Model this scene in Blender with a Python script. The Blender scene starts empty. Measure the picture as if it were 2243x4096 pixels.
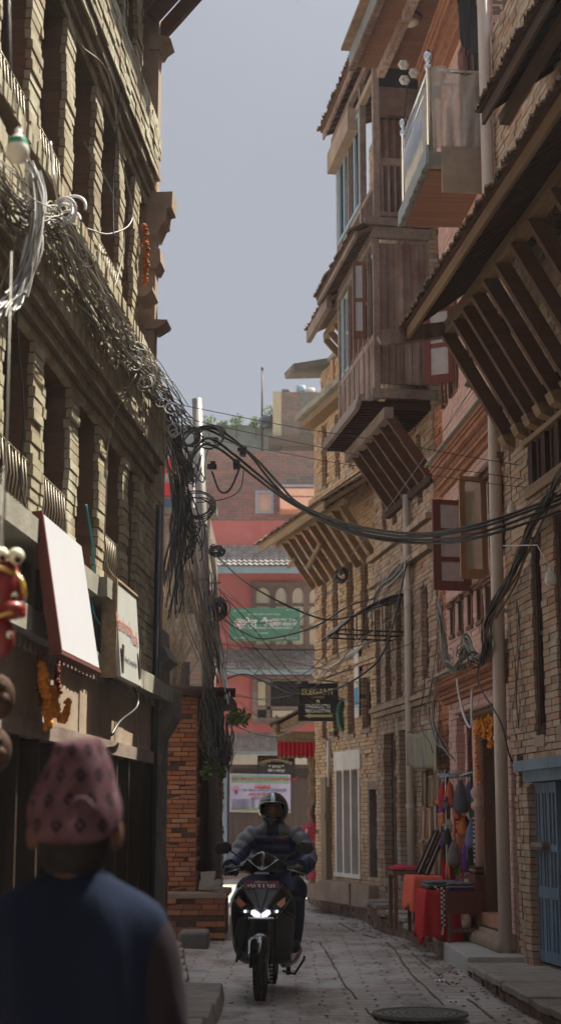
import bpy, math, random
from mathutils import Vector, Matrix
random.seed(7)
R = random.Random(11)
rad = math.radians
C = bpy.context.scene.collection
sin, cos, pi = math.sin, math.cos, math.pi

# ------------------------------------------------------------------ frames
def frame(x0, y0, yaw, z0=0.0):
    """local x runs along the street away from the camera, y is to the left, z up"""
    return Matrix.Translation((x0, y0, z0)) @ Matrix.Rotation(rad(90 - yaw), 4, 'Z')
WORLD = Matrix.Identity(4)

# ------------------------------------------------------------------ mesh builder
class MB:
    def __init__(s, fr=WORLD, sg=1):
        s.v = []; s.f = []; s.m = []; s.fr = fr; s.sg = sg; s.sm = []
    def pt(s, p):
        s.v.append((p[0], p[1] * s.sg, p[2])); return len(s.v) - 1
    def face(s, ids, m=0, sm=False):
        s.f.append(tuple(ids) if s.sg > 0 else tuple(reversed(ids))); s.m.append(m); s.sm.append(sm)
    def poly(s, pts, m=0):
        s.face([s.pt(p) for p in pts], m)
    def hexa(s, b, t, m=0):
        """b: four lower points counter-clockwise seen from above, t: the four above them"""
        i = [s.pt(p) for p in b] + [s.pt(p) for p in t]
        for q in ((3,2,1,0),(4,5,6,7),(0,1,5,4),(1,2,6,5),(2,3,7,6),(3,0,4,7)):
            s.face([i[k] for k in q], m)
    def box(s, x0, x1, y0, y1, z0, z1, m=0, j=0.0):
        if x0 > x1: x0, x1 = x1, x0
        if y0 > y1: y0, y1 = y1, y0
        if z0 > z1: z0, z1 = z1, z0
        g = (lambda: R.uniform(-j, j)) if j else (lambda: 0.0)
        b = [(x0+g(), y0+g(), z0+g()), (x1+g(), y0+g(), z0+g()), (x1+g(), y1+g(), z0+g()), (x0+g(), y1+g(), z0+g())]
        t = [(x0+g(), y0+g(), z1+g()), (x1+g(), y0+g(), z1+g()), (x1+g(), y1+g(), z1+g()), (x0+g(), y1+g(), z1+g())]
        s.hexa(b, t, m)
    def beam(s, a, b, w, h, m=0, up=(0,0,1)):
        """square bar from a to b, w across, h along up"""
        a, b = Vector(a), Vector(b); d = (b-a).normalized(); u = Vector(up)
        sd = d.cross(u)
        if sd.length < 1e-4: sd = d.cross(Vector((0,1,0)))
        sd.normalize(); u = sd.cross(d).normalized()
        o = [(-w/2,-h/2),(w/2,-h/2),(w/2,h/2),(-w/2,h/2)]
        A = [a + sd*p + u*q for p, q in o]; B = [b + sd*p + u*q for p, q in o]
        i = [s.pt(p) for p in A] + [s.pt(p) for p in B]
        for q in ((0,1,2,3),(7,6,5,4),(4,5,1,0),(5,6,2,1),(6,7,3,2),(7,4,0,3)):
            s.face([i[k] for k in q], m)
    def tube(s, pts, r, n=6, m=0, caps=True, sm=True):
        pts = [Vector(p) for p in pts]; k = len(pts)
        rs = r if isinstance(r, (list, tuple)) else [r]*k
        rings = []; prev = None
        for i, p in enumerate(pts):
            d = (pts[min(i+1,k-1)] - pts[max(i-1,0)])
            if d.length < 1e-7: d = Vector((0,0,1))
            d.normalize()
            if prev is None:
                u = d.cross(Vector((0,0,1)))
                if u.length < .05: u = d.cross(Vector((0,1,0)))
            else:
                u = prev - d*prev.dot(d)
                if u.length < 1e-5: u = d.cross(Vector((1,0,0)))
            u.normalize(); prev = u; w = d.cross(u)
            rings.append([s.pt(p + (u*cos(2*pi*q/n) + w*sin(2*pi*q/n))*rs[i]) for q in range(n)])
        for i in range(k-1):
            for q in range(n):
                s.face([rings[i][q], rings[i][(q+1)%n], rings[i+1][(q+1)%n], rings[i+1][q]], m, sm)
        if caps:
            s.face(list(reversed(rings[0])), m); s.face(rings[-1], m)
    def rings(s, rg, m=0, sm=True, c0=True, c1=True):
        """loft through rings (lists of points of equal length)"""
        ids = [[s.pt(p) for p in r] for r in rg]; n = len(ids[0])
        for i in range(len(ids)-1):
            for q in range(n):
                s.face([ids[i][q], ids[i][(q+1)%n], ids[i+1][(q+1)%n], ids[i+1][q]], m, sm)
        if c0: s.face(list(reversed(ids[0])), m, sm)
        if c1: s.face(ids[-1], m, sm)
    def lathe(s, prof, c=(0,0,0), n=16, m=0, ax='z', sm=True, caps=True):
        rg = []
        for r, h in prof:
            ring = []
            for q in range(n):
                a = 2*pi*q/n; x, y = r*cos(a), r*sin(a)
                p = {'z': (x, y, h), 'x': (h, x, y), 'y': (y, h, x)}[ax]
                ring.append((c[0]+p[0], c[1]+p[1], c[2]+p[2]))
            rg.append(ring)
        s.rings(rg, m, sm, caps, caps)
    def ball(s, c, rx, ry=None, rz=None, m=0, n=12, k=8):
        ry = ry or rx; rz = rz or rx
        rg = []
        for i in range(k+1):
            t = pi*(i/k); rr = max(sin(t), .02)
            rg.append([(c[0]+rx*rr*cos(2*pi*q/n), c[1]+ry*rr*sin(2*pi*q/n), c[2]-rz*cos(t)) for q in range(n)])
        s.rings(rg, m)
    def extrude(s, poly, a, b, ax, m=0, sm=False):
        """poly of 2-D points, extruded from a to b along axis ax ('x','y','z'); poly coords are the other two in order"""
        def P(p, h):
            return {'x': (h, p[0], p[1]), 'y': (p[0], h, p[1]), 'z': (p[0], p[1], h)}[ax]
        area = sum(poly[i][0]*poly[(i+1)%len(poly)][1]-poly[(i+1)%len(poly)][0]*poly[i][1] for i in range(len(poly)))
        if (area < 0) != (ax == 'y'): poly = poly[::-1]
        s.rings([[P(p, a) for p in poly], [P(p, b) for p in poly]], m, sm)
        if a > b:
            k = len(s.f)
    def sheet(s, fn, nu, nv, m=0, sm=True, th=0.0):
        """surface fn(u,v) with thickness th along -normal-ish y"""
        g = [[s.pt(fn(i/nu, j/nv)) for j in range(nv+1)] for i in range(nu+1)]
        for i in range(nu):
            for j in range(nv):
                s.face([g[i][j], g[i+1][j], g[i+1][j+1], g[i][j+1]], m, sm)
    def build(s, name, mats, parent=None, label=None, cat=None, group=None, kind=None, origin=None, bevel=0, solid=0, remesh=0, subsurf=0, smooth_it=0):
        if not isinstance(mats, (list, tuple)): mats = [mats]
        if parent is not None:
            Mp = WM[parent.name]
        else:
            Mp = Matrix.Translation(origin) if origin is not None else s.fr.copy()
            if origin is not None:
                Mp = Matrix.Translation(s.fr @ Vector((origin[0], origin[1]*s.sg, origin[2]))) @ s.fr.to_3x3().to_4x4()
        T = Mp.inverted() @ s.fr
        me = bpy.data.meshes.new(name)
        me.from_pydata([T @ Vector(v) for v in s.v], [], s.f)
        for mt in mats: me.materials.append(mt)
        me.polygons.foreach_set('material_index', s.m)
        me.polygons.foreach_set('use_smooth', s.sm)
        me.validate(); me.update()
        o = bpy.data.objects.new(name, me); C.objects.link(o)
        if parent is not None:
            o.parent = parent; WM[o.name] = Mp
        else:
            o.matrix_world = Mp; WM[o.name] = Mp
        tag(o, label, cat, group, kind)
        if solid:
            md = o.modifiers.new('solid', 'SOLIDIFY'); md.thickness = solid; md.offset = 0
        if bevel:
            md = o.modifiers.new('bevel', 'BEVEL'); md.width = bevel; md.segments = 2; md.limit_method = 'ANGLE'; md.angle_limit = rad(40)
        if remesh:
            md = o.modifiers.new('remesh', 'REMESH'); md.mode = 'VOXEL'; md.voxel_size = remesh; md.use_smooth_shade = True
        if smooth_it:
            md = o.modifiers.new('smooth', 'SMOOTH'); md.factor = .5; md.iterations = smooth_it
        if subsurf:
            md = o.modifiers.new('sub', 'SUBSURF'); md.levels = subsurf; md.render_levels = subsurf
        return o
WM = {}
HZD = .0007
def tag(o, label=None, cat=None, group=None, kind=None):
    if label: o['label'] = label
    if cat: o['category'] = cat
    if group: o['group'] = group
    if kind: o['kind'] = kind
    return o
def thing(name, label, cat, fr=WORLD, at=(0,0,0), rz=0, group=None, sg=1, kind=None):
    """an Empty at the thing's base; fr/at give the frame and the place in it"""
    M = Matrix.Translation(fr @ Vector((at[0], at[1]*sg, at[2]))) @ fr.to_3x3().to_4x4() @ Matrix.Rotation(rz, 4, 'Z')
    o = bpy.data.objects.new(name, None); C.objects.link(o); o.empty_display_size = .1
    o.matrix_world = M; WM[o.name] = M
    tag(o, label, cat, group, kind)
    return o
def local(o):
    """builder whose coordinates are the thing's own"""
    return MB(WM[o.name])
def copy_tree(o, loc=None, rz=None, label=None, parent=None):
    c = o.copy(); C.objects.link(c)
    if parent: c.parent = parent
    for ch in list(o.children):
        copy_tree(ch, parent=c)
    if loc is not None: c.location = loc
    if rz is not None: c.rotation_euler = (0, 0, rz)
    if label: c['label'] = label
    return c

# ------------------------------------------------------------------ materials
def _nodes(name):
    m = bpy.data.materials.new(name); m.use_nodes = True
    nt = m.node_tree; b = nt.nodes['Principled BSDF']
    return m, nt, b
def N(nt, typ, **kw):
    n = nt.nodes.new(typ)
    for k, v in kw.items():
        if k in n.inputs: n.inputs[k].default_value = v
        else: setattr(n, k, v)
    return n
def ramp(nt, fac, stops):
    r = nt.nodes.new('ShaderNodeValToRGB'); e = r.color_ramp.elements
    while len(e) > 1: e.remove(e[-1])
    e[0].position = stops[0][0]; e[0].color = (*stops[0][1], 1)
    for p, c in stops[1:]:
        x = e.new(p); x.color = (*c, 1)
    nt.links.new(fac, r.inputs[0]); return r.outputs[0]
def coords(nt, scale=(1,1,1)):
    tc = nt.nodes.new('ShaderNodeTexCoord'); mp = nt.nodes.new('ShaderNodeMapping')
    mp.inputs['Scale'].default_value = scale
    nt.links.new(tc.outputs['Object'], mp.inputs[0]); return mp.outputs[0]
def mix(nt, a, b, fac, typ='MIX'):
    m = nt.nodes.new('ShaderNodeMix'); m.data_type = 'RGBA'; m.blend_type = typ
    for sock, val in ((m.inputs[6], a), (m.inputs[7], b), (m.inputs[0], fac)):
        if hasattr(val, 'links') or isinstance(val, bpy.types.NodeSocket): nt.links.new(val, sock)
        elif isinstance(val, (int, float)): sock.default_value = val
        else: sock.default_value = (*val, 1)
    return m.outputs[2]
def rough_mat(name, c1, c2, scale=6, rough=.85, bump=.3, stretch=(1,1,1), dirt=None, dirt_amt=.5, metal=0, spec=.3, isl=0.0, fine=40, bdist=.01, coat=0):
    """two-tone noise colour, optional big-scale dirt, per-island variation and bump"""
    m, nt, b = _nodes(name); v = coords(nt, stretch)
    n1 = N(nt, 'ShaderNodeTexNoise', Scale=scale, Detail=6, Roughness=.65); nt.links.new(v, n1.inputs['Vector'])
    col = ramp(nt, n1.outputs['Fac'], [(.3, c1), (.7, c2)])
    if isl:
        g = nt.nodes.new('ShaderNodeNewGeometry')
        hs = nt.nodes.new('ShaderNodeHueSaturation')
        mr = N(nt, 'ShaderNodeMapRange'); mr.inputs[3].default_value = 1-isl; mr.inputs[4].default_value = 1+isl
        nt.links.new(g.outputs['Random Per Island'], mr.inputs[0]); nt.links.new(mr.outputs[0], hs.inputs['Value'])
        nt.links.new(col, hs.inputs['Color']); col = hs.outputs[0]
    if dirt:
        n2 = N(nt, 'ShaderNodeTexNoise', Scale=1.3, Detail=8, Roughness=.7)
        tc = nt.nodes.new('ShaderNodeTexCoord'); nt.links.new(tc.outputs['Object'], n2.inputs['Vector'])
        f = ramp(nt, n2.outputs['Fac'], [(.42, (0,0,0)), (.68, (dirt_amt,)*3)])
        col = mix(nt, col, dirt, f)
    nt.links.new(col, b.inputs['Base Color'])
    b.inputs['Roughness'].default_value = rough; b.inputs['Metallic'].default_value = metal
    b.inputs['Specular IOR Level'].default_value = spec; b.inputs['Coat Weight'].default_value = coat
    if bump:
        n3 = N(nt, 'ShaderNodeTexNoise', Scale=fine, Detail=5, Roughness=.6); nt.links.new(v, n3.inputs['Vector'])
        bp = N(nt, 'ShaderNodeBump', Strength=bump, Distance=bdist); nt.links.new(n3.outputs['Fac'], bp.inputs['Height'])
        nt.links.new(bp.outputs[0], b.inputs['Normal'])
    return m
def brick_mat(name, cols, dirt=(.12,.10,.08), dirt_amt=.6, pale=None, pale_amt=.0):
    """each brick (mesh island) gets its own tone; soot, lime and weathering by noise"""
    m, nt, b = _nodes(name); v = coords(nt)
    g = nt.nodes.new('ShaderNodeNewGeometry')
    k = len(cols)
    col = ramp(nt, g.outputs['Random Per Island'], [(i/(k-1), c) for i, c in enumerate(cols)])
    n1 = N(nt, 'ShaderNodeTexNoise', Scale=22, Detail=6, Roughness=.7); nt.links.new(v, n1.inputs['Vector'])
    col = mix(nt, col, (.5,.5,.5), ramp(nt, n1.outputs['Fac'], [(.4,(0,0,0)),(.75,(.22,.22,.22))]), 'MULTIPLY')
    n2 = N(nt, 'ShaderNodeTexNoise', Scale=1.1, Detail=9, Roughness=.72); nt.links.new(v, n2.inputs['Vector'])
    col = mix(nt, col, dirt, ramp(nt, n2.outputs['Fac'], [(.45,(0,0,0)),(.72,(dirt_amt,)*3)]))
    if pale:
        v2 = coords(nt, (1,1,.35))
        n4 = N(nt, 'ShaderNodeTexNoise', Scale=3.1, Detail=9, Roughness=.75); nt.links.new(v2, n4.inputs['Vector'])
        col = mix(nt, col, pale, ramp(nt, n4.outputs['Fac'], [(.5,(0,0,0)),(.66,(pale_amt,)*3)]))
    nt.links.new(col, b.inputs['Base Color']); b.inputs['Roughness'].default_value = .8
    b.inputs['Specular IOR Level'].default_value = .35
    n3 = N(nt, 'ShaderNodeTexNoise', Scale=45, Detail=6, Roughness=.65); nt.links.new(v, n3.inputs['Vector'])
    bp = N(nt, 'ShaderNodeBump', Strength=.55, Distance=.008); nt.links.new(n3.outputs['Fac'], bp.inputs['Height'])
    nt.links.new(bp.outputs[0], b.inputs['Normal'])
    return m
def plain(name, c, rough=.5, metal=0, spec=.5, coat=0, emit=None, es=1, alpha=1, trans=0):
    m, nt, b = _nodes(name)
    b.inputs['Base Color'].default_value = (*c, 1); b.inputs['Roughness'].default_value = rough
    b.inputs['Metallic'].default_value = metal; b.inputs['Specular IOR Level'].default_value = spec
    b.inputs['Coat Weight'].default_value = coat; b.inputs['Alpha'].default_value = alpha
    b.inputs['Transmission Weight'].default_value = trans
    n1 = N(nt, 'ShaderNodeTexNoise', Scale=14, Detail=4); v = coords(nt); nt.links.new(v, n1.inputs['Vector'])
    mr = N(nt, 'ShaderNodeMapRange'); mr.inputs[3].default_value = max(rough-.08, 0); mr.inputs[4].default_value = min(rough+.1, 1)
    nt.links.new(n1.outputs['Fac'], mr.inputs[0]); nt.links.new(mr.outputs[0], b.inputs['Roughness'])
    col = mix(nt, c, tuple(x*.75 for x in c), ramp(nt, n1.outputs['Fac'], [(.4,(0,0,0)),(.8,(.6,.6,.6))]))
    nt.links.new(col, b.inputs['Base Color'])
    if emit:
        b.inputs['Emission Color'].default_value = (*emit, 1); b.inputs['Emission Strength'].default_value = es
    return m
def wood(name, c1, c2, ax='z', rough=.75, scale=18, bump=.35, isl=.12, dirt=None, dirt_amt=.5):
    st = {'z': (1,1,.06), 'x': (.06,1,1), 'y': (1,.06,1)}[ax]
    return rough_mat(name, c1, c2, scale=scale, rough=rough, bump=bump, stretch=st, isl=isl, fine=60, dirt=dirt, dirt_amt=dirt_amt, bdist=.006)

M = {}
M['brickL'] = brick_mat('brick_left', [(.27,.22,.14),(.36,.31,.21),(.28,.20,.13),(.43,.39,.28),(.34,.26,.17)], dirt=(.17,.15,.10), dirt_amt=.6, pale=(.54,.53,.42), pale_amt=.7)
M['brickR1'] = brick_mat('brick_tan', [(.27,.16,.10),(.40,.29,.20),(.38,.21,.13),(.46,.35,.26),(.30,.22,.16)], dirt=(.18,.14,.11), dirt_amt=.5, pale=(.48,.43,.36), pale_amt=.5)
M['brickP'] = brick_mat('brick_pink', [(.48,.27,.23),(.54,.33,.29),(.50,.30,.25),(.58,.38,.34)], dirt=(.55,.42,.38), dirt_amt=.5)
M['brickO'] = brick_mat('brick_orange', [(.42,.15,.06),(.50,.20,.08),(.36,.12,.06),(.28,.10,.06),(.48,.24,.13)], dirt=(.14,.07,.05), dirt_amt=.7)
M['brickR5'] = brick_mat('brick_far', [(.46,.28,.16),(.54,.34,.20),(.55,.41,.27),(.44,.26,.15),(.52,.40,.28)], dirt=(.30,.23,.15), dirt_amt=.5, pale=(.52,.46,.36), pale_amt=.4)
M['brickB'] = brick_mat('brick_back', [(.20,.155,.125),(.26,.19,.155),(.31,.18,.145),(.19,.15,.13),(.24,.20,.18)], dirt=(.2,.17,.14), dirt_amt=.6)
M['mortar'] = rough_mat('mortar', (.10,.075,.055), (.16,.12,.09), scale=20)
M['mortarO'] = rough_mat('mortar_dark', (.07,.035,.025), (.11,.06,.04), scale=20)
M['conc'] = rough_mat('concrete', (.26,.24,.20), (.36,.34,.29), scale=5, dirt=(.12,.11,.09), dirt_amt=.6, bump=.4)
M['concD'] = rough_mat('concrete_dark', (.14,.13,.12), (.22,.21,.19), scale=6, dirt=(.07,.07,.06), dirt_amt=.7, bump=.4)
M['plast'] = rough_mat('mud_plaster', (.30,.22,.17), (.38,.29,.22), scale=4, dirt=(.16,.11,.08), dirt_amt=.6, bump=.4)
M['woodD'] = wood('timber_dark', (.035,.018,.013), (.07,.035,.026))
M['woodD2'] = wood('very_dark_timber', (.022,.012,.009), (.045,.026,.018))  # darker brown grain than the plain dark timber
for q_ in ('woodD','woodD2'): M[q_].node_tree.nodes['Principled BSDF'].inputs['Specular IOR Level'].default_value = .12
M['woodDx'] = wood('timber_dark_long', (.045,.024,.017), (.10,.055,.035), ax='x')
M['woodM'] = wood('timber_brown', (.11,.055,.035), (.19,.10,.065))
M['woodMy'] = wood('timber_strut', (.075,.035,.025), (.13,.065,.042), ax='y')
M['woodMx'] = wood('timber_beam', (.14,.085,.045), (.27,.17,.09), ax='x')
M['woodG'] = wood('timber_grey', (.15,.10,.09), (.36,.28,.25), dirt=(.13,.045,.03), dirt_amt=.9, isl=.3, scale=14)
M['woodGx'] = wood('timber_grey_long', (.20,.15,.13), (.31,.25,.22), ax='x', dirt=(.11,.06,.045), dirt_amt=.7)
M['woodT'] = wood('timber_tan', (.20,.14,.085), (.36,.26,.16), ax='x')
M['woodTy'] = wood('timber_tan_strut', (.18,.115,.07), (.28,.19,.12), ax='y')
M['soffit'] = wood('soffit_varnished', (.14,.065,.04), (.24,.115,.07), ax='y', rough=.45)
M['carve'] = rough_mat('terracotta_carving', (.26,.11,.06), (.38,.18,.11), scale=12, dirt=(.18,.07,.04), bump=.5)
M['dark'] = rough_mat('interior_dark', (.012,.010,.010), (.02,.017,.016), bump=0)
M['glassdk'] = plain('window_glass', (.03,.035,.04), rough=.08, spec=.6)
M['rust'] = rough_mat('corrugated_rust', (.13,.08,.06), (.24,.17,.14), scale=5, dirt=(.08,.04,.03), rough=.7, metal=.2)
M['tin'] = rough_mat('weathered_tin', (.20,.22,.22), (.30,.32,.31), scale=5, dirt=(.14,.09,.06), rough=.55, metal=.5)
M['tile'] = rough_mat('roof_tile', (.14,.085,.06), (.24,.16,.11), scale=9, isl=.3, dirt=(.08,.07,.05))
M['tileG'] = rough_mat('roof_tile_grey', (.22,.20,.19), (.33,.30,.29), scale=5, isl=.18)
M['redpaint'] = rough_mat('red_painted_wall', (.50,.14,.13), (.57,.18,.165), scale=3, bump=.2, dirt=(.36,.12,.12))
M['bluepaint'] = rough_mat('pale_blue_paint', (.26,.36,.44), (.32,.42,.50), scale=4, bump=.2)
M['whiteP'] = rough_mat('white_paint', (.60,.58,.55), (.72,.70,.66), scale=4, bump=.2, dirt=(.40,.36,.32))
M['pipe'] = rough_mat('pvc_pipe', (.50,.42,.37), (.58,.50,.44), scale=2, rough=.45, bump=.05, dirt=(.36,.30,.26), stretch=(1,1,.3))
M['pole'] = rough_mat('steel_pole', (.17,.16,.15), (.24,.22,.21), scale=3, rough=.5, bump=.1, metal=.2)
M['steel'] = plain('stainless_steel', (.62,.63,.64), rough=.18, metal=1)
M['cable'] = plain('black_cable', (.018,.018,.02), rough=.4)
M['cableW'] = plain('white_cable', (.60,.60,.62), rough=.45)
M['cableG'] = plain('grey_cable', (.22,.21,.19), rough=.5)
M['cableT'] = plain('teal_cable', (.03,.30,.34), rough=.5)
M['iron'] = plain('wrought_iron', (.05,.035,.03), rough=.6, metal=.4)
M['ironL'] = plain('iron_light', (.28,.24,.18), rough=.5, metal=.4)
M['black'] = plain('black_plastic', (.012,.012,.013), rough=.45)
M['gloss'] = plain('black_gloss_paint', (.010,.011,.012), rough=.12, coat=.6)
M['greyg'] = plain('grey_gloss_paint', (.055,.06,.065), rough=.22, coat=.5)
M['rubber'] = rough_mat('tyre_rubber', (.018,.017,.016), (.04,.036,.032), scale=20, rough=.9)
M['alu'] = plain('cast_aluminium', (.35,.35,.36), rough=.35, metal=.9)
M['foliage'] = rough_mat('leaf_green', (.06,.11,.025), (.11,.17,.045), scale=8, bump=0, isl=.3)
M['drygrass'] = rough_mat('dry_stalks', (.32,.24,.14), (.45,.35,.22), scale=20, isl=.3, bump=0)
M['marigold'] = rough_mat('marigold_petals', (.62,.19,.015), (.75,.30,.03), scale=60, isl=.25, rough=.9)
M['marigoldD'] = rough_mat('withered_marigold', (.16,.028,.012), (.24,.045,.02), scale=60, isl=.25, rough=.9)
M['skin'] = rough_mat('skin_brown', (.20,.10,.065), (.25,.13,.085), scale=20, rough=.55, bump=.1)
M['red'] = rough_mat('red_cloth', (.38,.012,.02), (.48,.02,.03), scale=8, rough=.9, bump=.2)
M['coral'] = rough_mat('coral_cloth', (.62,.10,.06), (.70,.14,.09), scale=8, rough=.9, bump=.2)
M['teal_door'] = wood('blue_painted_boards', (.13,.20,.26), (.22,.30,.36), dirt=(.10,.12,.13), dirt_amt=.6)
M['stone'] = rough_mat('kerb_stone', (.27,.23,.20), (.40,.36,.32), scale=6, isl=.15, dirt=(.13,.11,.09), dirt_amt=.6, bump=.5, bdist=.015)
M['stoneS'] = rough_mat('cement_slab', (.36,.35,.33), (.44,.43,.41), scale=4, dirt=(.24,.22,.2), dirt_amt=.5, bump=.2)

M['brickflat'] = rough_mat('old_brickwork', (.20,.14,.10), (.30,.22,.15), scale=8, dirt=(.13,.10,.07))

M['brickReveal'] = brick_mat('brick_reveal', [(.12,.065,.04),(.17,.095,.06),(.20,.10,.06),(.15,.09,.055)], dirt=(.10,.07,.04), dirt_amt=.4)  # brown reveal brick, its tone lowered to carry the shade
M['mortarT'] = rough_mat('tan_mud_mortar', (.16,.12,.07), (.24,.18,.10), scale=14)
M['woodRD'] = wood('red_dark_timber', (.055,.024,.024), (.085,.038,.036))

M['darkwood'] = wood('near_black_boards', (.008,.006,.005), (.018,.012,.010))  # boards in one near-black brown tone
# ------------------------------------------------------------------ facade helpers
def cut(a, b, holes):
    iv = [(a, b)]
    for h0, h1 in sorted(holes):
        out = []
        for x, y in iv:
            if h1 <= x or h0 >= y: out.append((x, y)); continue
            if h0 > x: out.append((x, h0))
            if h1 < y: out.append((h1, y))
        iv = out
    return [(x, y) for x, y in iv if y-x > .012]
def brickwall(mb, s0, s1, z0, z1, n=0.0, ops=(), bl=.215, bh=.062, gap=.009, dep=.11, core=.28, mi=0, ci=1, jn=.005, miss=0.0):
    """real courses of bricks in front of a mortar core; ops = openings (s0,s1,z0,z1)"""
    rows = max(1, int(round((z1-z0)/bh))); h = (z1-z0)/rows
    for r in range(rows):
        a = z0 + r*h; mid = a+h/2
        iv = cut(s0, s1, [(o[0], o[1]) for o in ops if o[2] < mid < o[3]])
        for x, y in iv:
            c = x - (R.random()*.02 + (bl/2 if r % 2 else 0)) * (1 if y-x > .4 else 0)
            wave = .004*sin(r*.9+x*3)
            while c < y - .01:
                w = bl*R.uniform(.9, 1.08); p, q = max(c, x), min(c+w-gap, y)
                if y - q < .05: q = y
                if q - p > .015 and R.random() >= miss:
                    o = n + R.uniform(-jn, jn) + wave
                    mb.box(p, q, o-dep, o, a+gap/2, a+h-gap/2, mi, j=.0022)
                c += w
                if q == y: break
    zs = sorted(set([z0, z1] + [min(max(o[2], z0), z1) for o in ops] + [min(max(o[3], z0), z1) for o in ops]))
    for a, b in zip(zs, zs[1:]):
        if b-a < .005: continue
        mid = (a+b)/2
        for x, y in cut(s0, s1, [(o[0], o[1]) for o in ops if o[2] < mid < o[3]]):
            mb.box(x+.006, y-.006, n-core, n-.012, a+.0005, b-.0005, ci)
def sill(mb, s0, s1, n0, n1, z0, z1, m=0, step=.5, j=.006):
    """ledge laid from short blocks, slightly uneven"""
    x = s0
    while x < s1-.01:
        y = min(x+step*R.uniform(.8, 1.2), s1)
        if s1-y < step*.3: y = s1
        mb.box(x+.001, y-.001, n0, n1+R.uniform(-j, j), z0+R.uniform(-j, j)*.5, z1+R.uniform(-j, j)*.5, m, j=.003)
        x = y
def window(fr, sg, par, s0, s1, z0, z1, n, mats, leaves=2, rows=1, fw=.05, glass='dark', name='window', dpt=.05, panel=0.0):
    """a framed window set into its opening: frame mesh with a pane sub-part"""
    w, g = mats
    b = MB(fr, sg)
    b.box(s0, s0+fw, n-dpt, n, z0, z1); b.box(s1-fw, s1, n-dpt, n, z0, z1)
    b.box(s0+fw, s1-fw, n-dpt, n+.006, z0, z0+fw); b.box(s0+fw, s1-fw, n-dpt, n+.006, z1-fw, z1)
    W = (s1-s0-2*fw)/leaves
    for i in range(leaves):
        a = s0+fw+i*W
        st = min(.035, W*.16)
        b.box(a+.002, a+st, n-dpt*.8, n-.012, z0+fw, z1-fw); b.box(a+W-st, a+W-.002, n-dpt*.8, n-.012, z0+fw, z1-fw)
        H = z1-z0-2*fw
        for k in range(rows+1):
            zz = z0+fw+H*k/rows
            b.box(a+st, a+W-st, n-dpt*.8, n-.014, max(zz-.02, z0+fw), min(zz+.02, z1-fw))
        if panel:
            b.box(a+st, a+W-st, n-dpt*.8, n-.02, z0+fw, z0+fw+H*panel)
    f = b.build(name, w, par)
    p = MB(fr, sg); p.box(s0+fw*.6, s1-fw*.6, n-dpt*1.6, n-dpt*1.02, z0+fw*.6, z1-fw*.6)
    p.build('pane', g, f)
    return f
def blind(fr, sg, par, s0, s1, z0, z1, n, w, name='shutter'):
    """closed board shutter in the opening"""
    b = MB(fr, sg); k = max(2, int((s1-s0)/.11)); W = (s1-s0)/k
    for i in range(k):
        b.box(s0+i*W+.002, s0+(i+1)*W-.002, n-.03, n+R.uniform(-.004, .004), z0, z1)
    b.box(s0, s1, n, n+.02, z0+.1, z0+.16); b.box(s0, s1, n, n+.02, z1-.16, z1-.1)
    return b.build(name, w, par)
def tiles_under(mb, fr_s0, fr_s1, n0, z0, n1, z1, m=0, pitch=.075, course=.11):
    """rows of small curved tiles over a sloping deck between (n0,z0) at the wall and (n1,z1) outside"""
    L = math.hypot(n1-n0, z1-z0); k = max(1, int(L/course))
    for i in range(k):
        t0, t1 = i/k, min((i+1.25)/k, 1.03)
        a = (n0+(n1-n0)*t0, z0+(z1-z0)*t0); c = (n0+(n1-n0)*t1, z0+(z1-z0)*t1)
        s = fr_s0
        while s < fr_s1:
            e = min(s+pitch, fr_s1); j = R.uniform(-.006, .006); jx = R.uniform(-.01, .03) if i == k-1 else 0
            mid = (s+e)/2
            pa = [(s, a[0], a[1]+.004+j), (mid, a[0], a[1]+.024+j), (e, a[0], a[1]+.004+j)]
            pc = [(s, c[0]+jx, c[1]+.016+j), (mid, c[0]+jx+.015, c[1]+.038+j), (e, c[0]+jx, c[1]+.016+j)]
            ids = [mb.pt(p) for p in pa+pc]
            mb.face((ids[0], ids[1], ids[4], ids[3]), m); mb.face((ids[1], ids[2], ids[5], ids[4]), m)
            lo = [mb.pt((p[0], p[1], p[2]-.014)) for p in pa+pc]
            mb.face((lo[3], lo[4], lo[1], lo[0]), m); mb.face((lo[4], lo[5], lo[2], lo[1]), m)
            mb.face((ids[3], ids[4], lo[4], lo[3]), m); mb.face((ids[4], ids[5], lo[5], lo[4]), m)
            s = e
def wobble(a, b, k, amp, sag=0.0, rnd=R):
    """points from a to b with sag and random wander"""
    a, b = Vector(a), Vector(b); out = []
    ph = [rnd.uniform(0, 6.3) for _ in range(6)]
    for i in range(k+1):
        t = i/k; p = a.lerp(b, t); e = sin(pi*t)
        p.x += amp*e*(sin(ph[0]+t*7)+.5*sin(ph[1]+t*17)); p.y += amp*e*(sin(ph[2]+t*8)+.5*sin(ph[3]+t*19))
        p.z += amp*e*(sin(ph[4]+t*6)+.5*sin(ph[5]+t*15)) - sag*4*t*(1-t)
        out.append(p)
    return out
def spline(pts, k=8):
    """Catmull-Rom through the points"""
    P = [Vector(p) for p in pts]; P = [P[0]*2-P[1]] + P + [P[-1]*2-P[-2]]; out = []
    for i in range(1, len(P)-2):
        for j in range(k):
            t = j/k; a, b, c, d = P[i-1], P[i], P[i+1], P[i+2]
            out.append(.5*((2*b)+(c-a)*t+(2*a-5*b+4*c-d)*t*t+(3*b-a-3*c+d)*t**3))
    out.append(P[-2]); return out
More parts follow.
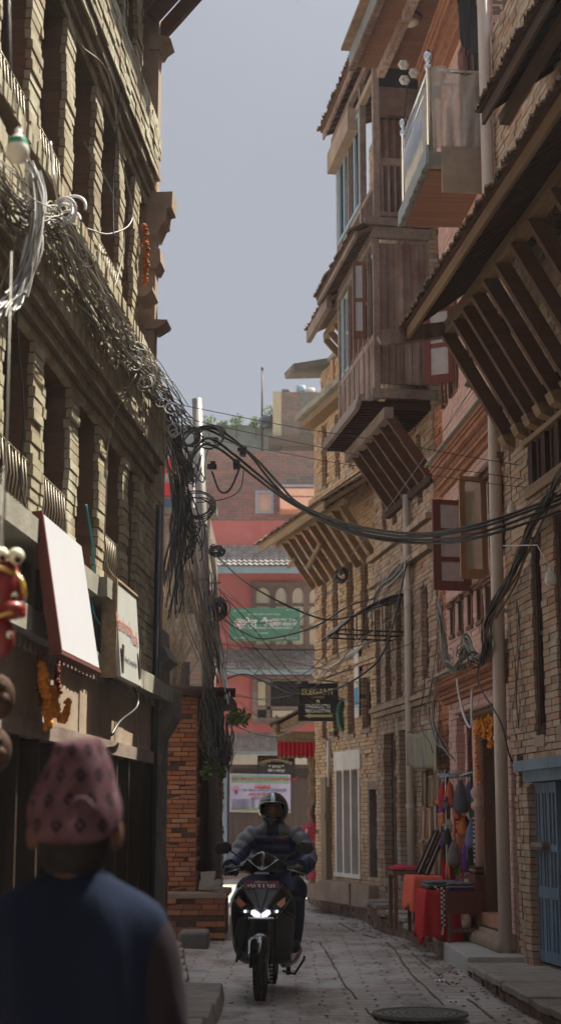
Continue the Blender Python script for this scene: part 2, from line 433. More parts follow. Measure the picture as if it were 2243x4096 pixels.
def text_mesh(txt, size, name, mat, parent, M_local, depth=.002, align='CENTER', bold=0.0, sx=1.0):
    """text as real mesh lettering, placed by a matrix in the parent's frame"""
    cu = bpy.data.curves.new(name, 'FONT'); cu.body = txt; cu.size = size; cu.align_x = align; cu.align_y = 'CENTER'
    cu.extrude = depth; cu.offset = bold; cu.resolution_u = 3
    o = bpy.data.objects.new('tmp', cu); C.objects.link(o)
    bpy.context.view_layer.update()
    me = bpy.data.meshes.new_from_object(o.evaluated_get(bpy.context.evaluated_depsgraph_get()))
    bpy.data.objects.remove(o); bpy.data.curves.remove(cu)
    me.transform(M_local @ Matrix.Diagonal((sx, 1, 1, 1))); me.materials.clear(); me.materials.append(mat); me.name = name
    t = bpy.data.objects.new(name, me); C.objects.link(t); t.parent = parent
    return t
# ------------------------------------------------------------------ camera, sky, sun
sc = bpy.context.scene
cam = bpy.data.cameras.new('camera'); co = bpy.data.objects.new('camera', cam); C.objects.link(co)
PITCH = math.atan((3274-2048)/6193.)
cam.sensor_fit = 'VERTICAL'; cam.sensor_height = 36; cam.lens = 36*6193/4096.
cam.clip_end = 2000; cam.clip_start = .05
co.location = (0, 0, 1.42); co.rotation_euler = (pi/2+PITCH, 0, 0)
cam.dof.use_dof = True; cam.dof.focus_distance = 12.9; cam.dof.aperture_fstop = 3.2
sc.camera = co
SUN_AZ, SUN_EL = 48.0, 60.0
w = bpy.data.worlds.new('World'); sc.world = w; w.use_nodes = True
nt = w.node_tree; bg = nt.nodes['Background']
sky = nt.nodes.new('ShaderNodeTexSky'); sky.sky_type = 'NISHITA'; sky.sun_disc = False
sky.sun_elevation = rad(SUN_EL); sky.sun_rotation = rad(SUN_AZ); sky.air_density = 1.6; sky.dust_density = 1.2; sky.ozone_density = 3.0; sky.altitude = 1300
hsv = nt.nodes.new('ShaderNodeHueSaturation'); hsv.inputs['Saturation'].default_value = .42; nt.links.new(sky.outputs[0], hsv.inputs['Color']); 
# thin winter haze: an even veil over the clear sky, brighter overhead and round the sun
tc = nt.nodes.new('ShaderNodeTexCoord'); nz = N(nt, 'ShaderNodeVectorMath', operation='NORMALIZE'); nt.links.new(tc.outputs['Generated'], nz.inputs[0])
dp = N(nt, 'ShaderNodeVectorMath', operation='DOT_PRODUCT'); nt.links.new(nz.outputs[0], dp.inputs[0]); dp.inputs[1].default_value = (sin(rad(SUN_AZ))*cos(rad(SUN_EL)), cos(rad(SUN_AZ))*cos(rad(SUN_EL)), sin(rad(SUN_EL)))
mxn = N(nt, 'ShaderNodeMath', operation='MAXIMUM'); nt.links.new(dp.outputs['Value'], mxn.inputs[0]); mxn.inputs[1].default_value = 0
pw = N(nt, 'ShaderNodeMath', operation='POWER'); nt.links.new(mxn.outputs[0], pw.inputs[0]); pw.inputs[1].default_value = 12
sz = nt.nodes.new('ShaderNodeSeparateXYZ'); nt.links.new(nz.outputs[0], sz.inputs[0]); zc = N(nt, 'ShaderNodeMath', operation='MAXIMUM'); nt.links.new(sz.outputs[2], zc.inputs[0]); zc.inputs[1].default_value = 0
z3 = N(nt, 'ShaderNodeMath', operation='POWER'); nt.links.new(zc.outputs[0], z3.inputs[0]); z3.inputs[1].default_value = 5
a1 = N(nt, 'ShaderNodeMath', operation='MULTIPLY'); nt.links.new(pw.outputs[0], a1.inputs[0]); a1.inputs[1].default_value = 20.
a2 = N(nt, 'ShaderNodeMath', operation='MULTIPLY_ADD'); nt.links.new(z3.outputs[0], a2.inputs[0]); a2.inputs[1].default_value = 7.; nt.links.new(a1.outputs[0], a2.inputs[2])
veil = N(nt, 'ShaderNodeVectorMath', operation='SCALE'); veil.inputs[0].default_value = (.94, .96, 1.0); nt.links.new(a2.outputs[0], veil.inputs['Scale'])
base = mix(nt, hsv.outputs[0], (2.95, 3.13, 3.62), .93)
ad = N(nt, 'ShaderNodeVectorMath', operation='ADD'); nt.links.new(base, ad.inputs[0]); nt.links.new(veil.outputs[0], ad.inputs[1]); nt.links.new(ad.outputs[0], bg.inputs[0]); bg.inputs[1].default_value = .05
sun = bpy.data.lights.new('sun', 'SUN'); sun.energy = 5; sun.angle = rad(.5); sun.color = (1, .94, .78)
so = bpy.data.objects.new('sun', sun); C.objects.link(so)
dv = Vector((sin(rad(SUN_AZ))*cos(rad(SUN_EL)), cos(rad(SUN_AZ))*cos(rad(SUN_EL)), sin(rad(SUN_EL))))
so.rotation_euler = dv.to_track_quat('Z', 'Y').to_euler(); so.location = (0, 0, 30)
vs = sc.view_settings; sc.display_settings.display_device = 'sRGB'
vs.view_transform = 'Standard'; vs.look = 'None'; vs.exposure = 1.32; vs.gamma = 1; vs.use_curve_mapping = False
sc.cycles.use_denoising = True; sc.cycles.max_bounces = 8; sc.cycles.diffuse_bounces = 5; sc.cycles.sample_clamp_indirect = 6
sc.cycles.use_light_tree = False

# ------------------------------------------------------------------ ground
def street_mat():
    m, nt, b = _nodes('street_paving'); v = coords(nt)
    bt = nt.nodes.new('ShaderNodeTexBrick'); bt.offset = .5
    for k, x in (('Scale', 1), ('Mortar Size', .012), ('Mortar Smooth', .4), ('Brick Width', .40), ('Row Height', .19), ('Bias', 0)): bt.inputs[k].default_value = x
    n0 = N(nt, 'ShaderNodeTexNoise', Scale=1.6, Detail=3); nt.links.new(v, n0.inputs['Vector'])
    va = N(nt, 'ShaderNodeVectorMath', operation='SCALE'); va.inputs['Scale'].default_value = .12; nt.links.new(n0.outputs['Color'], va.inputs[0])
    vb = N(nt, 'ShaderNodeVectorMath', operation='ADD'); nt.links.new(v, vb.inputs[0]); nt.links.new(va.outputs[0], vb.inputs[1])
    nt.links.new(vb.outputs[0], bt.inputs['Vector'])
    bt.inputs['Color1'].default_value = (.37,.32,.29,1); bt.inputs['Color2'].default_value = (.47,.43,.40,1); bt.inputs['Mortar'].default_value = (.13,.10,.085,1)
    n1 = N(nt, 'ShaderNodeTexNoise', Scale=7, Detail=9, Roughness=.7); nt.links.new(v, n1.inputs['Vector'])
    col = mix(nt, bt.outputs['Color'], (.36,.31,.28), ramp(nt, n1.outputs['Fac'], [(.38,(0,0,0)),(.62,(.7,.7,.7))]))
    n2 = N(nt, 'ShaderNodeTexNoise', Scale=.9, Detail=8, Roughness=.65); nt.links.new(v, n2.inputs['Vector'])
    col = mix(nt, col, (.48,.50,.50), ramp(nt, n2.outputs['Fac'], [(.46,(0,0,0)),(.66,(.7,.7,.7))]))
    n5 = N(nt, 'ShaderNodeTexNoise', Scale=2.3, Detail=8, Roughness=.7); v3 = coords(nt, (1,.5,1)); nt.links.new(v3, n5.inputs['Vector'])
    col = mix(nt, col, (.13,.085,.065), ramp(nt, n5.outputs['Fac'], [(.48,(0,0,0)),(.66,(.8,.8,.8))]))
    nt.links.new(col, b.inputs['Base Color']); b.inputs['Specular IOR Level'].default_value = .35
    rr = N(nt, 'ShaderNodeMapRange'); rr.inputs[3].default_value = .42; rr.inputs[4].default_value = .85
    nt.links.new(n2.outputs['Fac'], rr.inputs[0]); nt.links.new(rr.outputs[0], b.inputs['Roughness'])
    hm = N(nt, 'ShaderNodeMath', operation='MULTIPLY'); hm.inputs[1].default_value = .8; nt.links.new(bt.outputs['Fac'], hm.inputs[0])
    hs = N(nt, 'ShaderNodeMath', operation='SUBTRACT'); nt.links.new(n1.outputs['Fac'], hs.inputs[0]); nt.links.new(hm.outputs[0], hs.inputs[1])
    bp = N(nt, 'ShaderNodeBump', Strength=.9, Distance=.02); nt.links.new(hs.outputs[0], bp.inputs['Height']); nt.links.new(bp.outputs[0], b.inputs['Normal'])
    return m
M['street'] = street_mat()
M['earth'] = rough_mat('far_ground', (.30,.26,.22), (.38,.34,.29), scale=2)
g = MB()
g.poly([(-400,-400,-.02),(400,-400,-.02),(400,800,-.02),(-400,800,-.02)])
g.build('ground', M['earth'], kind='structure')
g = MB()
def gz(x, y): return .012*sin(x*2.1+y*.7)+.01*sin(y*1.3-x*3)-.015*max(0, 1-abs(x-.35)/1.2) + .02
NX, NY = 26, 110
ids = [[g.pt((-1.9+4.6*i/NX, -1+43*j/NY, gz(-1.9+4.6*i/NX, -1+43*j/NY))) for j in range(NY+1)] for i in range(NX+1)]
for i in range(NX):
    for j in range(NY): g.face((ids[i][j], ids[i+1][j], ids[i+1][j+1], ids[i][j+1]), 0, True)
g.build('street', M['street'], kind='structure')
g = MB()
for pth, w0 in (([(1.25,3.0),(1.30,8.5),(1.32,10.7),(1.2,14.4),(1.22,18),(.95,20.5),(.8,22)], .03), ([(.62,6.0),(.78,9.8),(.62,12.5),(.5,16.5),(.45,18.5)], .025), ([(1.62,3.0),(1.56,10.7),(1.42,14.4),(1.38,18.1)], .03)):
    sp = spline([(x, y, 0) for x, y in pth], 10)
    for a, b2 in zip(sp, sp[1:]):
        if R.random() < .3: continue
        g.beam((a.x+R.uniform(-.008,.008), a.y+.01, gz(a.x, a.y)+.002), (b2.x+R.uniform(-.008,.008), b2.y-.01, gz(b2.x, b2.y)+.002), w0*R.uniform(.4, .8), .012)
g.build('kerb_strip', rough_mat('gutter_brick', (.12,.08,.06), (.20,.14,.11), scale=14), kind='structure')

# stepped stone pavement on the right: rough blocks, one uneven height after another
FR1 = frame(2.22, 14.4, -7); FR2 = frame(2.22, 14.4, -4.8); FR4 = frame(1.87, 18.65, -8.9); FR5 = frame(1.27, 22.6, -15)
FL = frame(-.96, 13.1, 4.4)
kerb = [(1.96,8.0),(1.87,10.7),(1.74,12.6),(1.68,14.2),(1.66,15.8),(1.60,17.6),(1.42,19.2),(1.27,20.2),(1.16,22.4),(1.02,23.6),(.62,25.3),(.47,26.6),(.46,28.5)]
def kx(y):
    for (a, b), (c, d) in zip(kerb, kerb[1:]):
        if b <= y <= d: return a+(c-a)*(y-b)/(d-b)
    return kerb[0][0] if y < 9 else kerb[-1][0]
def face_rough(mb, y0, y1, zt, back, m=0, top=1, over=.02):
    """one paving block: rough brick riser under a worn stone slab"""
    x0, x1 = kx(y0), kx(y1)
    n = max(1, int((y1-y0)/.16))
    for r in range(max(1, int(zt/.055))):
        z0 = r*.055-.03
        for k in range(n):
            a, b = y0+(y1-y0)*k/n, y0+(y1-y0)*(k+1)/n
            xa, xb = kx(a)+R.uniform(0, .03), kx(b)+R.uniform(0, .03)
            mb.hexa([(xa, a+.004, z0), (xa+.2, a+.004, z0), (xb+.2, b-.004, z0), (xb, b-.004, z0)],
                    [(xa+R.uniform(-.01,.01), a+.004, z0+.05), (xa+.2, a+.004, z0+.05), (xb+.2, b-.004, z0+.05), (xb+R.uniform(-.01,.01), b-.004, z0+.05)], m)
    mb.hexa([(x0+.02, y0, -.05), (back, y0, -.05), (back, y1, -.05), (x1+.02, y1, -.05)],
            [(x0+.02, y0, zt-.05), (back, y0, zt-.05), (back, y1, zt-.05), (x1+.02, y1, zt-.05)], m)
    j = lambda: R.uniform(-.012, .012)
    e = .03
    mid = (y0+y1)/2
    pts = [(x0-over+j(), y0+.006), (back, y0+.006), (back, y1-.006), (x1-over+j(), y1-.006), (kx(mid)-over-.01+j(), mid)]
    lo = [mb.pt((x, y, zt-.055)) for x, y in pts]; up = [mb.pt((x, y, zt-.012+j()*.6)) for x, y in pts]
    ins = [(x+(e if i in (0,3,4) else 0), y+(e if i == 0 or i == 1 else -e if i in (2,3) else 0)) for i, (x, y) in enumerate(pts)]
    tp = [mb.pt((x, y, zt+j()*.4)) for x, y in ins]
    k = 5
    for q in range(k):
        mb.face((lo[q], lo[(q+1)%k], up[(q+1)%k], up[q]), top); mb.face((up[q], up[(q+1)%k], tp[(q+1)%k], tp[q]), top)
    mb.face(tp, top)
g = MB()
M['riser'] = brick_mat('riser_brick', [(.22,.13,.09),(.28,.18,.13),(.19,.12,.09),(.33,.22,.16)], dirt=(.08,.08,.05), dirt_amt=.8)
y = 7.5; zt = .17
hs = [(8.0,.15),(8.9,.16),(9.7,.15),(10.4,.17),(11.0,.155),(11.6,.17),(12.1,.165),(12.6,.18),(13.3,.17),(13.95,.155),
      (14.45,.19),(16.15,.215),(16.9,.235),(17.35,.20),(17.7,.26),(18.2,.22),(18.8,.28),(19.4,.31),(19.9,.27),(20.5,.33),(21.1,.35),(21.7,.31),(22.3,.36),(23.0,.33),(23.7,.36),(24.4,.33),(25.1,.35),(25.9,.33),(26.8,.34),(27.8,.33)]
for (a, z0), (b, _) in zip(hs, hs[1:]+[(28.5,0)]):
    if a == 14.45: continue
    face_rough(g, a, b, z0, 3.2)
g.build('pavement', [M['riser'], M['stone']], kind='structure')
g = MB(); 
g.hexa([(1.675,14.45,-.05),(3.2,14.45,-.05),(3.2,16.15,-.05),(1.635,16.15,-.05)], [(1.675,14.45,.20),(3.2,14.45,.20),(3.2,16.15,.205),(1.635,16.15,.205)])
g.build('doorstep_slab', M['stoneS'], kind='structure', bevel=.012)
# left pavement
g = MB()
def blockL(x0, x1, y0, y1, z):
    j = lambda: R.uniform(-.012, .012)
    g.hexa([(x0, y0, -.05), (x1+j(), y0, -.05), (x1+j(), y1, -.05), (x0, y1, -.05)], [(x0, y0+.004, z+j()*.3), (x1-.02+j(), y0+.004, z-.01), (x1-.02+j(), y1-.004, z-.01), (x0, y1-.004, z+j()*.3)], 0)
for a, b, x, z in ((4,5.2,-.62,.14),(5.2,6.6,-.60,.15),(6.6,8.0,-.56,.16),(8.0,9.3,-.52,.15),(9.3,10.5,-.48,.16),(10.5,11.3,-.45,.17),(11.3,12.15,-.43,.16),(12.15,12.75,-.44,.155),
                   (12.75,13.15,-.73,.12),(13.15,13.6,-.76,.13),(13.6,14.1,-.78,.12),(14.1,14.6,-.82,.125),(14.6,15.3,-.88,.12),(15.3,15.9,-.93,.13),(15.9,16.6,-.98,.12),(16.6,17.2,-1.04,.13)):
    blockL(-1.9, x, a, b-.006, z)
g.build('left_pavement', M['stone'], kind='structure', bevel=.015)
g = MB()
g.box(-1.12, -.80, 17.6, 18.2, -.02, .19); o = g.build('stone_block', M['concD'], label='dark worn stone block lying in front of the brick shed plinth', cat='stone', origin=(-.95,17.9,0), bevel=.03)
# manhole, drain gratings
def disc(mb, c, r0, r1, z0, z1, n=40, m=0):
    mb.lathe([(r0, z0), (r1, z0), (r1, z1), (r0, z1)], c, n, m, sm=False, caps=False)
t = thing('manhole_cover', 'round iron manhole cover set in the paving at the bottom right', 'manhole cover', at=(1.0, 11.6, .04))
g = local(t); g.lathe([(.002,0),(.30,0),(.30,.012),(.002,.012)], n=40, sm=False)
for i in range(5):
    for q in range(6+i*6):
        a = 2*pi*q/(6+i*6); r = .05+i*.055; g.box(r*cos(a)-.012, r*cos(a)+.012, r*sin(a)-.012, r*sin(a)+.012, .0125, .017)
g.build('lid', rough_mat('cast_iron', (.14,.14,.14), (.25,.25,.24), scale=8, metal=.5, rough=.5), t)
g = local(t); disc(g, (0,0,0), .305, .345, -.004, .016); g.build('rim', M['concD'], t)
# ------------------------------------------------------------------ left brick building (sunlit street front)
LB = thing('brick_house', 'tall left building with sunlit brick piers and deep dark windows', 'building', FL, sg=-1)
f1 = [(-8.3,-7.65),(-7.4,-6.75),(-6.5,-5.87),(-5.6,-4.97),(-4.7,-4.03),(-3.78,-3.12),(-2.87,-2.2),(-1.98,-1.62)]
f2 = [(-8.7,-8.05),(-7.8,-7.15),(-6.85,-6.15),(-5.9,-5.27),(-5.02,-4.4),(-4.15,-3.49),(-3.25,-2.6),(-2.4,-2.0),(-1.74,-1.3)]
b = MB(FL, -1)
def lw(s0, s1, z0, z1, n=0, ops=(), **k):
    """pale weathered face bricks with browner bricks in wide tan joints behind, darkened to paint shade into the reveals"""
    k.setdefault('jn', .007)
    brickwall(b, s0, s1, z0, z1, n, ops, dep=.035, **k)
    if ops:
        q = [o for o in ops]; zs = [o for o in ops]
        za, zb = min(o[2] for o in ops), max(o[3] for o in ops)
        ivs = cut(s0, s1, [(o[0], o[1]) for o in ops])
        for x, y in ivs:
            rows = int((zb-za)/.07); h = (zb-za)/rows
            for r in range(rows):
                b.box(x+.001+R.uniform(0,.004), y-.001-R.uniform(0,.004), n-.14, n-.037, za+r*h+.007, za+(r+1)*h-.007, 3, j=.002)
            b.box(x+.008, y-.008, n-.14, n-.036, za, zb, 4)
f1a = [o for o in f1]
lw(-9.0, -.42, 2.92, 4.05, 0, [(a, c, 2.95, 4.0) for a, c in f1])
lw(-2.45, -.5, 2.47, 2.92)
for n, z0, z1 in ((.04,4.05,4.12),(.08,4.12,4.19),(.12,4.19,4.66),(.06,4.66,4.78)):
    lw(-9.0, -1.0 if z0 < 4.6 else -1.4, z0, z1, n, [], core=.35, bl=.072 if z1-z0 > .3 else .2, bh=.118 if z1-z0 > .3 else .062)
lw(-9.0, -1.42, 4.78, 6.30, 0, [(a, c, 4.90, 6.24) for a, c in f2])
for n, z0, z1 in ((.04,6.30,6.36),(.08,6.36,6.43),(.11,6.43,6.90)):
    lw(-9.0, -1.42, z0, z1, n, [], core=.35)
lw(-9.0, -1.42, 6.90, 8.8, 0, [(a, c, 7.02, 8.3) for a, c in f2])
brickwall(b, -9.0, -1.4, 4.78, 4.87, .14, [], bl=.07, bh=.09, jn=.011, core=.4)
b.box(-9, -1.3, -3.6, -.32, 2.3, 8.8, 1); b.box(-1.3, -.5, -3.6, -.34, 2.3, 4.7, 1)
b.box(-9, 0, -3.6, -.32, 0, 2.3, 1)
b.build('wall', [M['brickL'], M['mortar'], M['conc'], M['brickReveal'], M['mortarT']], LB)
# row carried on unseen behind the camera, end wall added, to cut sky fill
b = MB(FL, -1); b.box(-31, -9.02, -4, -.05, 0, 7.6); b.box(-32, -31.02, -4, 9, 0, 6.5); b.box(-31,-9.02,-.05,.12,4.35,4.8)
b.build('unseen_rear_wing', M['brickflat'], LB)
# corner pilaster with its mouldings
b = MB(FL, -1)
b.box(-1.41, -1.24, -.3, .075, 4.6, 8.8, 0, j=.004); b.box(-.5, -.06, -.4, -.02, 1.9, 2.95, 0); b.box(-.4,-.2,-.3,-.01,2.9,4.6,0)
OFF = .12
def mould(b, z0, prof, s0=-1.44, s1=-1.2, m=0):
    b.extrude([(max(n-OFF, -.02 if n == 0 else .012), z0+z) for n, z in prof], s0, s1, 'x', m)
OFF = 0
mould(b, 5.98, [(.0,0),(.09,0),(.13,.10),(.16,.12),(.165,.22),(.205,.23),(.21,.36),(0,.36)])
mould(b, 7.58, [(.0,0),(.09,0),(.12,.05),(.175,.09),(.12,.12),(0,.13)])
mould(b, 5.20, [(.0,0),(.09,0),(.17,.05),(.18,.07),(.0,.08)])
mould(b, 5.70, [(.0,0),(.09,0),(.12,.06),(.115,.16),(.0,.18)])
mould(b, 5.34, [(.0,0),(.06,0),(.12,.05),(.12,.08),(.0,.09)], -1.8, -1.5)
OFF = .12
b.build('pilaster', [M['plast']], LB)
b = MB(FL, -1)
mould(b, 1.90, [(.0,0),(.10,0),(.14,.16),(.245,.34),(.25,.55),(.15,.60),(.14,.74),(.215,.80),(.14,.93),(.13,1.06),(.0,1.06)], -.42, .03)
b.box(-.44, .02, -.3, .02, 0, 1.92, 0, j=.006)
b.build('corner_column', M['concD'], LB, bevel=.006)
# ledges
b = MB(FL, -1)
sill(b, -9.0, -4.38, -.2, .12, 2.34, 2.47, 0, .45); sill(b, -4.38, -2.93, -.2, .07, 2.34, 2.45, 0, .5); sill(b, -2.93, -.1, -.2, .12, 2.34, 2.47, 0, .45)
sill(b, -9.0, -4.62, -.2, .14, 2.79, 2.92, 0, .9); sill(b, -4.62, -3.42, -.2, .08, 2.80, 2.92, 0, .6); sill(b, -3.42, -2.45, -.2, .13, 2.80, 2.92, 0, .7)
b.build('ledge', M['conc'], LB)
# mezzanine between the ledges
b = MB(FL, -1); b.box(-9, -2.45, -.32, -.18, 2.47, 2.80, 0)
x = -8.8
while x < -2.6:
    b.box(x, x+.10, -.18, -.03, 2.47, 2.80, 1); x += .31
b.box(-2.42, -.9, .0, .004, 2.47, 2.6, 1)
b.build('panelling', [M['dark'], M['woodG']], LB)
# weathered fascia boards above the shop openings
b = MB(FL, -1); x = -9.0
while x < -.45:
    w = R.uniform(.18, .42); b.box(x+.002, min(x+w, -.45)-.002, -.05, R.uniform(.0,.012), 1.93, 2.34, 0); x += w
b.box(-9, -.45, -.04, .04, 1.84, 1.93, 1)
x = -9.0
while x < -.5: b.box(x, x+.035, .005, .05, 2.28, 2.335, 1); x += .11
b.build('fascia', [M['plast'], M['woodGx']], LB)
# shop front: posts and folding boards
b = MB(FL, -1); x = -8.9; k = 0
while x < -.5:
    b.box(x, x+.045, -.10, .015, .12, 1.84, 0, j=.002); b.box(x+.045, x+.10, -.10, -.03, .12, 1.84, 1); x += .47; k += 1
b.box(-9, -.45, -.16, .03, 0, .12, 1)
b.build('door_frame', [M['woodD2'], M['dark']], LB)
x = -8.9; k = 0
while x+.47 < -.4:
    b = MB(FL, -1)
    for q in range(3): b.box(x+.105+q*.122, x+.105+q*.122+.118, -.155-.008*(q%2), -.12, .12, 1.84, 0)
    b.box(x+.105, x+.465, -.12, -.10, .5, .58, 0); b.box(x+.105, x+.465, -.12, -.10, 1.35, 1.43, 0)
    b.build('door', [M['darkwood']], LB); k += 1; x += .47
# windows
for lv, (fl, z0, z1) in enumerate(((f1, 2.95, 4.0), (f2, 4.90, 6.24), (f2, 7.02, 8.3))):
    for i, (a, c) in enumerate(fl):
        f = window(FL, -1, LB, a+.008, c-.008, z0+.006, z1-.006, -.145, (M['woodRD'], M['dark']), leaves=2 if c-a > .5 else 1, rows=3, fw=.06, panel=.0)
        if lv < 2 and i in (2, 3, 4, 6):
            b = MB(FL, -1)       # little iron guard across the sill
            for zz in (z0+.10, z0+.36): b.tube([(a+.01,-.02,zz),(c-.01,-.02,zz)], .006, 5)
            q = a+.05
            while q < c-.02:
                b.tube([(q,-.02,z0+.02),(q,.0,z0+.2),(q+.02,-.02,z0+.36)], .0045, 5); q += .07
            b.build('guard_rail', M['ironL'], LB)
        if lv == 0:
            b = MB(FL, -1); b.box(a, c, -.28, -.02, 4.0, 4.045, 0); b.build('lintel', M['woodM'], LB)
# roof and its struts
b = MB(FL, -1)
b.hexa([(-9,-.3,8.82),(-1.15,-.3,8.82),(-1.15,.95,8.78),(-9,.95,8.78)], [(-9,-.3,9.2),(-1.15,-.3,9.2),(-1.15,.95,8.83),(-9,.95,8.83)])
x = -8.9
while x < -1.2: b.beam((x,-.2,8.80),(x,.93,8.76), .04, .05, 1); x += .16
b.build('roof', [M['tile'], M['woodM']], LB)
for x in (-5.6,-4.7,-3.8,-2.9,-2.1,-1.62,-1.3):
    b = MB(FL, -1); b.beam((x,.05,7.76),(x,.86,8.72), .07, .11, 0); b.build('roof_strut', M['woodMy'], LB)
b = MB(FL, -1); b.tube([(-.85,.03,.2),(-.85,.05,3.9)], .028, 10); b.build('drain_pipe', M['black'], LB)
b = MB(FL, -1); b.tube([(-4.05,-.02,6.62),(-4.1,.17,6.64)], .022, 10); b.build('spout', M['ironL'], LB)
# ------------------------------------------------------------------ right side: near tan house with the wide tiled eave
R1 = thing('brick_house', 'near tan brick house with blue doors and a wide strutted eave', 'building', FR1)
S0, S1 = -6.5, .34
b = MB(FR1)
wins = [(-.82,-.50,2.14,3.95),(-1.62,-1.22,2.2,4.0),(-2.6,-2.1,2.2,4.0)]
low = [(-.03,.16,.52,1.98),(-1.55,-.30,.18,1.90),(-2.6,-2.1,.3,1.8)]
brickwall(b, S0, .27, .15, 2.0, 0, low, jn=.006)
brickwall(b, S0, S1, 2.0, 4.30, .012, wins, jn=.007)
brickwall(b, S0, S1, 4.30, 5.35, .012, [(-6.5,-.50,4.36,5.25)], jn=.007)
brickwall(b, S0, S1, 5.35, 9.4, 0, [(-1.1,-.72,6.6,7.35),(-1.9,-1.5,6.4,7.6)], jn=.007)
b.box(S0, S1, -3.5, -.3, 0, 9.4, 1)
b.build('wall', [M['brickR1'], M['mortar']], R1)
b = MB(FR1); b.box(-30, -6.52, -4, -.02, 0, 7.6); b.box(-30,-6.52,-.02,.7,6.2,6.4); b.build('unseen_rear_wing', M['brickflat'], R1)  # unseen run of the row, added to cut sky fill behind the camera
b = MB(FR1); b.box(-.30, -.12, -.05, .035, .18, 1.72, 0, j=.004)
brickwall(b, -.31, -.04, .15, 1.70, .05, [], bl=.18)
b.build('door_pier', [M['brickR1'], M['mortar']], R1)
b = MB(FR1); b.box(-1.75, -.10, -.1, .12, 1.84, 1.93, 0, j=.003); b.box(-1.75, -.2, -.1, .06, 1.74, 1.84, 0); b.build('lintel', M['teal_door'], R1)
bd = MB(FR1)
def blue_leaf(a, c, n, mt):
    f = MB(FR1); w = c-a
    f.box(a, c, n-.04, n-.012, .20, 1.73, 0)
    for x0, x1 in ((a, a+.03),(c-.03, c),((a+c)/2-.013,(a+c)/2+.013)): f.box(x0, x1, n-.012, n+.006, .20, 1.73, 0)
    for z0, z1 in ((.20,.30),(.74,.84),(1.14,1.20),(1.64,1.73)): f.box(a+.03, c-.03, n-.012, n+.004, z0, z1, 0)
    return f.build('door_leaf', mt, R1)
M['bluedoor'] = wood('blue_door_boards', (.10,.16,.24), (.17,.24,.32), dirt=(.16,.13,.11), dirt_amt=.5)
M['bluedark'] = plain('deep_blue_paint', (.015,.06,.13), rough=.5)
blue_leaf(-.50,-.31,-.02,M['bluedoor']); blue_leaf(-.70,-.51,-.02,M['bluedoor']); blue_leaf(-.95,-.71,-.02,M['bluedoor'])
b = MB(FR1); b.box(-.70,-.36,.0,.05,1.175,1.215,0); b.hexa([(-.72,0,1.15),(-.36,0,1.15),(-.36,.05,1.15),(-.72,.05,1.15)],[(-.72,0,1.175),(-.36,0,1.175),(-.36,.07,1.172),(-.72,.07,1.172)]); b.build('door_ledge', M['woodGx'], R1)
b = MB(FR1); b.box(-1.55,-.955,-.2,-.10,.2,1.78); b.build('inner_door', M['bluedark'], R1)
b = MB(FR1); b.box(-.03,.16,-.26,-.14,.52,1.98); b.box(-.03,.0,-.14,-.02,.52,1.98); b.build('side_door', M['woodD'], R1)
b = MB(FR1); b.box(-.06,.2,-.2,.0,.44,.52); b.build('door_sill', M['stone'], R1)
for a, c, z0, z1 in wins:
    f = window(FR1, 1, R1, a+.006, c-.006, z0+.006, z1-.006, -.01, (M['woodD'], M['dark']), leaves=1, rows=2, fw=.085, dpt=.12)
    b = MB(FR1); b.box(a+.02, c+.0, -.1, .03, z0-.10, z0, 0); b.build('sill', M['plast'], R1)
# carved lattice storey: upright timber bars
b = MB(FR1)
b.box(-6.5,-.50,-.28,-.16,4.36,5.25,1); b.box(-6.5,-.50,-.1,.05,4.28,4.38,2); b.box(-6.5,-.50,-.1,.05,5.20,5.32,2); b.box(-6.5,-.50,-.1,.055,4.78,4.83,2)
x = -6.4; k = 0
while x < -.52:
    wd = .085 if k % 3 == 0 else .045; b.box(x, x+wd, -.12, .035 if k % 3 == 0 else .01, 4.38, 5.20, 0); x += wd + (.07 if k%3 else .09); k += 1
b.build('lattice_window', [M['woodD'], M['dark'], M['woodMx']], R1)
# wide eave
def eave(fr, par, s0, s1, n0, z0, n1, z1, mt, rafter, beam_m, beams=(), raf=.16, fascia=True, course=.11, tin=0, sg=1, pitch=.075, rw=.035):
    L = math.hypot(n1-n0, z1-z0)
    b = MB(fr, sg)
    if tin:
        k = int((s1-s0)/.038)
        for i in range(k):
            a, c = s0+(s1-s0)*i/k, s0+(s1-s0)*(i+1)/k; w = .012*(i % 2)
            b.hexa([(a,n0,z0+.045+w),(c,n0,z0+.045+.012-w),(c,n1,z1+.045+.012-w),(a,n1,z1+.045+w)],[(a,n0,z0+.05+w),(c,n0,z0+.05+.012-w),(c,n1,z1+.05+.012-w),(a,n1,z1+.05+w)])
    else:
        tiles_under(b, s0, s1, n0, z0+.055, n1+.03, z1+.055-.03*(z0-z1)/max(n1-n0, .01), course=course, pitch=pitch)
        kk = max(1, int(L/.14))
        for i in range(kk+1):
            t = i/kk; n = n0+(n1-n0)*t; z = z0+(z1-z0)*t
            b.box(s0, s1, n-.045, n+.03, z+.02, z+.04, 1)
    rf = b.build('roof', [mt, rafter], par)
    b = MB(fr, sg); x = s0+.02
    while x < s1:
        b.beam((x, n0, z0-.012), (x, n1-.02, z1-.01+.0), rw, .06, 0); x += raf
    b.build('rafter_row', rafter, par)
    if fascia:
        b = MB(fr, sg); b.box(s0, s1, n1-.03, n1+.0, z1-.09, z1+.02); b.build('fascia', beam_m, par)
    for n, z, w, h in beams:
        b = MB(fr, sg); x = s0
        while x < s1:
            e = min(x+R.uniform(1.0,1.6), s1); b.box(x+.003, e-.003, n-w/2, n+w/2, z-h/2+R.uniform(-.006,.006), z+h/2, 0, j=.004); x = e
        b.build('eave_beam', beam_m, par)
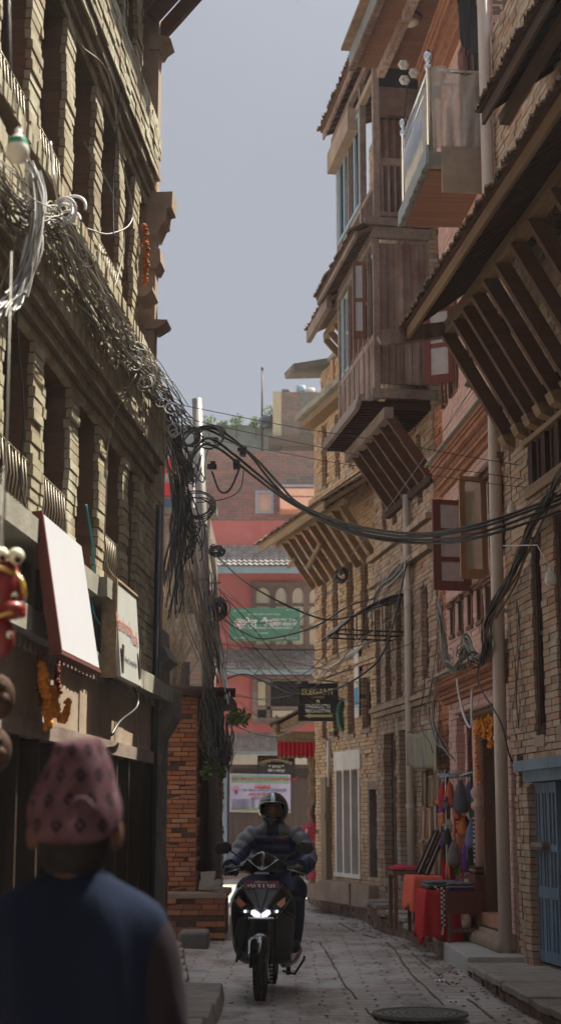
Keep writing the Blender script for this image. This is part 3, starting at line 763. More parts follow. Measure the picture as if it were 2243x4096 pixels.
eave(FR1, R1, -6.5, -.02, 0, 6.75, 1.02, 6.02, M['tile'], M['woodMy'], M['woodMx'], beams=[(.60,6.05,.10,.14)], raf=.19)
for i, s in enumerate((-.06,-.50,-.87,-1.22,-1.62,-2.02,-2.5,-3.0,-3.6,-4.2)):
    b = MB(FR1); zt = 6.02
    b.beam((s+.03,.03,4.98),(s-.02,.64,zt-.03), .055, .13, 0); b.build('roof_strut', M['woodMy'], R1)
    b = MB(FR1); b.extrude([(.0,4.86),(.10,4.90),(.14,4.99),(.0,5.02)], s-.06, s+.10, 'x'); b.build('bracket', M['woodMx'], R1)
b = MB(FR1); b.extrude([(-.1,6.26),(1.25,6.02),(1.30,5.96),(1.27,5.90),(1.2,5.88),(.9,5.93),(-.1,6.12)], -.02, .07, 'x'); b.build('tie_beam', M['woodG'], R1)
# upper eave
eave(FR1, R1, -6.5, -1.50, 0, 8.0, .62, 7.56, M['tile'], M['woodD'], M['woodDx'], beams=[(.42,7.52,.09,.10)], raf=.22)

# ------------------------------------------------------------------ pink house with carved cornices
R2 = thing('brick_house', 'pink painted brick house with carved orange cornices, open wooden shutters and a railed balcony', 'building', FR2)
PK, MO = M['brickP'], M['mortar']
b = MB(FR2)
gops = [(.88,1.72,.50,2.48),(1.92,2.42,.62,2.50),(2.62,3.08,.8,2.52)]
brickwall(b, .36, 3.52, .16, 2.70, 0, gops, bl=.19, gap=.005, jn=.003)
brickwall(b, .36, 3.52, 3.02, 5.16, 0, [(.62,1.38,3.42,3.78),(1.50,1.80,3.44,3.80),(2.02,2.28,3.45,3.80),(2.52,2.78,3.45,3.80),(3.02,3.26,3.46,3.79),(.42,1.15,3.95,4.82),(1.95,2.6,3.98,4.75),(3.0,3.3,3.98,4.6)], bl=.19, gap=.005, jn=.003)
brickwall(b, .36, 3.52, 5.55, 10.6, 0, [(2.55,2.95,6.2,7.3),(1.45,1.9,6.2,7.3),(3.2,3.42,6.2,7.3),(.72,2.1,8.28,10.1),(2.5,2.9,8.5,9.8)], bl=.19, gap=.005, jn=.003)
b.box(.36, 3.52, -3.5, -.3, 0, 10.6, 1)
b.box(.36, .42, -.3, -.01, 0.2, 10.6, 1)
b.build('wall', [PK, MO], R2)
def cornice(z0, z1, s0, s1, proj, nm='cornice', cap=None):
    b = MB(FR2); H = z1-z0
    steps = [(.0,.18,.3),(.18,.30,.55),(.30,.52,.42),(.52,.62,.62),(.62,.78,.75),(.78,.88,.88),(.88,1.0,1.0)]
    for a, c, p in steps: b.box(s0, s1, -.05, proj*p, z0+H*a+.001, z0+H*c-.001, 0)
    x = s0+.02
    while x < s1-.03:      # dentils, leaves and beads
        b.box(x, x+.03, proj*.42, proj*.56, z0+H*.33, z0+H*.5, 0)
        b.box(x, x+.022, proj*.62, proj*.72, z0+H*.53, z0+H*.61, 0)
        b.extrude([(proj*.1, z0+H*.02),(proj*.42, z0+H*.17),(proj*.3, z0+H*.17),(0, z0+H*.06)], x, x+.035, 'x', 0)
        x += .052
    b.build(nm, M['carve'], R2)
    if cap:
        b = MB(FR2); b.hexa([(s0-.02,-.02,z1),(s1+.02,-.02,z1),(s1+.02,proj+.05,z1),(s0-.02,proj+.05,z1)],[(s0-.02,-.02,z1+cap),(s1+.02,-.02,z1+cap),(s1+.02,proj+.05,z1+.02),(s0-.02,proj+.05,z1+.02)])
        b.build('cornice_cap', M['conc'], R2)
cornice(5.16, 5.52, .44, 3.60, .16, cap=.05)
cornice(2.70, 2.98, .44, 3.58, .18, cap=.16)
cornice(10.2, 10.58, .40, 3.6, .26)
# ground floor carving
def carved_frame(s0, s1, z0, z1, par=R2, wdt=.07, n=.015):
    b = MB(FR2)
    for a, c in ((s0-wdt*0, s0+wdt),(s1-wdt, s1)):
        b.box(a, c, -.14, n, z0, z1-wdt)
        z = z0+.02
        while z < z1-wdt-.02: b.ball(((a+c)/2, n, z), .02, .012, .014, n=6, k=4); z += .038
    b.box(s0-.05, s1+.05, -.14, n+.03, z1-wdt, z1); b.box(s0-.08, s1+.08, -.1, n+.07, z1, z1+.035); b.box(s0-.11, s1+.11, -.08, n+.10, z1+.037, z1+.06)
    x = s0-.08
    while x < s1+.06: b.box(x, x+.02, n+.03, n+.06, z1-.03, z1); x += .035
    return b.build('carved_frame', M['woodM'], par)
carved_frame(.88, 1.72, .50, 2.46); carved_frame(1.92, 2.42, .62, 2.48)
b = MB(FR2)
for a, c in ((.96,1.30),(1.31,1.64)):
    b.box(a, c, -.13, -.08, .50, 2.38); b.box(a+.02,c-.02,-.08,-.065,1.1,1.18); b.box(a+.02,c-.02,-.08,-.065,.6,.7); b.box(a+.02,c-.02,-.08,-.065,1.9,2.0)
b.build('door', M['woodD'], R2)
b = MB(FR2)
for x in (1.99,2.15,2.31): b.box(x-.012,x+.012,-.10,-.05,.62,2.4)
for z in (.64,1.2,1.75,2.1,2.38): b.box(1.99,2.33,-.09,-.055,z-.02,z+.02)
f = b.build('window', M['whiteP'], R2); b = MB(FR2); b.box(1.98,2.34,-.16,-.11,.62,2.42); b.build('pane', M['glassdk'], f)
b = MB(FR2); b.box(2.62,3.08,-.2,-.10,.8,2.52); b.build('niche', M['brickP'], R2)
b = MB(FR2)          # moulded plinth
b.extrude([(-.05,.18),(.16,.18),(.185,.22),(.185,.27),(.16,.31),(.10,.33),(.10,.36),(-.05,.36)], .42, 3.55, 'x', 0, True)
b.box(.84, 1.76, -.1, .07, .38, .50, 1); b.box(1.86, 2.5, -.1, .06, .36, .62, 1)
b.build('plinth', [M['plast'], M['brickO']], R2)
b = MB(FR2)     # small column between door and window
b.lathe([(.05,.36),(.05,1.5),(.085,1.53),(.085,1.57),(.05,1.6),(.075,1.65),(.09,1.69),(.055,1.74),(.055,2.42)], (1.82,.03,0), 12); b.build('half_column', M['brickP'], R2)
# first floor carved windows
for a, c, z0, z1, lv in ((.62,1.38,3.42,3.78,2),(1.50,1.80,3.44,3.80,1),(2.02,2.28,3.45,3.80,1),(2.52,2.78,3.45,3.80,1),(3.02,3.26,3.46,3.79,1)):
    f = window(FR2, 1, R2, a+.05, c-.05, z0+.03, z1-.02, -.02, (M['woodM'], M['glassdk']), leaves=lv, rows=1, fw=.025)
    b = MB(FR2)
    for q in (a+.002, c-.05): b.box(q, q+.048, -.08, .012, z0, z1-.02)
    b.box(a-.03, c+.03, -.06, .04, z1-.02, z1+.012); b.box(a-.06, c+.06, -.06, .06, z1+.014, z1+.04); b.box(a, c, -.06, .03, z0-.04, z0)
    b.build('surround', M['woodM'], R2)
# shutters storey
def leaf(s, ang, z0, z1, w, mt, rows, hingefr, par, glass, nm='open_shutter'):
    """a glazed leaf hinged at s on the wall and swung out by ang degrees"""
    a = rad(ang); dx, dn = cos(a), sin(a)
    def P(u, t, z): return (s+dx*u-dn*t, .02+dn*u+dx*t, z)
    b = MB(hingefr)
    def bar(u0, u1, zz0, zz1, t=.018):
        b.hexa([P(u0,-t,zz0),P(u1,-t,zz0),P(u1,t,zz0),P(u0,t,zz0)],[P(u0,-t,zz1),P(u1,-t,zz1),P(u1,t,zz1),P(u0,t,zz1)])
    fw = w*.2
    bar(0, fw, z0, z1); bar(w-fw, w, z0, z1)
    H = (z1-z0)
    for k in range(rows+1):
        zc = z0+(H-.05)*k/rows; bar(fw, w-fw, zc, zc+.05+(.05 if k == 0 else 0), .015)
    f = b.build(nm, mt, par)
    b = MB(hingefr); t = .004
    b.hexa([P(fw*.9,-t,z0+.02),P(w-fw*.9,-t,z0+.02),P(w-fw*.9,t,z0+.02),P(fw*.9,t,z0+.02)],[P(fw*.9,-t,z1-.02),P(w-fw*.9,-t,z1-.02),P(w-fw*.9,t,z1-.02),P(fw*.9,t,z1-.02)])
    b.build('pane', glass, f)
M['mirrorglass'] = plain('sunlit_tint_glass', (.62,.58,.42), rough=.1, spec=.8, alpha=.45)  # light yellow tint painted in for sunlit brick showing in the pane
M['clearglass'] = plain('pale_sheen_glass', (.42,.38,.38), rough=.15, spec=.8)  # pale base colour stands in for light reflected by the panes
M['woodRed'] = wood('red_brown_timber', (.11,.03,.025), (.17,.05,.04))
M['woodOr'] = wood('orange_brown_timber', (.26,.13,.06), (.36,.20,.10))
leaf(1.15, 97, 3.80, 4.86, .29, M['woodOr'], 2, FR2, R2, M['mirrorglass'])
leaf(1.98, 98, 3.80, 4.78, .42, M['woodRed'], 3, FR2, R2, M['clearglass'])
for a, c, z0, z1 in ((.42,1.15,3.95,4.82),(1.95,2.6,3.98,4.75),(3.0,3.3,3.98,4.6)):
    window(FR2, 1, R2, a+.01, c-.01, z0+.01, z1-.01, -.03, (M['woodRed'], M['dark']), leaves=2, rows=2, fw=.05)
    b = MB(FR2); b.box(a-.1, c+.1, -.05, .06, z1, z1+.05); b.box(a-.15, c+.15, -.05, .10, z1+.052, z1+.1); b.build('carved_head', M['woodM'], R2)
leaf(2.6, 60, 6.3, 7.2, .36, M['woodRed'], 2, FR2, R2, M['clearglass'])
for a, c in ((2.55,2.95),(1.45,1.9),(3.2,3.42)):
    window(FR2, 1, R2, a+.01, c-.01, 6.21, 7.29, -.02, (M['woodM'], M['dark']), leaves=1, rows=2, fw=.06)
    b = MB(FR2); b.box(a-.06, c+.06, -.03, .04, 7.30, 7.36); b.box(a-.04,a+.0,-.03,.03,6.2,7.3); b.box(c,c+.04,-.03,.03,6.2,7.3); b.build('surround', M['woodM'], R2)
window(FR2, 1, R2, .74, 2.08, 8.3, 10.08, -.05, (M['woodRed'], M['dark']), leaves=3, rows=3, fw=.08)
window(FR2, 1, R2, 2.51, 2.89, 8.51, 9.79, -.05, (M['woodRed'], M['dark']), leaves=1, rows=2, fw=.06)
# balcony
b = MB(FR2)
b.hexa([(.62,-.1,8.03),(2.3,-.1,8.03),(2.3,.66,8.03),(.62,.66,8.03)],[(.62,-.1,8.18),(2.3,-.1,8.18),(2.3,.66,8.18),(.62,.66,8.18)],0)
b.box(.56,.60,-.05,.52,7.72,8.22,1,j=.01); b.box(.72,2.25,-.02,.62,8.01,8.028,2)
b.build('balcony_slab', [M['conc'], M['plast'], M['soffit']], R2)
b = MB(FR2); n = 16
for i in range(14):
    a = .5+.1286*i*1.0; b.hexa([(a,.66,7.99+.02*(i%2)),(a+.128,.66,7.99+.02*(i%2)),(a+.128,.70,7.99+.02*(i%2)),(a,.70,7.99+.02*(i%2))],[(a,.662,8.2),(a+.128,.662,8.2),(a+.128,.69,8.2),(a,.69,8.2)])
b.build('balcony_fascia', M['tin'], R2)
b = MB(FR2)
b.tube([(.66,.02,9.10),(.66,.62,9.10)], .022, 8); b.tube([(.66,.02,8.96),(.66,.62,8.96)], .015, 8)
b.tube([(.66,.62,9.10),(2.26,.62,9.10)], .022, 8); b.tube([(.66,.62,8.96),(2.26,.62,8.96)], .014, 8); b.tube([(.66,.62,8.28),(2.26,.62,8.28)], .014, 8)
for q in range(1, 5): b.tube([(.66,.62*q/5,8.18),(.66,.62*q/5,8.96)], .008, 6)
for q in range(1, 22): b.tube([(.66+1.6*q/22,.62,8.28),(.66+1.6*q/22,.62,9.10)], .008, 6)
for p in ((.66,.62),(2.26,.62)):
    b.lathe([(.03,8.1),(.03,9.1),(.045,9.12),(.045,9.16),(.025,9.18),(.035,9.21),(.05,9.25),(.05,9.29),(.02,9.33)], (p[0],p[1],0), 12)
b.build('balcony_rail', M['steel'], R2)
M['netting'] = plain('dusty_plastic_sheet', (.50,.46,.40), rough=.5, alpha=.55)
t = thing('plastic_sheet', 'dusty translucent plastic sheet draped over the near end of the balcony railing', 'sheet', FR2, (.6,.3,8.2))
b = MB(FR2)
b.sheet(lambda u, v: (.625+.012*sin(u*22+v*5)+.008*sin(v*17-u*9), .60-.60*u, 9.13-.93*v-.10*u*(1-v)+.03*sin(u*9)), 24, 20)
b.build('sheet', M['netting'], t)
b = MB(FR2); b.sheet(lambda u, v: (.66+.22*u, .655+.012*sin(u*20+v*6), 9.05-.75*v-.3*u*(1-v)), 16, 12); b.build('sheet_side', M['netting'], t)
# deep roof over the balcony with wooden soffit
b = MB(FR2)
A, B_ = (3.65,1.05), (-.4,.70)
b.hexa([(-.4,-.3,10.66),(3.65,-.3,10.66),(3.65,1.05,10.66),(-.4,.78,10.66)],[(-.4,-.3,10.70),(3.65,-.3,10.70),(3.65,1.05,10.70),(-.4,.78,10.70)],0)
b.hexa([(-.4,.74,10.62),(3.66,1.01,10.62),(3.66,1.06,10.62),(-.4,.79,10.62)],[(-.4,.74,10.86),(3.66,1.01,10.86),(3.66,1.06,10.86),(-.4,.79,10.86)],1)
b.beam((-.4,.40,10.60),(3.68,.66,10.60),.09,.12,2)
b.hexa([(-.4,-.3,10.88),(3.66,-.3,10.88),(3.66,1.16,10.88),(-.4,.88,10.88)],[(-.4,-.3,11.9),(3.66,-.3,11.9),(3.66,1.16,10.92),(-.4,.88,10.92)],3)
x = -.4
while x < 3.6: b.box(x, x+.02, 1.0-(3.65-x)*.0667, 1.075-(3.65-x)*.0667, 10.56, 10.62, 2); x += .04
b.build('roof', [M['soffit'], M['tin'], M['woodG'], M['tile']], R2)
for (s, n), lb in (((2.35,.50),'round ceiling lamp under the wooden soffit, nearer the street end'),((1.45,.42),'round ceiling lamp under the wooden soffit, nearer the camera')):
    t = thing('ceiling_lamp', lb, 'lamp', FR2, (s,n,10.66), group='round lamps under the soffit')
    b = MB(FR2); b.lathe([(.13,10.655),(.13,10.62),(.10,10.60),(.001,10.60)], (s,n,0), 18); b.build('base', M['woodM'], t)
    b = MB(FR2); b.lathe([(.095,10.60),(.09,10.57),(.06,10.545),(.001,10.535)], (s,n,0), 18); b.build('diffuser', plain('frosted_glass', (.62,.56,.48), rough=.3), t)
# grey downpipe between the two houses
t = thing('drain_pipe', 'thick grey downpipe between the pink house and the near tan house', 'pipe', FR2, (.40,.09,.2))
b = MB(FR2); b.tube([(.46,.10,.2),(.44,.10,2.2),(.40,.10,3.5),(.36,.09,6),(.36,.09,8),(.36,.09,12)], .062, 14); b.build('tube', M['pipe'], t)
for z in (2.15, 3.36, 5.9, 8.6):
    b = MB(FR2); b.lathe([(.07,z),(.07,z+.035)], (.44 if z < 2.5 else .40 if z < 4 else .36,.10 if z < 5 else .09,0), 14, sm=False); b.box(.36,.40,-.02,.05,z,z+.035); b.build('clamp', M['pipe'], t)
# ------------------------------------------------------------------ middle right house with the jettied timber box
R4 = thing('brick_house', 'narrow tan brick house whose jettied grey plank box rests on dark struts', 'building', FR4)
E4 = 3.42
b = MB(FR4)
g4 = [(1.35,2.0,.62,2.58),(2.2,2.95,.62,2.58),(.25,.62,.6,2.3)]
brickwall(b, -.05, E4, .2, 2.80, 0, g4, jn=.008)
brickwall(b, -.05, E4, 2.93, 4.64, 0, [(1.15,1.48,3.0,4.36),(1.78,2.10,3.0,4.36),(2.42,2.76,3.0,4.36),(3.05,3.36,3.0,4.36),(.35,.7,3.1,4.3)], jn=.008)
for n, z0, z1 in ((.06,2.80,2.87),(.10,2.87,2.93),(.10,4.64,4.72),(.03,4.72,5.02),(.11,5.02,5.10)):
    brickwall(b, -.05, E4, z0, z1, n, [], jn=.006, core=.34)
brickwall(b, -.05, E4, 5.10, 9.0, 0, [(1.22,1.5,5.35,6.3),(1.92,2.2,5.35,6.3),(2.58,2.84,5.35,6.3),(.5,.8,5.35,6.3)], jn=.008)
b.box(-.05, E4, -3.5, -.3, 0, 11.4, 1); b.box(E4-.02, E4, -3.4, -.02, 0, 9, 1)
brickwall(b, -.05, E4, 9.0, 11.4, 0, [], jn=.008)
brickwall(b, -.74, -.055, .2, 6.4, -.02, [(-.62,-.3,.5,2.0)], jn=.01, mi=2); b.box(-.74,-.06,-3,-.32,0,6.4,1)
b.build('wall', [M['brickR1'], M['mortar'], M['brickO']], R4)
for a, c in ((1.35,2.0),(2.2,2.95)):
    b = MB(FR4)
    b.box(a+.02, a+.08, -.26, -.13, .62, 2.55); b.box(c-.08, c-.02, -.26, -.13, .62, 2.55); b.box(a+.08, c-.08, -.26, -.13, 1.98, 2.08); b.box(a+.08, c-.08, -.26, -.13, 2.47, 2.55)
    for k in range(6): b.box(a+.1, c-.1, -.24, -.15, 2.11+k*.06, 2.14+k*.06)
    d = b.build('door', M['woodG'], R4)
    b = MB(FR4); b.box(a+.08, c-.08, -.3, -.22, .62, 2.5); b.build('door_leaf', M['woodD'], d)
    b = MB(FR4); b.box(a-.02, c+.02, -.25, .03, .54, .62); b.build('door_sill', M['stone'], R4)
for a, c, z0, z1 in ((1.15,1.48,3.0,4.36),(1.78,2.10,3.0,4.36),(2.42,2.76,3.0,4.36),(3.05,3.36,3.0,4.36),(1.22,1.5,5.35,6.3),(1.92,2.2,5.35,6.3),(2.58,2.84,5.35,6.3),(.35,.7,3.1,4.3),(.5,.8,5.35,6.3)):
    window(FR4, 1, R4, a+.005, c-.005, z0+.005, z1-.005, -.07, (M['woodRed'] if z0 > 5 else M['woodD'], M['dark']), leaves=1, rows=2, fw=.05)
window(FR4, 1, R4, .255, .615, .605, 2.295, -.1, (M['woodD'], M['dark']), leaves=1, rows=2, fw=.05, name='side_door')
# timber box
BX = 2.3; NB = .72
b = MB(FR4)
k = 6
for i in range(k):           # near end planks
    a, c = .02+(NB-.1)*i/k, .02+(NB-.1)*(i+1)/k
    b.box(.0+R.uniform(-.006,.006), .03, a+.0015, c-.0015, 7.42, 8.56, 0); b.box(.0+R.uniform(-.006,.006), .03, a+.0015+R.uniform(0,.01), c-.0015, 6.72, 7.30, 0)
b.build('plank_wall', M['woodG'], R4)
b = MB(FR4)
b.box(-.03, .03, NB-.08, NB, 6.62, 8.60, j=.003); b.box(-.02, .03, .02, NB-.08, 7.30, 7.42, j=.003); b.box(-.03,.04,-.02,.03,6.62,8.6)
b.box(BX-.08, BX, NB-.08, NB, 6.62, 8.6); b.box(-.04, BX, NB-.06, NB+.02, 6.50, 6.62); b.box(-.06, -.0, -.05, NB+.03, 6.52, 6.64, j=.005)
b.box(.03, BX-.08, NB-.05, NB-.01, 7.30, 7.38); b.box(-.02, BX+.3, NB-.07, NB+.01, 8.54, 8.62)
for q in range(1, 7): b.box(.03+q*.31, .07+q*.31, NB-.055, NB-.005, 6.62, 8.54)
b.build('box_frame', M['woodGx'], R4)
b = MB(FR4)
for q in range(16): b.box(.04+q*.14, .17+q*.14, NB-.04, NB-.02, 6.62, 7.3)
b.build('side_boarding', M['woodG'], R4)
for i in range(3):
    f = window(FR4, 1, R4, .36+i*.62, .92+i*.62, 7.40, 8.5, NB-.02, (M['woodRed'] if i < 2 else M['bluepaint'], M['glassdk']), leaves=2, rows=2, fw=.04)
leaf(.40, 80, 7.42, 8.45, .15, M['woodM'], 2, FR4 @ Matrix.Translation((0,NB,0)), R4, M['clearglass'])
b = MB(FR4)       # floor joists and lower beams
q = 0.0
while q < BX: b.box(q, q+.05, -.0, NB+.22, 6.40, 6.49); q += .135
b.box(-.05, BX, .02, .58, 6.495, 6.51)
b.build('floor_joist_row', M['woodD'], R4)
b = MB(FR4); b.box(-.08, BX+.1, .50, .62, 6.26, 6.40, j=.006); b.build('jetty_beam', M['woodGx'], R4)
b = MB(FR4); b.hexa([(-.05,NB+.2,6.36),(BX,NB+.2,6.36),(BX,NB+.26,6.36),(-.05,NB+.26,6.36)],[(-.05,NB+.14,6.56),(BX,NB+.14,6.56),(BX,NB+.2,6.56),(-.05,NB+.2,6.56)]); b.build('skirt_board', M['woodGx'], R4)
for s in (-.02,.40,.82,1.25,1.68,2.1):
    b = MB(FR4); b.beam((s,.56,6.33),(s+.03,.02,5.58), .05, .12); b.build('jetty_strut', M['woodMy'], R4)
b = MB(FR4); b.box(-.1, BX+.1, -.02, .06, 5.48, 5.58); b.build('wall_plate', M['woodD'], R4)
# skirt roof between the storeys (battens seen from below)
b = MB(FR4)
b.hexa([(-.05,NB,8.83),(2.6,NB,8.83),(2.6,.96,8.66),(-.05,.96,8.66)],[(-.05,NB,8.87),(2.6,NB,8.87),(2.6,.98,8.70),(-.05,.98,8.70)],1)
tiles_under(b, -.05, 2.6, NB, 8.87, .98, 8.70, 0)
q = -.03
while q < 2.6: b.beam((q,NB-.1,8.80),(q,.94,8.64), .035, .05, 2); q += .13
b.box(-.06, 2.6, .92, .96, 8.60, 8.68, 3)
b.build('skirt_roof', [M['tile'], M['woodD'], M['woodM'], M['woodGx']], R4)
b = MB(FR4); b.box(-.06, .02, -.05, NB+.0, 8.62, 8.76, j=.004); b.box(-.08,.0,-.05,NB+.1,8.78,8.88, j=.004); b.box(-.03,2.4,NB-.08,NB,8.66,8.8); b.build('storey_beam', M['woodGx'], R4)
# veranda above
b = MB(FR4)
for s, n in ((.0,NB-.06),(.8,NB-.06),(1.6,NB-.06),(2.4,NB-.06),(.0,.04)): b.box(s-.04, s+.04, n-.04, n+.04, 8.88, 11.15, j=.003)
b.box(.0, .03, .0, NB-.1, 9.62, 9.72); b.box(-.02,2.4,NB-.09,NB-.03,9.32,9.38); b.box(-.02,.03,.0,NB-.1,8.92,8.98)
b.build('veranda_post_row', M['woodGx'], R4)
b = MB(FR4); q = .06
while q < NB-.12: b.box(-.012, .012, q, q+.02, 8.95, 9.62); q += .085
q = .1
while q < 2.4: b.box(q, q+.02, NB-.07, NB-.05, 8.9, 9.32); q += .1
b.build('railing', M['woodG'], R4)
b = MB(FR4); k = 44
for i in range(k):
    a, c = .0+(NB-.08)*i/k, .0+(NB-.08)*(i+1)/k; d0, d1 = .018*sin(i*.95), .018*sin((i+1)*.95)
    b.hexa([(.20+d0,a,9.05),(.215+d0,a,9.05),(.215+d1,c,9.05),(.20+d1,c,9.05)],[(.20+d0,a,10.35),(.215+d0,a,10.35),(.215+d1,c,10.35),(.20+d1,c,10.35)])
b.build('corrugated_sheet', M['rust'], R4)
b = MB(FR4); b.box(.25,.3,.0,NB-.08,9.0,11.1); b.box(.1,.2,.0,NB-.1,10.36,10.75,1); b.build('veranda_wall', [M['dark'], M['rust']], R4)
f = window(FR4, 1, R4, .84, 2.36, 9.4, 10.75, NB-.02, (M['bluepaint'], M['glassdk']), leaves=4, rows=1, fw=.05)
b = MB(FR4); b.box(.0,2.4,NB-.10,NB-.02,10.8,10.9); b.box(1.0,2.5,NB-.05,NB+.10,10.55,10.86); b.build('veranda_beam', M['plast'], R4)
eave(FR4, R4, -.1, 2.75, .0, 11.6, .84, 11.28, M['tile'], M['woodM'], M['woodG'], beams=[(.68,11.16,.07,.1)], raf=.2)
# far eave with pale soffit beyond the box
b = MB(FR4)
b.hexa([(2.3,-.1,9.02),(3.9,-.1,9.02),(3.9,.84,8.56),(2.3,.84,8.56)],[(2.3,-.1,9.07),(3.9,-.1,9.07),(3.9,.86,8.62),(2.3,.86,8.62)],0)
b.box(2.3, 3.95, .81, .88, 8.46, 8.66, 1); b.box(2.3,3.9,.55,.63,8.5,8.6,2); tiles_under(b, 2.3, 3.9, -.1, 9.09, .86, 8.64, 3)
b.build('roof', [M['woodTy'], M['woodGx'], M['woodT'], M['tile']], R4)
for s in (2.7,3.1,3.5,3.86):
    b = MB(FR4); b.beam((s,.6,8.50),(s,.02,7.85),.04,.1); b.build('roof_strut', M['woodTy'], R4)
b = MB(FR4); b.hexa([(-.15,-.02,7.78),(-.05,-.02,7.78),(-.05,.7,7.78),(-.15,.7,7.78)],[(-.15,-.02,7.8),(-.05,-.02,7.8),(-.05,.7,7.8),(-.15,.7,7.8)]);
# grey pipe on its front
t = thing('drain_pipe', 'grey plastic downpipe on the brick front left of the framed pictures', 'pipe', FR4, (1.12,.07,.3))
b = MB(FR4); b.tube([(1.12,.075,.3),(1.11,.075,3.0),(1.08,.07,5.55)], .05, 12); b.build('tube', M['pipe'], t)
b = MB(FR4); b.lathe([(.058,1.55),(.058,1.6)], (1.115,.075,0), 12, sm=False); b.build('clamp', M['pipe'], t); b = MB(FR4); b.lathe([(.058,4.3),(.058,4.34)], (1.09,.07,0), 12, sm=False); b.build('clamp', M['pipe'], t); b = MB(FR4); b.tube([(1.22,.06,.3),(1.22,.06,1.9)], .03, 10); b.build('side_tube', M['pipe'], t)

# ------------------------------------------------------------------ far right house
R5 = thing('brick_house', 'yellowish old brick house with tall slit windows and a strutted eave at mid height', 'building', FR5)
E5 = 2.75
b = MB(FR5)
up = [(2.0,2.3,6.72,7.78),(1.3,1.55,6.72,7.78),(.6,.86,6.72,7.78),(-.05,.2,6.72,7.7)]
md = [(2.08,2.34,3.92,5.2),(1.45,1.74,3.92,5.2),(.66,1.0,3.92,5.25),(-.05,.3,3.92,5.2)]
lo = [(2.08,2.34,2.66,3.5),(1.45,1.74,2.66,3.5),(.66,1.0,2.66,3.45),(-.12,.28,2.7,3.45)]
gr = [(.42,1.62,.62,2.14),(-.42,.06,.6,1.95),(1.95,2.35,.6,2.05)]
kw = dict(bl=.2, bh=.058, jn=.009, miss=.004)
brickwall(b, -.6, E5, .2, 3.62, 0, lo+gr, **kw)
brickwall(b, -.6, E5, 3.62, 3.76, .05, [], **kw)
brickwall(b, -.6, E5, 3.76, 5.45, 0, md, **kw)
brickwall(b, -.6, E5, 5.45, 6.45, 0, [], **kw)
for n, z0, z1 in ((.05,6.45,6.52),(.09,6.52,6.62)): brickwall(b, -.6, E5+.05, z0, z1, n, [], bl=.2, jn=.006, core=.34)
brickwall(b, -.6, E5, 6.62, 8.0, 0, up, **kw)
b.box(-.6, E5, -3.0, -.3, 0, 8.0, 1)
# set-back parapet
brickwall(b, -1.0, E5+.1, 8.08, 8.85, -.15, [], **kw); b.box(-1.0, E5+.1, -2.5, -.42, 8.0, 8.8, 1)
for s in (.4,1.2,2.0): b.box(s, s+.16, -.2, -.11, 8.08, 8.9, 0)
b.build('wall', [M['brickR5'], M['mortar']], R5)
b = MB(FR5)
sill(b, -.7, E5+.1, -.3, .30, 7.98, 8.08, 0, .5, j=.012); b.box(-.7, E5+.1, -.02, .22, 7.84, 7.96, 1)
b.box(-1.0, E5+.12, -.45, -.08, 8.86, 8.93, 0)
b.build('cornice', [M['conc'], M['woodTy']], R5)
b = MB(FR5); b.hexa([(1.9,-.6,8.88),(3.1,-.6,8.88),(3.1,.40,8.78),(2.5,.40,8.78)],[(1.9,-.6,8.98),(3.1,-.6,8.98),(3.1,.42,8.88),(2.5,.42,8.88)]); b.build('roof_slab', M['concD'], R5)
for a, c, z0, z1 in up+md+lo:
    window(FR5, 1, R5, a+.005, c-.005, z0+.005, z1-.005, -.06, (M['woodM'], M['dark']), leaves=1, rows=2 if z1-z0 > 1 else 1, fw=.035)
    b = MB(FR5); b.box(a-.03, c+.03, -.08, .03, z0-.06, z0-.002); b.build('sill', M['plast'], R5)
eave(FR5, R5, -.62, 3.2, 0, 6.40, .84, 5.86, M['tile'], M['woodTy'], M['woodT'], beams=[(.52,5.90,.07,.09)], raf=.17)
for s in (-.5,-.1,.3,.7,1.1,1.5,1.9,2.3,2.7):
    b = MB(FR5); b.beam((s,.54,5.88),(s+.02,.02,5.12), .045, .10); b.build('roof_strut', M['woodTy'], R5)
b = MB(FR5); b.tube([(1.9,.35,5.35),(1.0,.42,5.55),(.9,.43,5.6)], [.045,.04,.05], 8); b.tube([(2.9,.4,5.5),(2.3,.45,5.55)], .03, 8); b.build('hanging_log', M['woodTy'], R5)
# ground floor joinery
b = MB(FR5)
b.box(.36, 1.68, -.05, .02, 2.14, 2.42, 0)
for s in (.42,.80,1.19,1.56): b.box(s, s+.07, -.12, .015, .62, 2.14, 0)
b.box(.36, 1.68, -.1, .03, .56, .62, 0)
b.build('door_frame', M['whiteP'], R5)
b = MB(FR5); b.box(.49, 1.56, -.16, -.10, .62, 2.12)
for s in (.62,.98,1.36): b.box(s, s+.015, -.10, -.09, .62, 2.1)
b.build('door', wood('mauve_boards', (.17,.10,.09), (.24,.15,.14)), R5)
b = MB(FR5); b.box(-.42,-.36,-.14,.0,.6,1.95); b.box(.0,.06,-.14,.0,.6,1.95); b.box(-.36,0,-.14,.0,1.83,1.95); b.box(-.34,-.1,-.12,-.08,.6,1.83); b.build('side_door', M['woodGx'], R5)
b = MB(FR5); b.box(-.1,.0,-.2,-.15,.6,1.85); b.build('side_door_gap', M['dark'], R5)
b = MB(FR5); b.box(1.86, 2.12, -.05, .10, .35, 2.05, j=.01); b.box(1.82,2.16,-.05,.14,.3,.46); b.box(1.84,2.14,-.02,.12,1.4,1.5); b.build('wooden_post', wood('old_post', (.16,.12,.08), (.27,.20,.13)), R5)
b = MB(FR5)
for i, (a, c, z) in enumerate(((-.6,.2,.5),(.3,1.8,.5),(1.8,2.8,.42))): b.box(a, c, -.1, .22, .2, z, j=.012)
b.build('doorstep', M['plast'], R5)

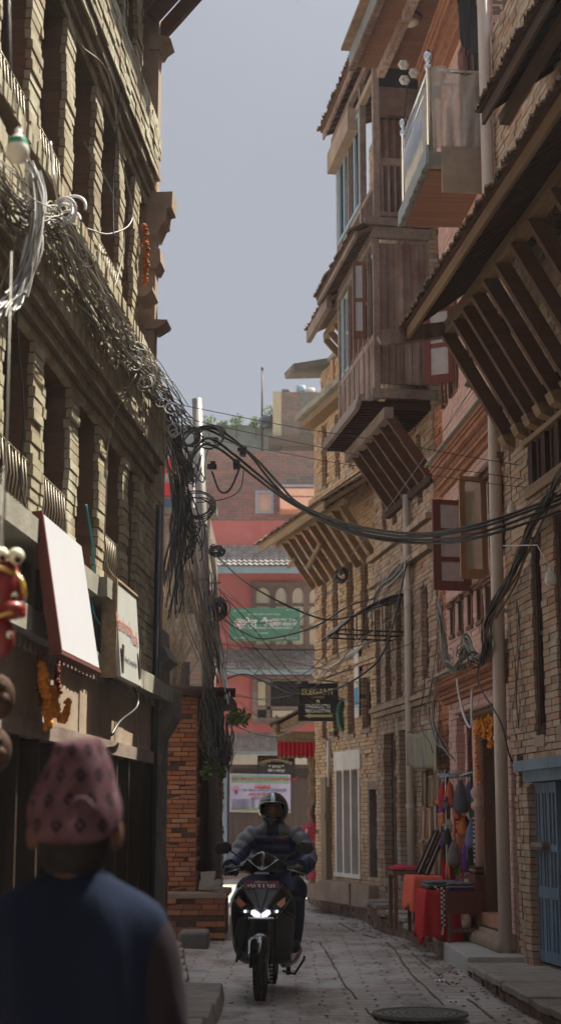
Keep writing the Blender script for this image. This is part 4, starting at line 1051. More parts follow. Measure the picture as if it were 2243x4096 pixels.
# ------------------------------------------------------------------ house beyond, with carved canopy
FR6 = frame(.63, 25.35, 0)
R6 = thing('corner_house', 'small corner house with a carved tiled canopy at the far end of the right row', 'building', FR6)
b = MB(FR6)
brickwall(b, 0, 3.2, .1, 2.7, 0, [(.35,1.25,.95,2.45)], **kw); brickwall(b, 0, 3.2, 2.7, 5.6, 0, [(.5,.9,3.2,4.6)], **kw)
b.box(0, 3.2, -3, -.4, 0, 5.6, 1); b.build('wall', [M['brickR5'], M['mortar']], R6)
b = MB(FR6); b.box(.35,1.25,-.5,-.39,.95,2.45); b.build('doorway', M['dark'], R6)
b = MB(FR6); b.box(.3, 1.3, -.02, .05, .35, .93, 0); b.box(.4,.75,.05,.06,.72,.76,1); b.box(.26,1.34,-.05,.09,.93,.98,0); b.build('half_door', [M['woodTy'], M['dark']], R6)
b = MB(FR6)
for i, (r0, z) in enumerate(((.09,.95),(.07,1.1),(.09,1.2),(.05,1.35),(.05,1.9),(.09,2.0),(.10,2.15),(.06,2.25),(.11,2.4),(.11,2.55))): pass
b.lathe([(.09,.3),(.06,.45),(.07,1.0),(.06,1.75),(.10,1.85),(.075,1.95),(.11,2.1),(.07,2.2),(.12,2.35),(.12,2.5)], (1.32,.06,0), 8, sm=False); b.build('carved_post', M['woodMx'], R6)
b = MB(FR6)
b.hexa([(.6,-.1,3.20),(2.2,-.1,3.20),(2.2,.74,2.85),(1.2,.74,2.85)],[(.6,-.1,3.35),(2.2,-.1,3.35),(2.2,.74,2.95),(1.2,.74,2.95)],1)
tiles_under(b, .9, 2.2, -.05, 3.37, .76, 2.99, 0, course=.09)
b.box(1.15, 1.25, -.05, .70, 2.67, 2.87, 1, j=.01); b.lathe([(.05,2.85),(.07,2.93),(.03,3.03),(.05,3.07),(.01,3.15)], (1.15,.70,0), 8, m=1)
b.build('canopy', [M['tile'], M['woodT']], R6)
t = thing('red_valance', 'red pleated cloth valance hanging below the carved canopy', 'curtain', FR6, (1.14,.4,2.43))
b = MB(FR6); b.sheet(lambda u, v: (1.13+.015*sin(u*60), .0+.68*u, 2.69-.26*v), 60, 3); b.build('cloth', M['red'], t)
b = MB(FR6); b.sheet(lambda u, v: (1.125+.015*sin(u*60), .0+.68*u, 2.45-.03*v+.008*sin(u*40)), 60, 1); b.build('trim', M['woodT'], t)

# ------------------------------------------------------------------ red painted house closing the street
RB = thing('red_house', 'red painted house with pale blue trim and tiled pent roofs', 'building', at=(0,38,0))
Y = 38.0
b = MB()
b.box(-1.95, 3.2, Y, Y+5, 0, 8.72, 0); b.box(-1.4,3.0,Y+.4,Y+4,8.72,8.75,0)
b.build('wall', M['redpaint'], RB)
def pent(z0, z1, x0=-2.0, x1=3.2, mt='tileG', nm='pent_roof'):
    b = MB(Matrix.Translation((0, Y, 0)) @ Matrix.Rotation(0, 4, 'Z'))
    k = 7; pw = .13
    for i in range(k):
        za = z0+(z1-z0)*i/k; zb = z0+(z1-z0)*(i+1)/k; y0 = -.55+.55*i/k; y1 = -.55+.55*(i+1)/k
        x = x0
        while x < x1:
            e = min(x+pw, x1); m_ = (x+e)/2
            p = [(x,y0,za+.012),(m_,y0,za+.05),(e,y0,za+.012),(x,y1+.04,zb),(m_,y1+.04,zb+.03),(e,y1+.04,zb)]
            q = [b.pt(v) for v in p]; b.face((q[0],q[1],q[4],q[3])); b.face((q[1],q[2],q[5],q[4]))
            q2 = [b.pt((v[0],v[1],v[2]-.03)) for v in p[:3]]; b.face((q2[0],q2[1],q[1],q[0])); b.face((q2[1],q2[2],q[2],q[1]))
            x = e
    b.hexa([(x0,-.52,z0-.02),(x1,-.52,z0-.02),(x1,0,z0-.02),(x0,0,z0-.02)],[(x0,-.52,z0-.01),(x1,-.52,z0-.01),(x1,0,z1-.02),(x0,0,z1-.02)],0)
    b.build(nm, M[mt], RB)
pent(7.50, 8.10); pent(4.98, 5.50, mt='tileG'); pent(3.02, 3.46, x0=-2.2, mt='tileG')
b = MB(); b.box(-1.98,3.2,Y-.5,Y-.44,7.32,7.49); b.box(-1.98,3.2,Y-.5,Y-.44,4.84,4.97); b.box(-2.0,3.2,Y-.5,Y-.44,2.95,3.0); b.box(-1.95,-1.28,Y-.12,Y,0.1,2.68); b.build('blue_trim', M['bluepaint'], RB)
b = MB(); b.box(-2.0,3.2,Y-.2,Y-.002,2.70,2.95); b.build('beam', M['whiteP'], RB)
b = MB(); b.box(-2.2,3.2,Y-.3,Y,0,.14); b.build('step', M['plast'], RB)
M['curtain'] = rough_mat('pale_curtain', (.50,.45,.33), (.60,.56,.44), scale=3, stretch=(6,1,.4), bump=.1)
def arched(x0, x1, z0, z1, cols, rows, nm='window'):
    b = MB(); fw = .09; Yn = Y-.10
    b.box(x0, x1, Yn, Y, z1-.1, z1); b.box(x0, x1, Yn, Y, z0, z0+.1); b.box(x0, x0+fw, Yn, Y, z0+.1, z1-.1); b.box(x1-fw, x1, Yn, Y, z0+.1, z1-.1)
    W = (x1-x0-2*fw)/cols
    for i in range(1, cols): b.box(x0+fw+W*i-.07, x0+fw+W*i+.07, Yn+.02, Y, z0+.1, z1-.1)
    for k in range(1, rows):
        zz = z0+(z1-z0)*(1-.5*k/ (rows/2.)) ; b.box(x0+fw, x1-fw, Yn+.025, Y-.005, zz-.05, zz+.03)
    for i in range(cols):
        a, c = x0+fw+W*i+(.07 if i else .0), x0+fw+W*(i+1)-(.07 if i < cols-1 else .0)
        pl = [(a, z1-.1)] + [(a+(c-a)*t, z1-.30+.16*sin(pi*t)**.6) for t in [j/8 for j in range(9)]] + [(c, z1-.1)]
        b.extrude(pl, Yn+.03, Y-.005, 'y')
    f = b.build(nm, wood('window_brown', (.15,.10,.085), (.21,.145,.12)), RB)
    for i in range(cols):
        a, c = x0+fw+W*i, x0+fw+W*(i+1); b = MB(); b.box(a+.01, c-.01, Y-.045, Y-.035, z0+.11, z1-.11); b.build('curtained_pane', M['curtain'], f)
arched(-.70, 1.15, 5.50, 7.16, 4, 3)
b = MB(); b.box(-.68,.80,Y-.1,Y,3.70,3.82); b.box(-.68,.80,Y-.1,Y,4.72,4.84); b.box(-.68,-.56,Y-.1,Y,3.82,4.72); b.box(.68,.80,Y-.1,Y,3.82,4.72); b.box(-.34,-.24,Y-.08,Y,3.82,4.72); b.box(.42,.5,Y-.08,Y,3.82,4.72); b.box(-.56,.68,Y-.08,Y,4.02,4.1)
f = b.build('window', M['woodGx'], RB)
b = MB(); b.box(-.56,.68,Y-.03,Y-.02,3.82,4.72); b.build('pane', M['dark'], f)
b = MB(); b.box(-.55,-.36,Y-.045,Y-.035,4.12,4.7); b.box(-.2,.4,Y-.05,Y-.04,3.84,4.0); b.build('curtained_pane', M['curtain'], f)
b = MB()
for i in range(7): b.tube([(-.2+i*.09,Y-.06,4.1),(-.2+i*.09,Y-.06,4.7)], .008, 5)
b.build('grille', M['iron'], f)
b = MB(); b.box(-1.26,2.6,Y-.08,Y,.14,2.68,0)
x = -1.25
while x < 2.5: b.box(x, x+.115, Y-.10, Y-.08, .16, 2.30, 0); x += .12
for x0 in (-1.22,-.12,.98):
    b.box(x0, x0+.06, Y-.14, Y-.10, .14, 2.68, 0); b.box(x0+.08, x0+1.0, Y-.11, Y-.1, 2.36, 2.6, 1)
    for q in range(6): b.box(x0+.08, x0+1.0, Y-.13, Y-.105, 2.37+q*.04, 2.385+q*.04, 0)
b.build('door', [wood('plank_doors', (.10,.07,.06), (.15,.105,.09)), M['dark']], RB)
b = MB(); b.box(-1.2,-1.17,Y-.14,Y-.1,.1,2.7)
# ------------------------------------------------------------------ brick block behind, and the roofs further off
t = thing('brick_block', 'tall plain brick block rising directly behind the red house', 'building', at=(0,44,0))
b = MB()
FB = Matrix.Translation((-2.15,44,0))
b = MB(FB)
def bw(b, x0, x1, z0, z1, y, ops=(), mi=0):
    b2 = MB(FB, -1); b2.v, b2.f, b2.m, b2.sm = b.v, b.f, b.m, b.sm
    brickwall(b2, x0, x1, z0, z1, -y, ops, bl=.24, bh=.085, jn=.006, dep=.1)
bw(b, 0, 5.5, 7.6, 11.95, 0, [(1.45,1.92,10.12,10.72)])
b.box(0, 5.5, .3, 5, 0, 11.95, 1)
b.build('wall', [M['brickB'], M['mortar']], t)
b = MB(FB); b.box(1.42,1.95,-.03,.12,10.08,10.15); b.box(1.42,1.95,-.03,.12,10.68,10.76); b.box(1.42,1.50,-.03,.12,10.15,10.68); b.box(1.87,1.95,-.03,.12,10.15,10.68)
f = b.build('window', M['bluepaint'], t); b = MB(FB); b.box(1.5,1.87,.06,.08,10.15,10.68); b.build('pane', M['curtain'], f)
b = MB(FB); b.box(.5,.504,-.012,-.008,7.6,10.5)
t2 = thing('cream_box', 'cream painted box fixed to the tall brick block beside its small blue window', 'box', at=(.55,43.6,10.05))
b = MB(); b.box(-.02, 1.9, 43.1, 43.95, 10.04, 10.66); b.build('box', rough_mat('cream_paint', (.62,.52,.34), (.72,.64,.48), scale=3), t2, bevel=.05)
b = MB(); b.box(-.05,1.9,43.05,43.97,10.68,10.74); b.build('lid', M['bluepaint'], t2)
b = MB(); b.box(.1,.2,43.05,43.1,10.35,10.45); b.tube([(.2,43.06,10.4),(1.0,43.06,10.38)], .012, 6); b.build('bracket', M['woodM'], t2)
t = thing('concrete_parapet', 'long mossy grey concrete roof wall behind the tall brick block', 'wall', at=(0,55,0))
b = MB(); b.box(-6, 3.5, 55, 60, 0, 15.55); b.build('wall', rough_mat('mossy_concrete', (.16,.19,.18), (.24,.27,.26), scale=2, dirt=(.10,.13,.10)), t)
t = thing('stair_tower', 'brick and cement stair tower on the distant roof with planters on top', 'building', at=(.6,53,0))
FB = Matrix.Translation((-.32,53,0)); b = MB(FB); bw(b, .35, 2.6, 14.6, 16.25, 0); b.box(.35,2.6,.3,1.6,14,16.25,1)
b.box(0.05,.35,-.05,1.6,14.6,16.25,2); b.box(1.0,1.35,-.05,.2,14.6,16.2,3); b.box(-.1,2.6,-.2,1.6,14.35,14.6,1)
b.build('wall', [M['brickB'], M['mortar'], rough_mat('ochre_plaster', (.42,.36,.24), (.5,.44,.3), scale=2), M['concD']], t)
for i, (x, zt, mt, lb) in enumerate(((.72,16.55,'bluepaint','small blue rooftop planter next to the cream one'),(1.05,16.45,'whiteP','small cream rooftop planter on the stair tower'),(.2,16.4,'concD','dark rooftop planter with a shrub on the stair tower'))):
    b = MB(); b.lathe([(.001,16.25),(.13,16.25),(.17,zt),(.14,zt),(.14,zt-.04),(.001,zt-.04)], (x,53.3,0), 14)
    b.build('planter', M[mt], label=lb, cat='planter', origin=(x,53.3,16.25))
def leafclump(b, c, r, n, sz, rnd=R, m=0, fl=1.0):
    for _ in range(n):
        a, e, q = rnd.uniform(0, 2*pi), rnd.uniform(-1, 1), rnd.random()**.4
        p = Vector((c[0]+r*q*cos(a)*math.sqrt(1-e*e), c[1]+r*q*sin(a)*math.sqrt(1-e*e), c[2]+r*fl*q*e))
        u = Vector((rnd.uniform(-1,1), rnd.uniform(-1,1), rnd.uniform(-1,1))).normalized(); w = u.orthogonal().normalized()
        s_ = sz*rnd.uniform(.5, 1.3)
        i = [b.pt(p-u*s_), b.pt(p+w*s_*.45), b.pt(p+u*s_), b.pt(p-w*s_*.45)]; b.face(i, m)
for x, z, r, lb in ((.1,16.5,.22,'small shrub in the dark planter on the stair tower'),(-.35,15.9,.4,'climbing plant at the corner of the stair tower'),(-1.6,15.65,.28,'low bush on the parapet left of the stair tower'),(-2.6,15.6,.3,'bush growing on the parapet above the street pole'),(-.9,15.6,.25,'small bush on the parapet beside the antenna'),(-2.1,15.5,.2,'little weed on the middle of the parapet'),(-1.1,13.2,.35,'light green plant on the terrace below the parapet')):
    b = MB(); b.tube([(x,54.6 if z < 15 else 54.9,z-.6),(x,54.9,z)], .02, 5, 1); leafclump(b, (x,54.8,z), r, 170, .07)
    b.build('bush', [M['foliage'], M['woodM']], label=lb, cat='plant', origin=(x,54.8,z-.4), group='plants on the distant roofs')
t = thing('antenna', 'thin red mast with a spike rising above the distant parapet', 'mast', at=(-.66,54,14))
b = MB(); b.tube([(-.66,54,13.8),(-.66,54,17.35)], [.045,.03], 6); b.build('mast', M['iron'], t); b = MB(); b.lathe([(.001,17.5),(.05,17.42),(.05,17.36),(.001,17.34)], (-.66,54,0), 8); b.build('spike', M['iron'], t)
t = thing('water_tank', 'black rounded water tank on the roof beside the red mast', 'tank', at=(-.4,53.6,15.1))
b = MB(); b.lathe([(.001,15.1),(.3,15.1),(.33,15.2),(.33,15.45),(.2,15.6),(.001,15.62)], (-.4,53.8,0), 16); b.build('tank', M['gloss'], t); b = MB(); b.lathe([(.001,15.6),(.1,15.6),(.1,15.66),(.001,15.66)], (-.4,53.8,0), 12); b.build('lid', M['black'], t)
# left background
t = thing('rear_house', 'hazy brown brick house with small windows seen behind the leaning street pole', 'building', at=(-4,30,0))
FB = Matrix.Translation((-5.6,30,0)); b = MB(FB); ops = [(3.1,3.4,3.6,4.4),(3.55,3.85,3.6,4.4),(3.1,3.4,5.4,6.2),(3.6,3.9,5.4,6.2)]
bw(b, 1.5, 4.2, 2.0, 7.3, 0, ops); b.box(0,4.2,.3,4,0,7.3,1); b.build('wall', [M['brickB'], M['mortar']], t)
for a, c, z0, z1 in ops:
    b = MB(FB); b.box(a,c,.02,.1,z0,z1); b.box(a-.03,c+.03,-.03,.02,z0-.05,z0); b.build('window', M['dark'], t)
b = MB(FB); b.box(0,4.35,-.15,.3,7.3,7.42); b.build('cornice', M['concD'], t)
t = thing('rear_house', 'distant pale house with a blue band and red cloth, left of the street pole', 'building', at=(-4,41,0))
b = MB(); b.box(-7,-2.35,41,45,0,10.6,0); b.build('wall', rough_mat('pale_wall', (.32,.34,.36), (.40,.42,.44), scale=2), t)
b = MB(); b.box(-4,-2.38,40.9,41,9.0,9.9); b.build('blue_band', M['bluedark'], t); b = MB(); b.box(-3.6,-2.5,40.7,41,10.6,10.95); b.box(-3.2,-2.7,40.8,41,9.95,10.3); b.build('hung_cloth', M['red'], t)
# ------------------------------------------------------------------ brick shed on the left
t = thing('brick_shed', 'low shed of bare orange bricks under a dark timber slab roof on a worn plinth', 'shed', at=(-1.4,19.3,0))
FS = Matrix.Translation((-2.6,19.3,0)); b = MB(FS)
b2 = MB(FS, -1); b2.v, b2.f, b2.m, b2.sm = b.v, b.f, b.m, b.sm
brickwall(b2, 0, 1.57, .5, 2.92, 0, [], bl=.2, bh=.058, jn=.016, gap=.012, miss=.02, dep=.1); b.box(0,1.55,.02,2.4,.1,2.9,1)
b.build('front_wall', [M['brickO'], M['mortarO']], t)
FS2 = frame(-1.02, 19.32, 5)
b = MB(FS2, -1); brickwall(b, .0, 2.6, .45, 2.9, .0, [(.18,.75,.5,2.2)], bl=.2, bh=.058, jn=.014, miss=.01); b.box(0,2.6,-1,-.3,.1,2.9,1)
b.build('side_wall', [M['riser'], M['mortarO']], t)
b = MB(FS2, -1); b.box(.18,.75,-.2,-.12,.5,2.2); b.box(.18,.24,-.12,.03,.5,2.2); b.box(.7,.76,-.12,.03,.5,2.2); b.box(.15,.8,-.1,.05,2.2,2.3); b.build('door', M['woodD'], t)
b = MB()
b.hexa([(-2.7,19.05,2.92),(-.62,19.05,2.88),(-.60,22,2.9),(-2.7,22,2.95)],[(-2.7,19.05,3.02),(-.66,19.05,3.0),(-.62,22,3.02),(-2.7,22,3.06)])
b.tube([(-1.5,19.0,2.98),(-.55,19.02,2.93)], [.06,.055], 8); b.build('roof', M['woodD'], t)
b = MB()
FP = Matrix.Translation((-2.6,18.72,0)); b2 = MB(FP, -1)
b = MB(FP); b2.v, b2.f, b2.m, b2.sm = b.v, b.f, b.m, b.sm
brickwall(b2, 0, 1.95, -.02, .5, 0, [], bl=.22, bh=.065, jn=.02, miss=.03); b.box(0,1.93,.02,1.8,0,.52,1); b.box(0,1.97,-.02,1.8,.5,.56,2, j=.01)
b.build('plinth', [M['brickO'], M['mortarO'], M['plast']], t)
b = MB(); 
for x0,x1,y0,y1,z0,z1 in ((-1.0,-.72,19.2,19.5,.56,.68),(-.98,-.8,19.25,19.45,.68,.78),(-.8,-.66,18.85,19.1,.56,.62)): b.box(x0,x1,y0,y1,z0,z1,j=.02)
b.build('stone_heap', M['stone'], label='loose stones piled on the corner of the brick shed plinth', cat='stones', origin=(-.85,19.2,.56))
b = MB(); 
b.lathe([(.001,.10),(.085,.10),(.085,.98),(.06,1.0),(.05,1.35),(.045,1.37),(.001,1.37)], (-1.30,17.2,0), 14)
b.build('bollard', M['woodRed'], label='dark red tapering post at the corner column of the left house', cat='post', origin=(-1.3,17.2,.1))
# leaning pole
PT, PB = Vector((-1.13,20.3,7.0)), Vector((-.80,20.3,0))
t = thing('street_pole', 'pale leaning steel utility pole behind the brick shed carrying all the cables', 'pole', at=(-.8,20.3,0))
b = MB(); b.tube([PB, PB.lerp(PT,.62), PB.lerp(PT,.63), PT], [.09,.082,.075,.07], 16); b.build('shaft', M['pole'], t)
b = MB()
for q in (.645,.58,.75): b = MB(); p = PB.lerp(PT, q); b.lathe([(.078,p.z-.012),(.078,p.z+.012)], (p.x,p.y,0), 14, sm=False); b.build('collar', M['iron'], t)
b = MB(); p = PB.lerp(PT,.64); b.beam(p, p+Vector((.22,-.02,.0)), .02, .02); b.build('bracket', M['iron'], t)
# dry brooms / stalks on the shed roof
b = MB()
for i in range(150):
    a = R.gauss(0, .5); x0 = -1.6+R.uniform(-.35,.35); y0 = 19.6+R.uniform(-.2,.6); L_ = R.uniform(.7,2.2)
    p0 = Vector((x0, y0, 3.03)); p1 = p0+Vector((sin(a)*L_*.5, R.uniform(-.2,.2), cos(a)*L_)); mid = p0.lerp(p1,.5)+Vector((R.uniform(-.06,.06),0,0))
    b.tube([p0,mid,p1], [.007,.005,.002], 3, caps=False)
b.build('dry_stalks', M['drygrass'], label='sheaf of dry straw coloured stalks standing on the shed roof', cat='stalks', kind='stuff', origin=(-1.4,19.7,3.0))
# ------------------------------------------------------------------ signs with their writing
FACE = Matrix(((1,0,0,0),(0,0,-1,0),(0,1,0,0),(0,0,0,1)))    # text plane turned to face -y
M['wht'] = plain('white_lettering', (.75,.75,.75), rough=.6); M['grn'] = rough_mat('green_board', (.075,.22,.15), (.10,.26,.18), scale=3, bump=0)
def board(name, label, cat, x0, x1, y, z0, z1, mt, th=.03, frame_m=None):
    t = thing(name, label, cat, at=((x0+x1)/2, y, z0))
    b = MB(); b.box(x0, x1, y, y+th, z0, z1); b.build('panel', mt, t)
    if frame_m:
        b = MB(); e = .03
        b.box(x0-e,x1+e,y-.01,y+th,z1,z1+e); b.box(x0-e,x1+e,y-.01,y+th,z0-e,z0); b.box(x0-e,x0,y-.01,y+th,z0,z1); b.box(x1,x1+e,y-.01,y+th,z0,z1); b.build('frame', frame_m, t)
    return t
def label_text(t, s, size, x, y, z, mt, nm='lettering', rot=0, **k):
    o = t.matrix_world.translation
    return text_mesh(s, size, nm, mt, t, Matrix.Translation((x-o.x, y-.004-o.y, z-o.z)) @ Matrix.Rotation(rot, 4, 'Y') @ FACE, **k)
t = board('sign_board', 'large green cooperative society board with white Nepali lettering on the red house', 'sign', -1.24, .47, 37.36, 5.64, 6.44, M['grn'])
label_text(t, 'श्वेत भैरव', .25, -.55, 37.36, 6.06, M['wht'], bold=.006, sx=1.1)
label_text(t, 'बचत तथा ऋण', .105, .07, 37.36, 6.14, M['wht'], bold=.002); label_text(t, 'सहकारी संस्था लि.', .10, .07, 37.36, 6.04, M['wht'], bold=.002)
label_text(t, 'Swet Bhairab Saving & Credit Co-operative Society Ltd.', .072, -.24, 37.36, 5.955, M['wht'], sx=.66, bold=.001)
label_text(t, 'दिगो र सहकारी', .055, -.45, 37.36, 5.82, M['wht']); label_text(t, 'प्रारम्भिक सहकारी कार्यालय भक्तपुर', .055, -.4, 37.36, 6.28, M['wht'])
label_text(t, 'Email:shwetbhai@yahoo.com', .06, .12, 37.36, 5.71, M['wht'], sx=.8); label_text(t, 'दर्ता नं. ३५४/०६६', .05, -.98, 37.36, 6.37, M['wht']); label_text(t, 'फोन नं. ६६१४', .05, .25, 37.36, 6.39, M['wht']); label_text(t, 'का.व. भक्तपुर', .05, -.98, 37.36, 5.71, M['wht'])
b = MB(); b.lathe([(.001,0),(.125,0),(.125,.006),(.001,.006)], (0,0,0), 28, sm=False); b.v = [(v[0]-1.0, 37.354-v[2], v[1]+6.05) for v in b.v]; o = b.build('emblem', M['wht'], t)
b = MB(); b.lathe([(.075,0),(.10,0),(.10,.006),(.075,.006)], (0,0,0), 24, sm=False, caps=False); b.v = [(v[0]-1.0, 37.347-v[2], v[1]+6.05) for v in b.v]; b.build('emblem_ring', M['redpaint'], o)
t = board('name_board', 'black reading room name board with golden arched lettering above the plank doors', 'sign', -.52, .32, 37.80, 2.47, 2.88, plain('black_board', (.012,.014,.02), rough=.4), frame_m=M['woodD'])
gold = plain('gold_paint', (.42,.30,.14), rough=.5)
wd = ['श्री', 'ग', 'णे', 'श', 'वा', 'च', 'ना', 'ल', 'य']
for i, ch in enumerate(wd):
    a = (i-4)/4; label_text(t, ch, .115, -.10+a*.34, 37.80, 2.79-.07*a*a, gold, rot=a*.42, bold=.003)
label_text(t, '* २०५२ *', .10, -.10, 37.80, 2.645, M['wht'], bold=.002); label_text(t, 'येछें-२ भक्तपुर', .075, -.10, 37.80, 2.55, M['wht'], bold=.001)
# banner
t = thing('banner', 'white printed banner with a green heading hung on the plank doors', 'banner', at=(-.5,37.78,1.56))
M['bannerW'] = rough_mat('banner_vinyl', (.50,.48,.68), (.58,.56,.76), scale=1.5, bump=.1, rough=.5); M['bannerG'] = rough_mat('banner_green', (.22,.42,.33), (.28,.48,.38), scale=4, bump=0)
def bs(x0, x1, z0, z1, mt, nm, d=0, par=None):
    b = MB(); b.sheet(lambda u, v: (x0+(x1-x0)*u, 37.77-d+.018*sin((x0+(x1-x0)*u)*7+2*(z0+(z1-z0)*v))+.006*sin((x0+(x1-x0)*u)*19), z0+(z1-z0)*v-.02*((x0+(x1-x0)*u)+.5)), 24, 4); return b.build(nm, mt, par or t)
cl = bs(-1.22,.24,1.56,2.47,M['bannerW'],'cloth'); bs(-1.18,.20,2.25,2.44,M['bannerG'],'heading_band',.008,cl); bs(-1.18,.22,1.60,1.67,rough_mat('banner_olive',(.32,.40,.16),(.38,.46,.2),bump=0),'foot_band',.008,cl)
redp = plain('red_print', (.62,.05,.05), rough=.6); navy = plain('navy_print', (.10,.10,.26), rough=.6)
bs(-.62,.42-.72+.06,2.13,2.21,redp,'title_patch',.008,cl)
label_text(t, 'सहकारीको बचत सम्बन्धी सूचना', .06, -.40, 37.75, 2.18, M['wht']); label_text(t, 'श्वेत भैरव बचत तथा ऋण सहकारी संस्था लि.', .095, -.38, 37.74, 2.34, redp, bold=.001)
label_text(t, 'यस संस्था परिवारको सदस्यहरुको', .085, -.38, 37.75, 2.08, navy); label_text(t, 'सदस्यता लिन आउनुहोला', .085, -.38, 37.75, 1.98, redp, bold=.001); label_text(t, 'सम्पर्क गर्नुहोला ।', .085, -.40, 37.75, 1.89, navy)
for i in range(6): label_text(t, 'सूचना तथा जानकारी बचत योजना', .05, -.88, 37.75, 1.97-.045*i-.02 if i > 5 else 1.86-.042*i, navy, sx=.9)
b = MB(); b.lathe([(.001,0),(.085,0),(.085,.005),(.001,.005)], (0,0,0), 20, sm=False); b.v = [(v[0]-1.06, 37.735-v[2], v[1]+2.10) for v in b.v]; b.build('pink_disc', plain('pink_print', (.60,.30,.40), rough=.6), cl)
b = MB(); b.box(-1.09,-1.03,37.722,37.728,1.99,2.10); b.build('figure_print', navy, cl)
# ELEGANT CAKES board
t = board('sign_board', 'black hanging bakery board with gold lettering, phone numbers and a yellow arrow', 'sign', .30, .85, 24.0, 2.92, 3.44, plain('matt_black', (.012,.012,.013), rough=.35), th=.05, frame_m=M['black'])
gl = plain('gold_vinyl', (.68,.56,.22), rough=.5); cr = plain('cream_vinyl', (.85,.82,.76), rough=.6)
label_text(t, 'ELEGANT', .125, .575, 24.0, 3.335, gl, bold=.004, sx=.95); label_text(t, 'CAKES', .045, .575, 24.0, 3.255, gl, sx=1.5)
label_text(t, '9843558736', .078, .575, 24.0, 3.115, cr, bold=.0035); label_text(t, '9813109746', .078, .575, 24.0, 3.045, cr, bold=.0035)
b = MB(); b.extrude([(.36,2.97),(.46,3.01),(.46,2.99),(.80,2.99),(.80,2.95),(.46,2.95),(.46,2.93)], 23.992, 23.998, 'y'); b.build('arrow', gl, t)
b = MB(); b.box(.55,.60,23.992,23.998,3.16,3.215); b.build('phone_symbol', cr, t)
b = MB(); b.tube([(.561,23.988,3.20),(.566,23.988,3.185),(.578,23.988,3.172),(.589,23.988,3.167)], .004, 5); b.build('handset_mark', M['black'], t)
b = MB(); b.tube([(.60,24.03,3.44),(.62,24.05,3.52),(1.05,24.3,3.5)], .012, 6); b.tube([(.83,24.03,3.2),(1.02,24.2,3.2)], .012, 6); b.build('bracket', M['iron'], t)
# left boards
t = thing('sign_board', 'big blank white board leaning back above the shop ledge, red edge', 'sign', FL, (-4.85,.2,2.26), sg=-1)
b = MB(FL, -1); b.hexa([(-5.32,.245,2.25),(-4.33,.245,2.25),(-4.33,.27,2.255),(-5.32,.27,2.255)],[(-5.32,.125,2.95),(-4.33,.125,2.95),(-4.33,.15,2.955),(-5.32,.15,2.955)]); b.build('panel', rough_mat('white_flex', (.50,.50,.55), (.54,.54,.59), scale=2, bump=.02, rough=.4, spec=.4), t)
b = MB(FL, -1); b.hexa([(-5.345,.215,2.24),(-5.322,.215,2.24),(-5.322,.275,2.25),(-5.345,.275,2.25)],[(-5.345,.10,2.96),(-5.322,.10,2.96),(-5.322,.155,2.965),(-5.345,.155,2.965)])
b.hexa([(-5.345,.215,2.225),(-4.31,.215,2.225),(-4.31,.275,2.23),(-5.345,.275,2.23)],[(-5.345,.215,2.24),(-4.31,.215,2.24),(-4.31,.275,2.247),(-5.345,.275,2.247)]); b.build('frame', M['woodRed'], t)
b = MB(FL, -1); b.beam((-4.32,.22,2.26),(-4.2,.22,2.27),.012,.012); b.build('bolt', M['ironL'], t)
t = thing('sign_board', 'narrow grey shop board with faded red lettering and framed edge', 'sign', FL, (-2.8,.2,2.3), sg=-1)
b = MB(FL, -1); b.hexa([(-3.2,.14,2.31),(-2.4,.14,2.31),(-2.4,.19,2.31),(-3.2,.19,2.31)],[(-3.2,.09,2.93),(-2.4,.09,2.93),(-2.4,.14,2.93),(-3.2,.14,2.93)]); b.build('panel', rough_mat('old_sign_sheet', (.42,.43,.41), (.55,.56,.54), scale=2, rough=.3, bump=.02, spec=.6), t)
b = MB(FL, -1); b.box(-3.225,-3.202,.06,.16,2.3,2.94); b.hexa([(-3.22,.06,2.935),(-2.39,.06,2.935),(-2.39,.15,2.935),(-3.22,.15,2.935)],[(-3.22,.06,2.95),(-2.39,.06,2.95),(-2.39,.15,2.95),(-3.22,.15,2.95)]); b.build('frame', M['woodT'], t)
SGN = Matrix(((1,0,0,0),(0,0,-1,0),(0,1,0,0),(0,0,0,1)))
rdp = plain('faded_red_print', (.45,.20,.18), rough=.5)
for tx, sz, s_, z_, mt in (('Handmade', .15, -2.98, 2.66, rdp), ('Mask', .15, -2.60, 2.62, rdp), ('Wood Carving & Mask', .05, -2.80, 2.44, plain('grey_print', (.15,.15,.17), rough=.5))):
    n_ = .14+(2.93-z_)*.081+.003
    mm = WM[t.name].inverted() @ FL @ Matrix.Translation((s_, -n_-.001, z_)) @ Matrix.Rotation(-.08, 4, 'X') @ SGN
    text_mesh(tx, sz, 'lettering', mt, t, mm, depth=.0008, sx=.9 if sz > .1 else 1)
b = MB(FL, -1); b.box(-3.16,-3.10,.185,.1905,2.34,2.52); b.box(-2.50,-2.44,.185,.1905,2.36,2.56); b.build('printed_picture', M['woodD'], t)
t = thing('wall_sign', 'tall narrow white strip sign with blue print on the far brick piers', 'sign', FR5, (.4,.03,2.6))
b = MB(FR5); b.box(.31,.52,.03,.045,2.88,3.92); b.build('panel', M['whiteP'], t); b = MB(FR5); b.box(.33,.50,.045,.048,3.06,3.32); b.build('blue_print', plain('blue_print', (.08,.30,.50), rough=.5), t)
for i in range(9): b = MB(FR5); 
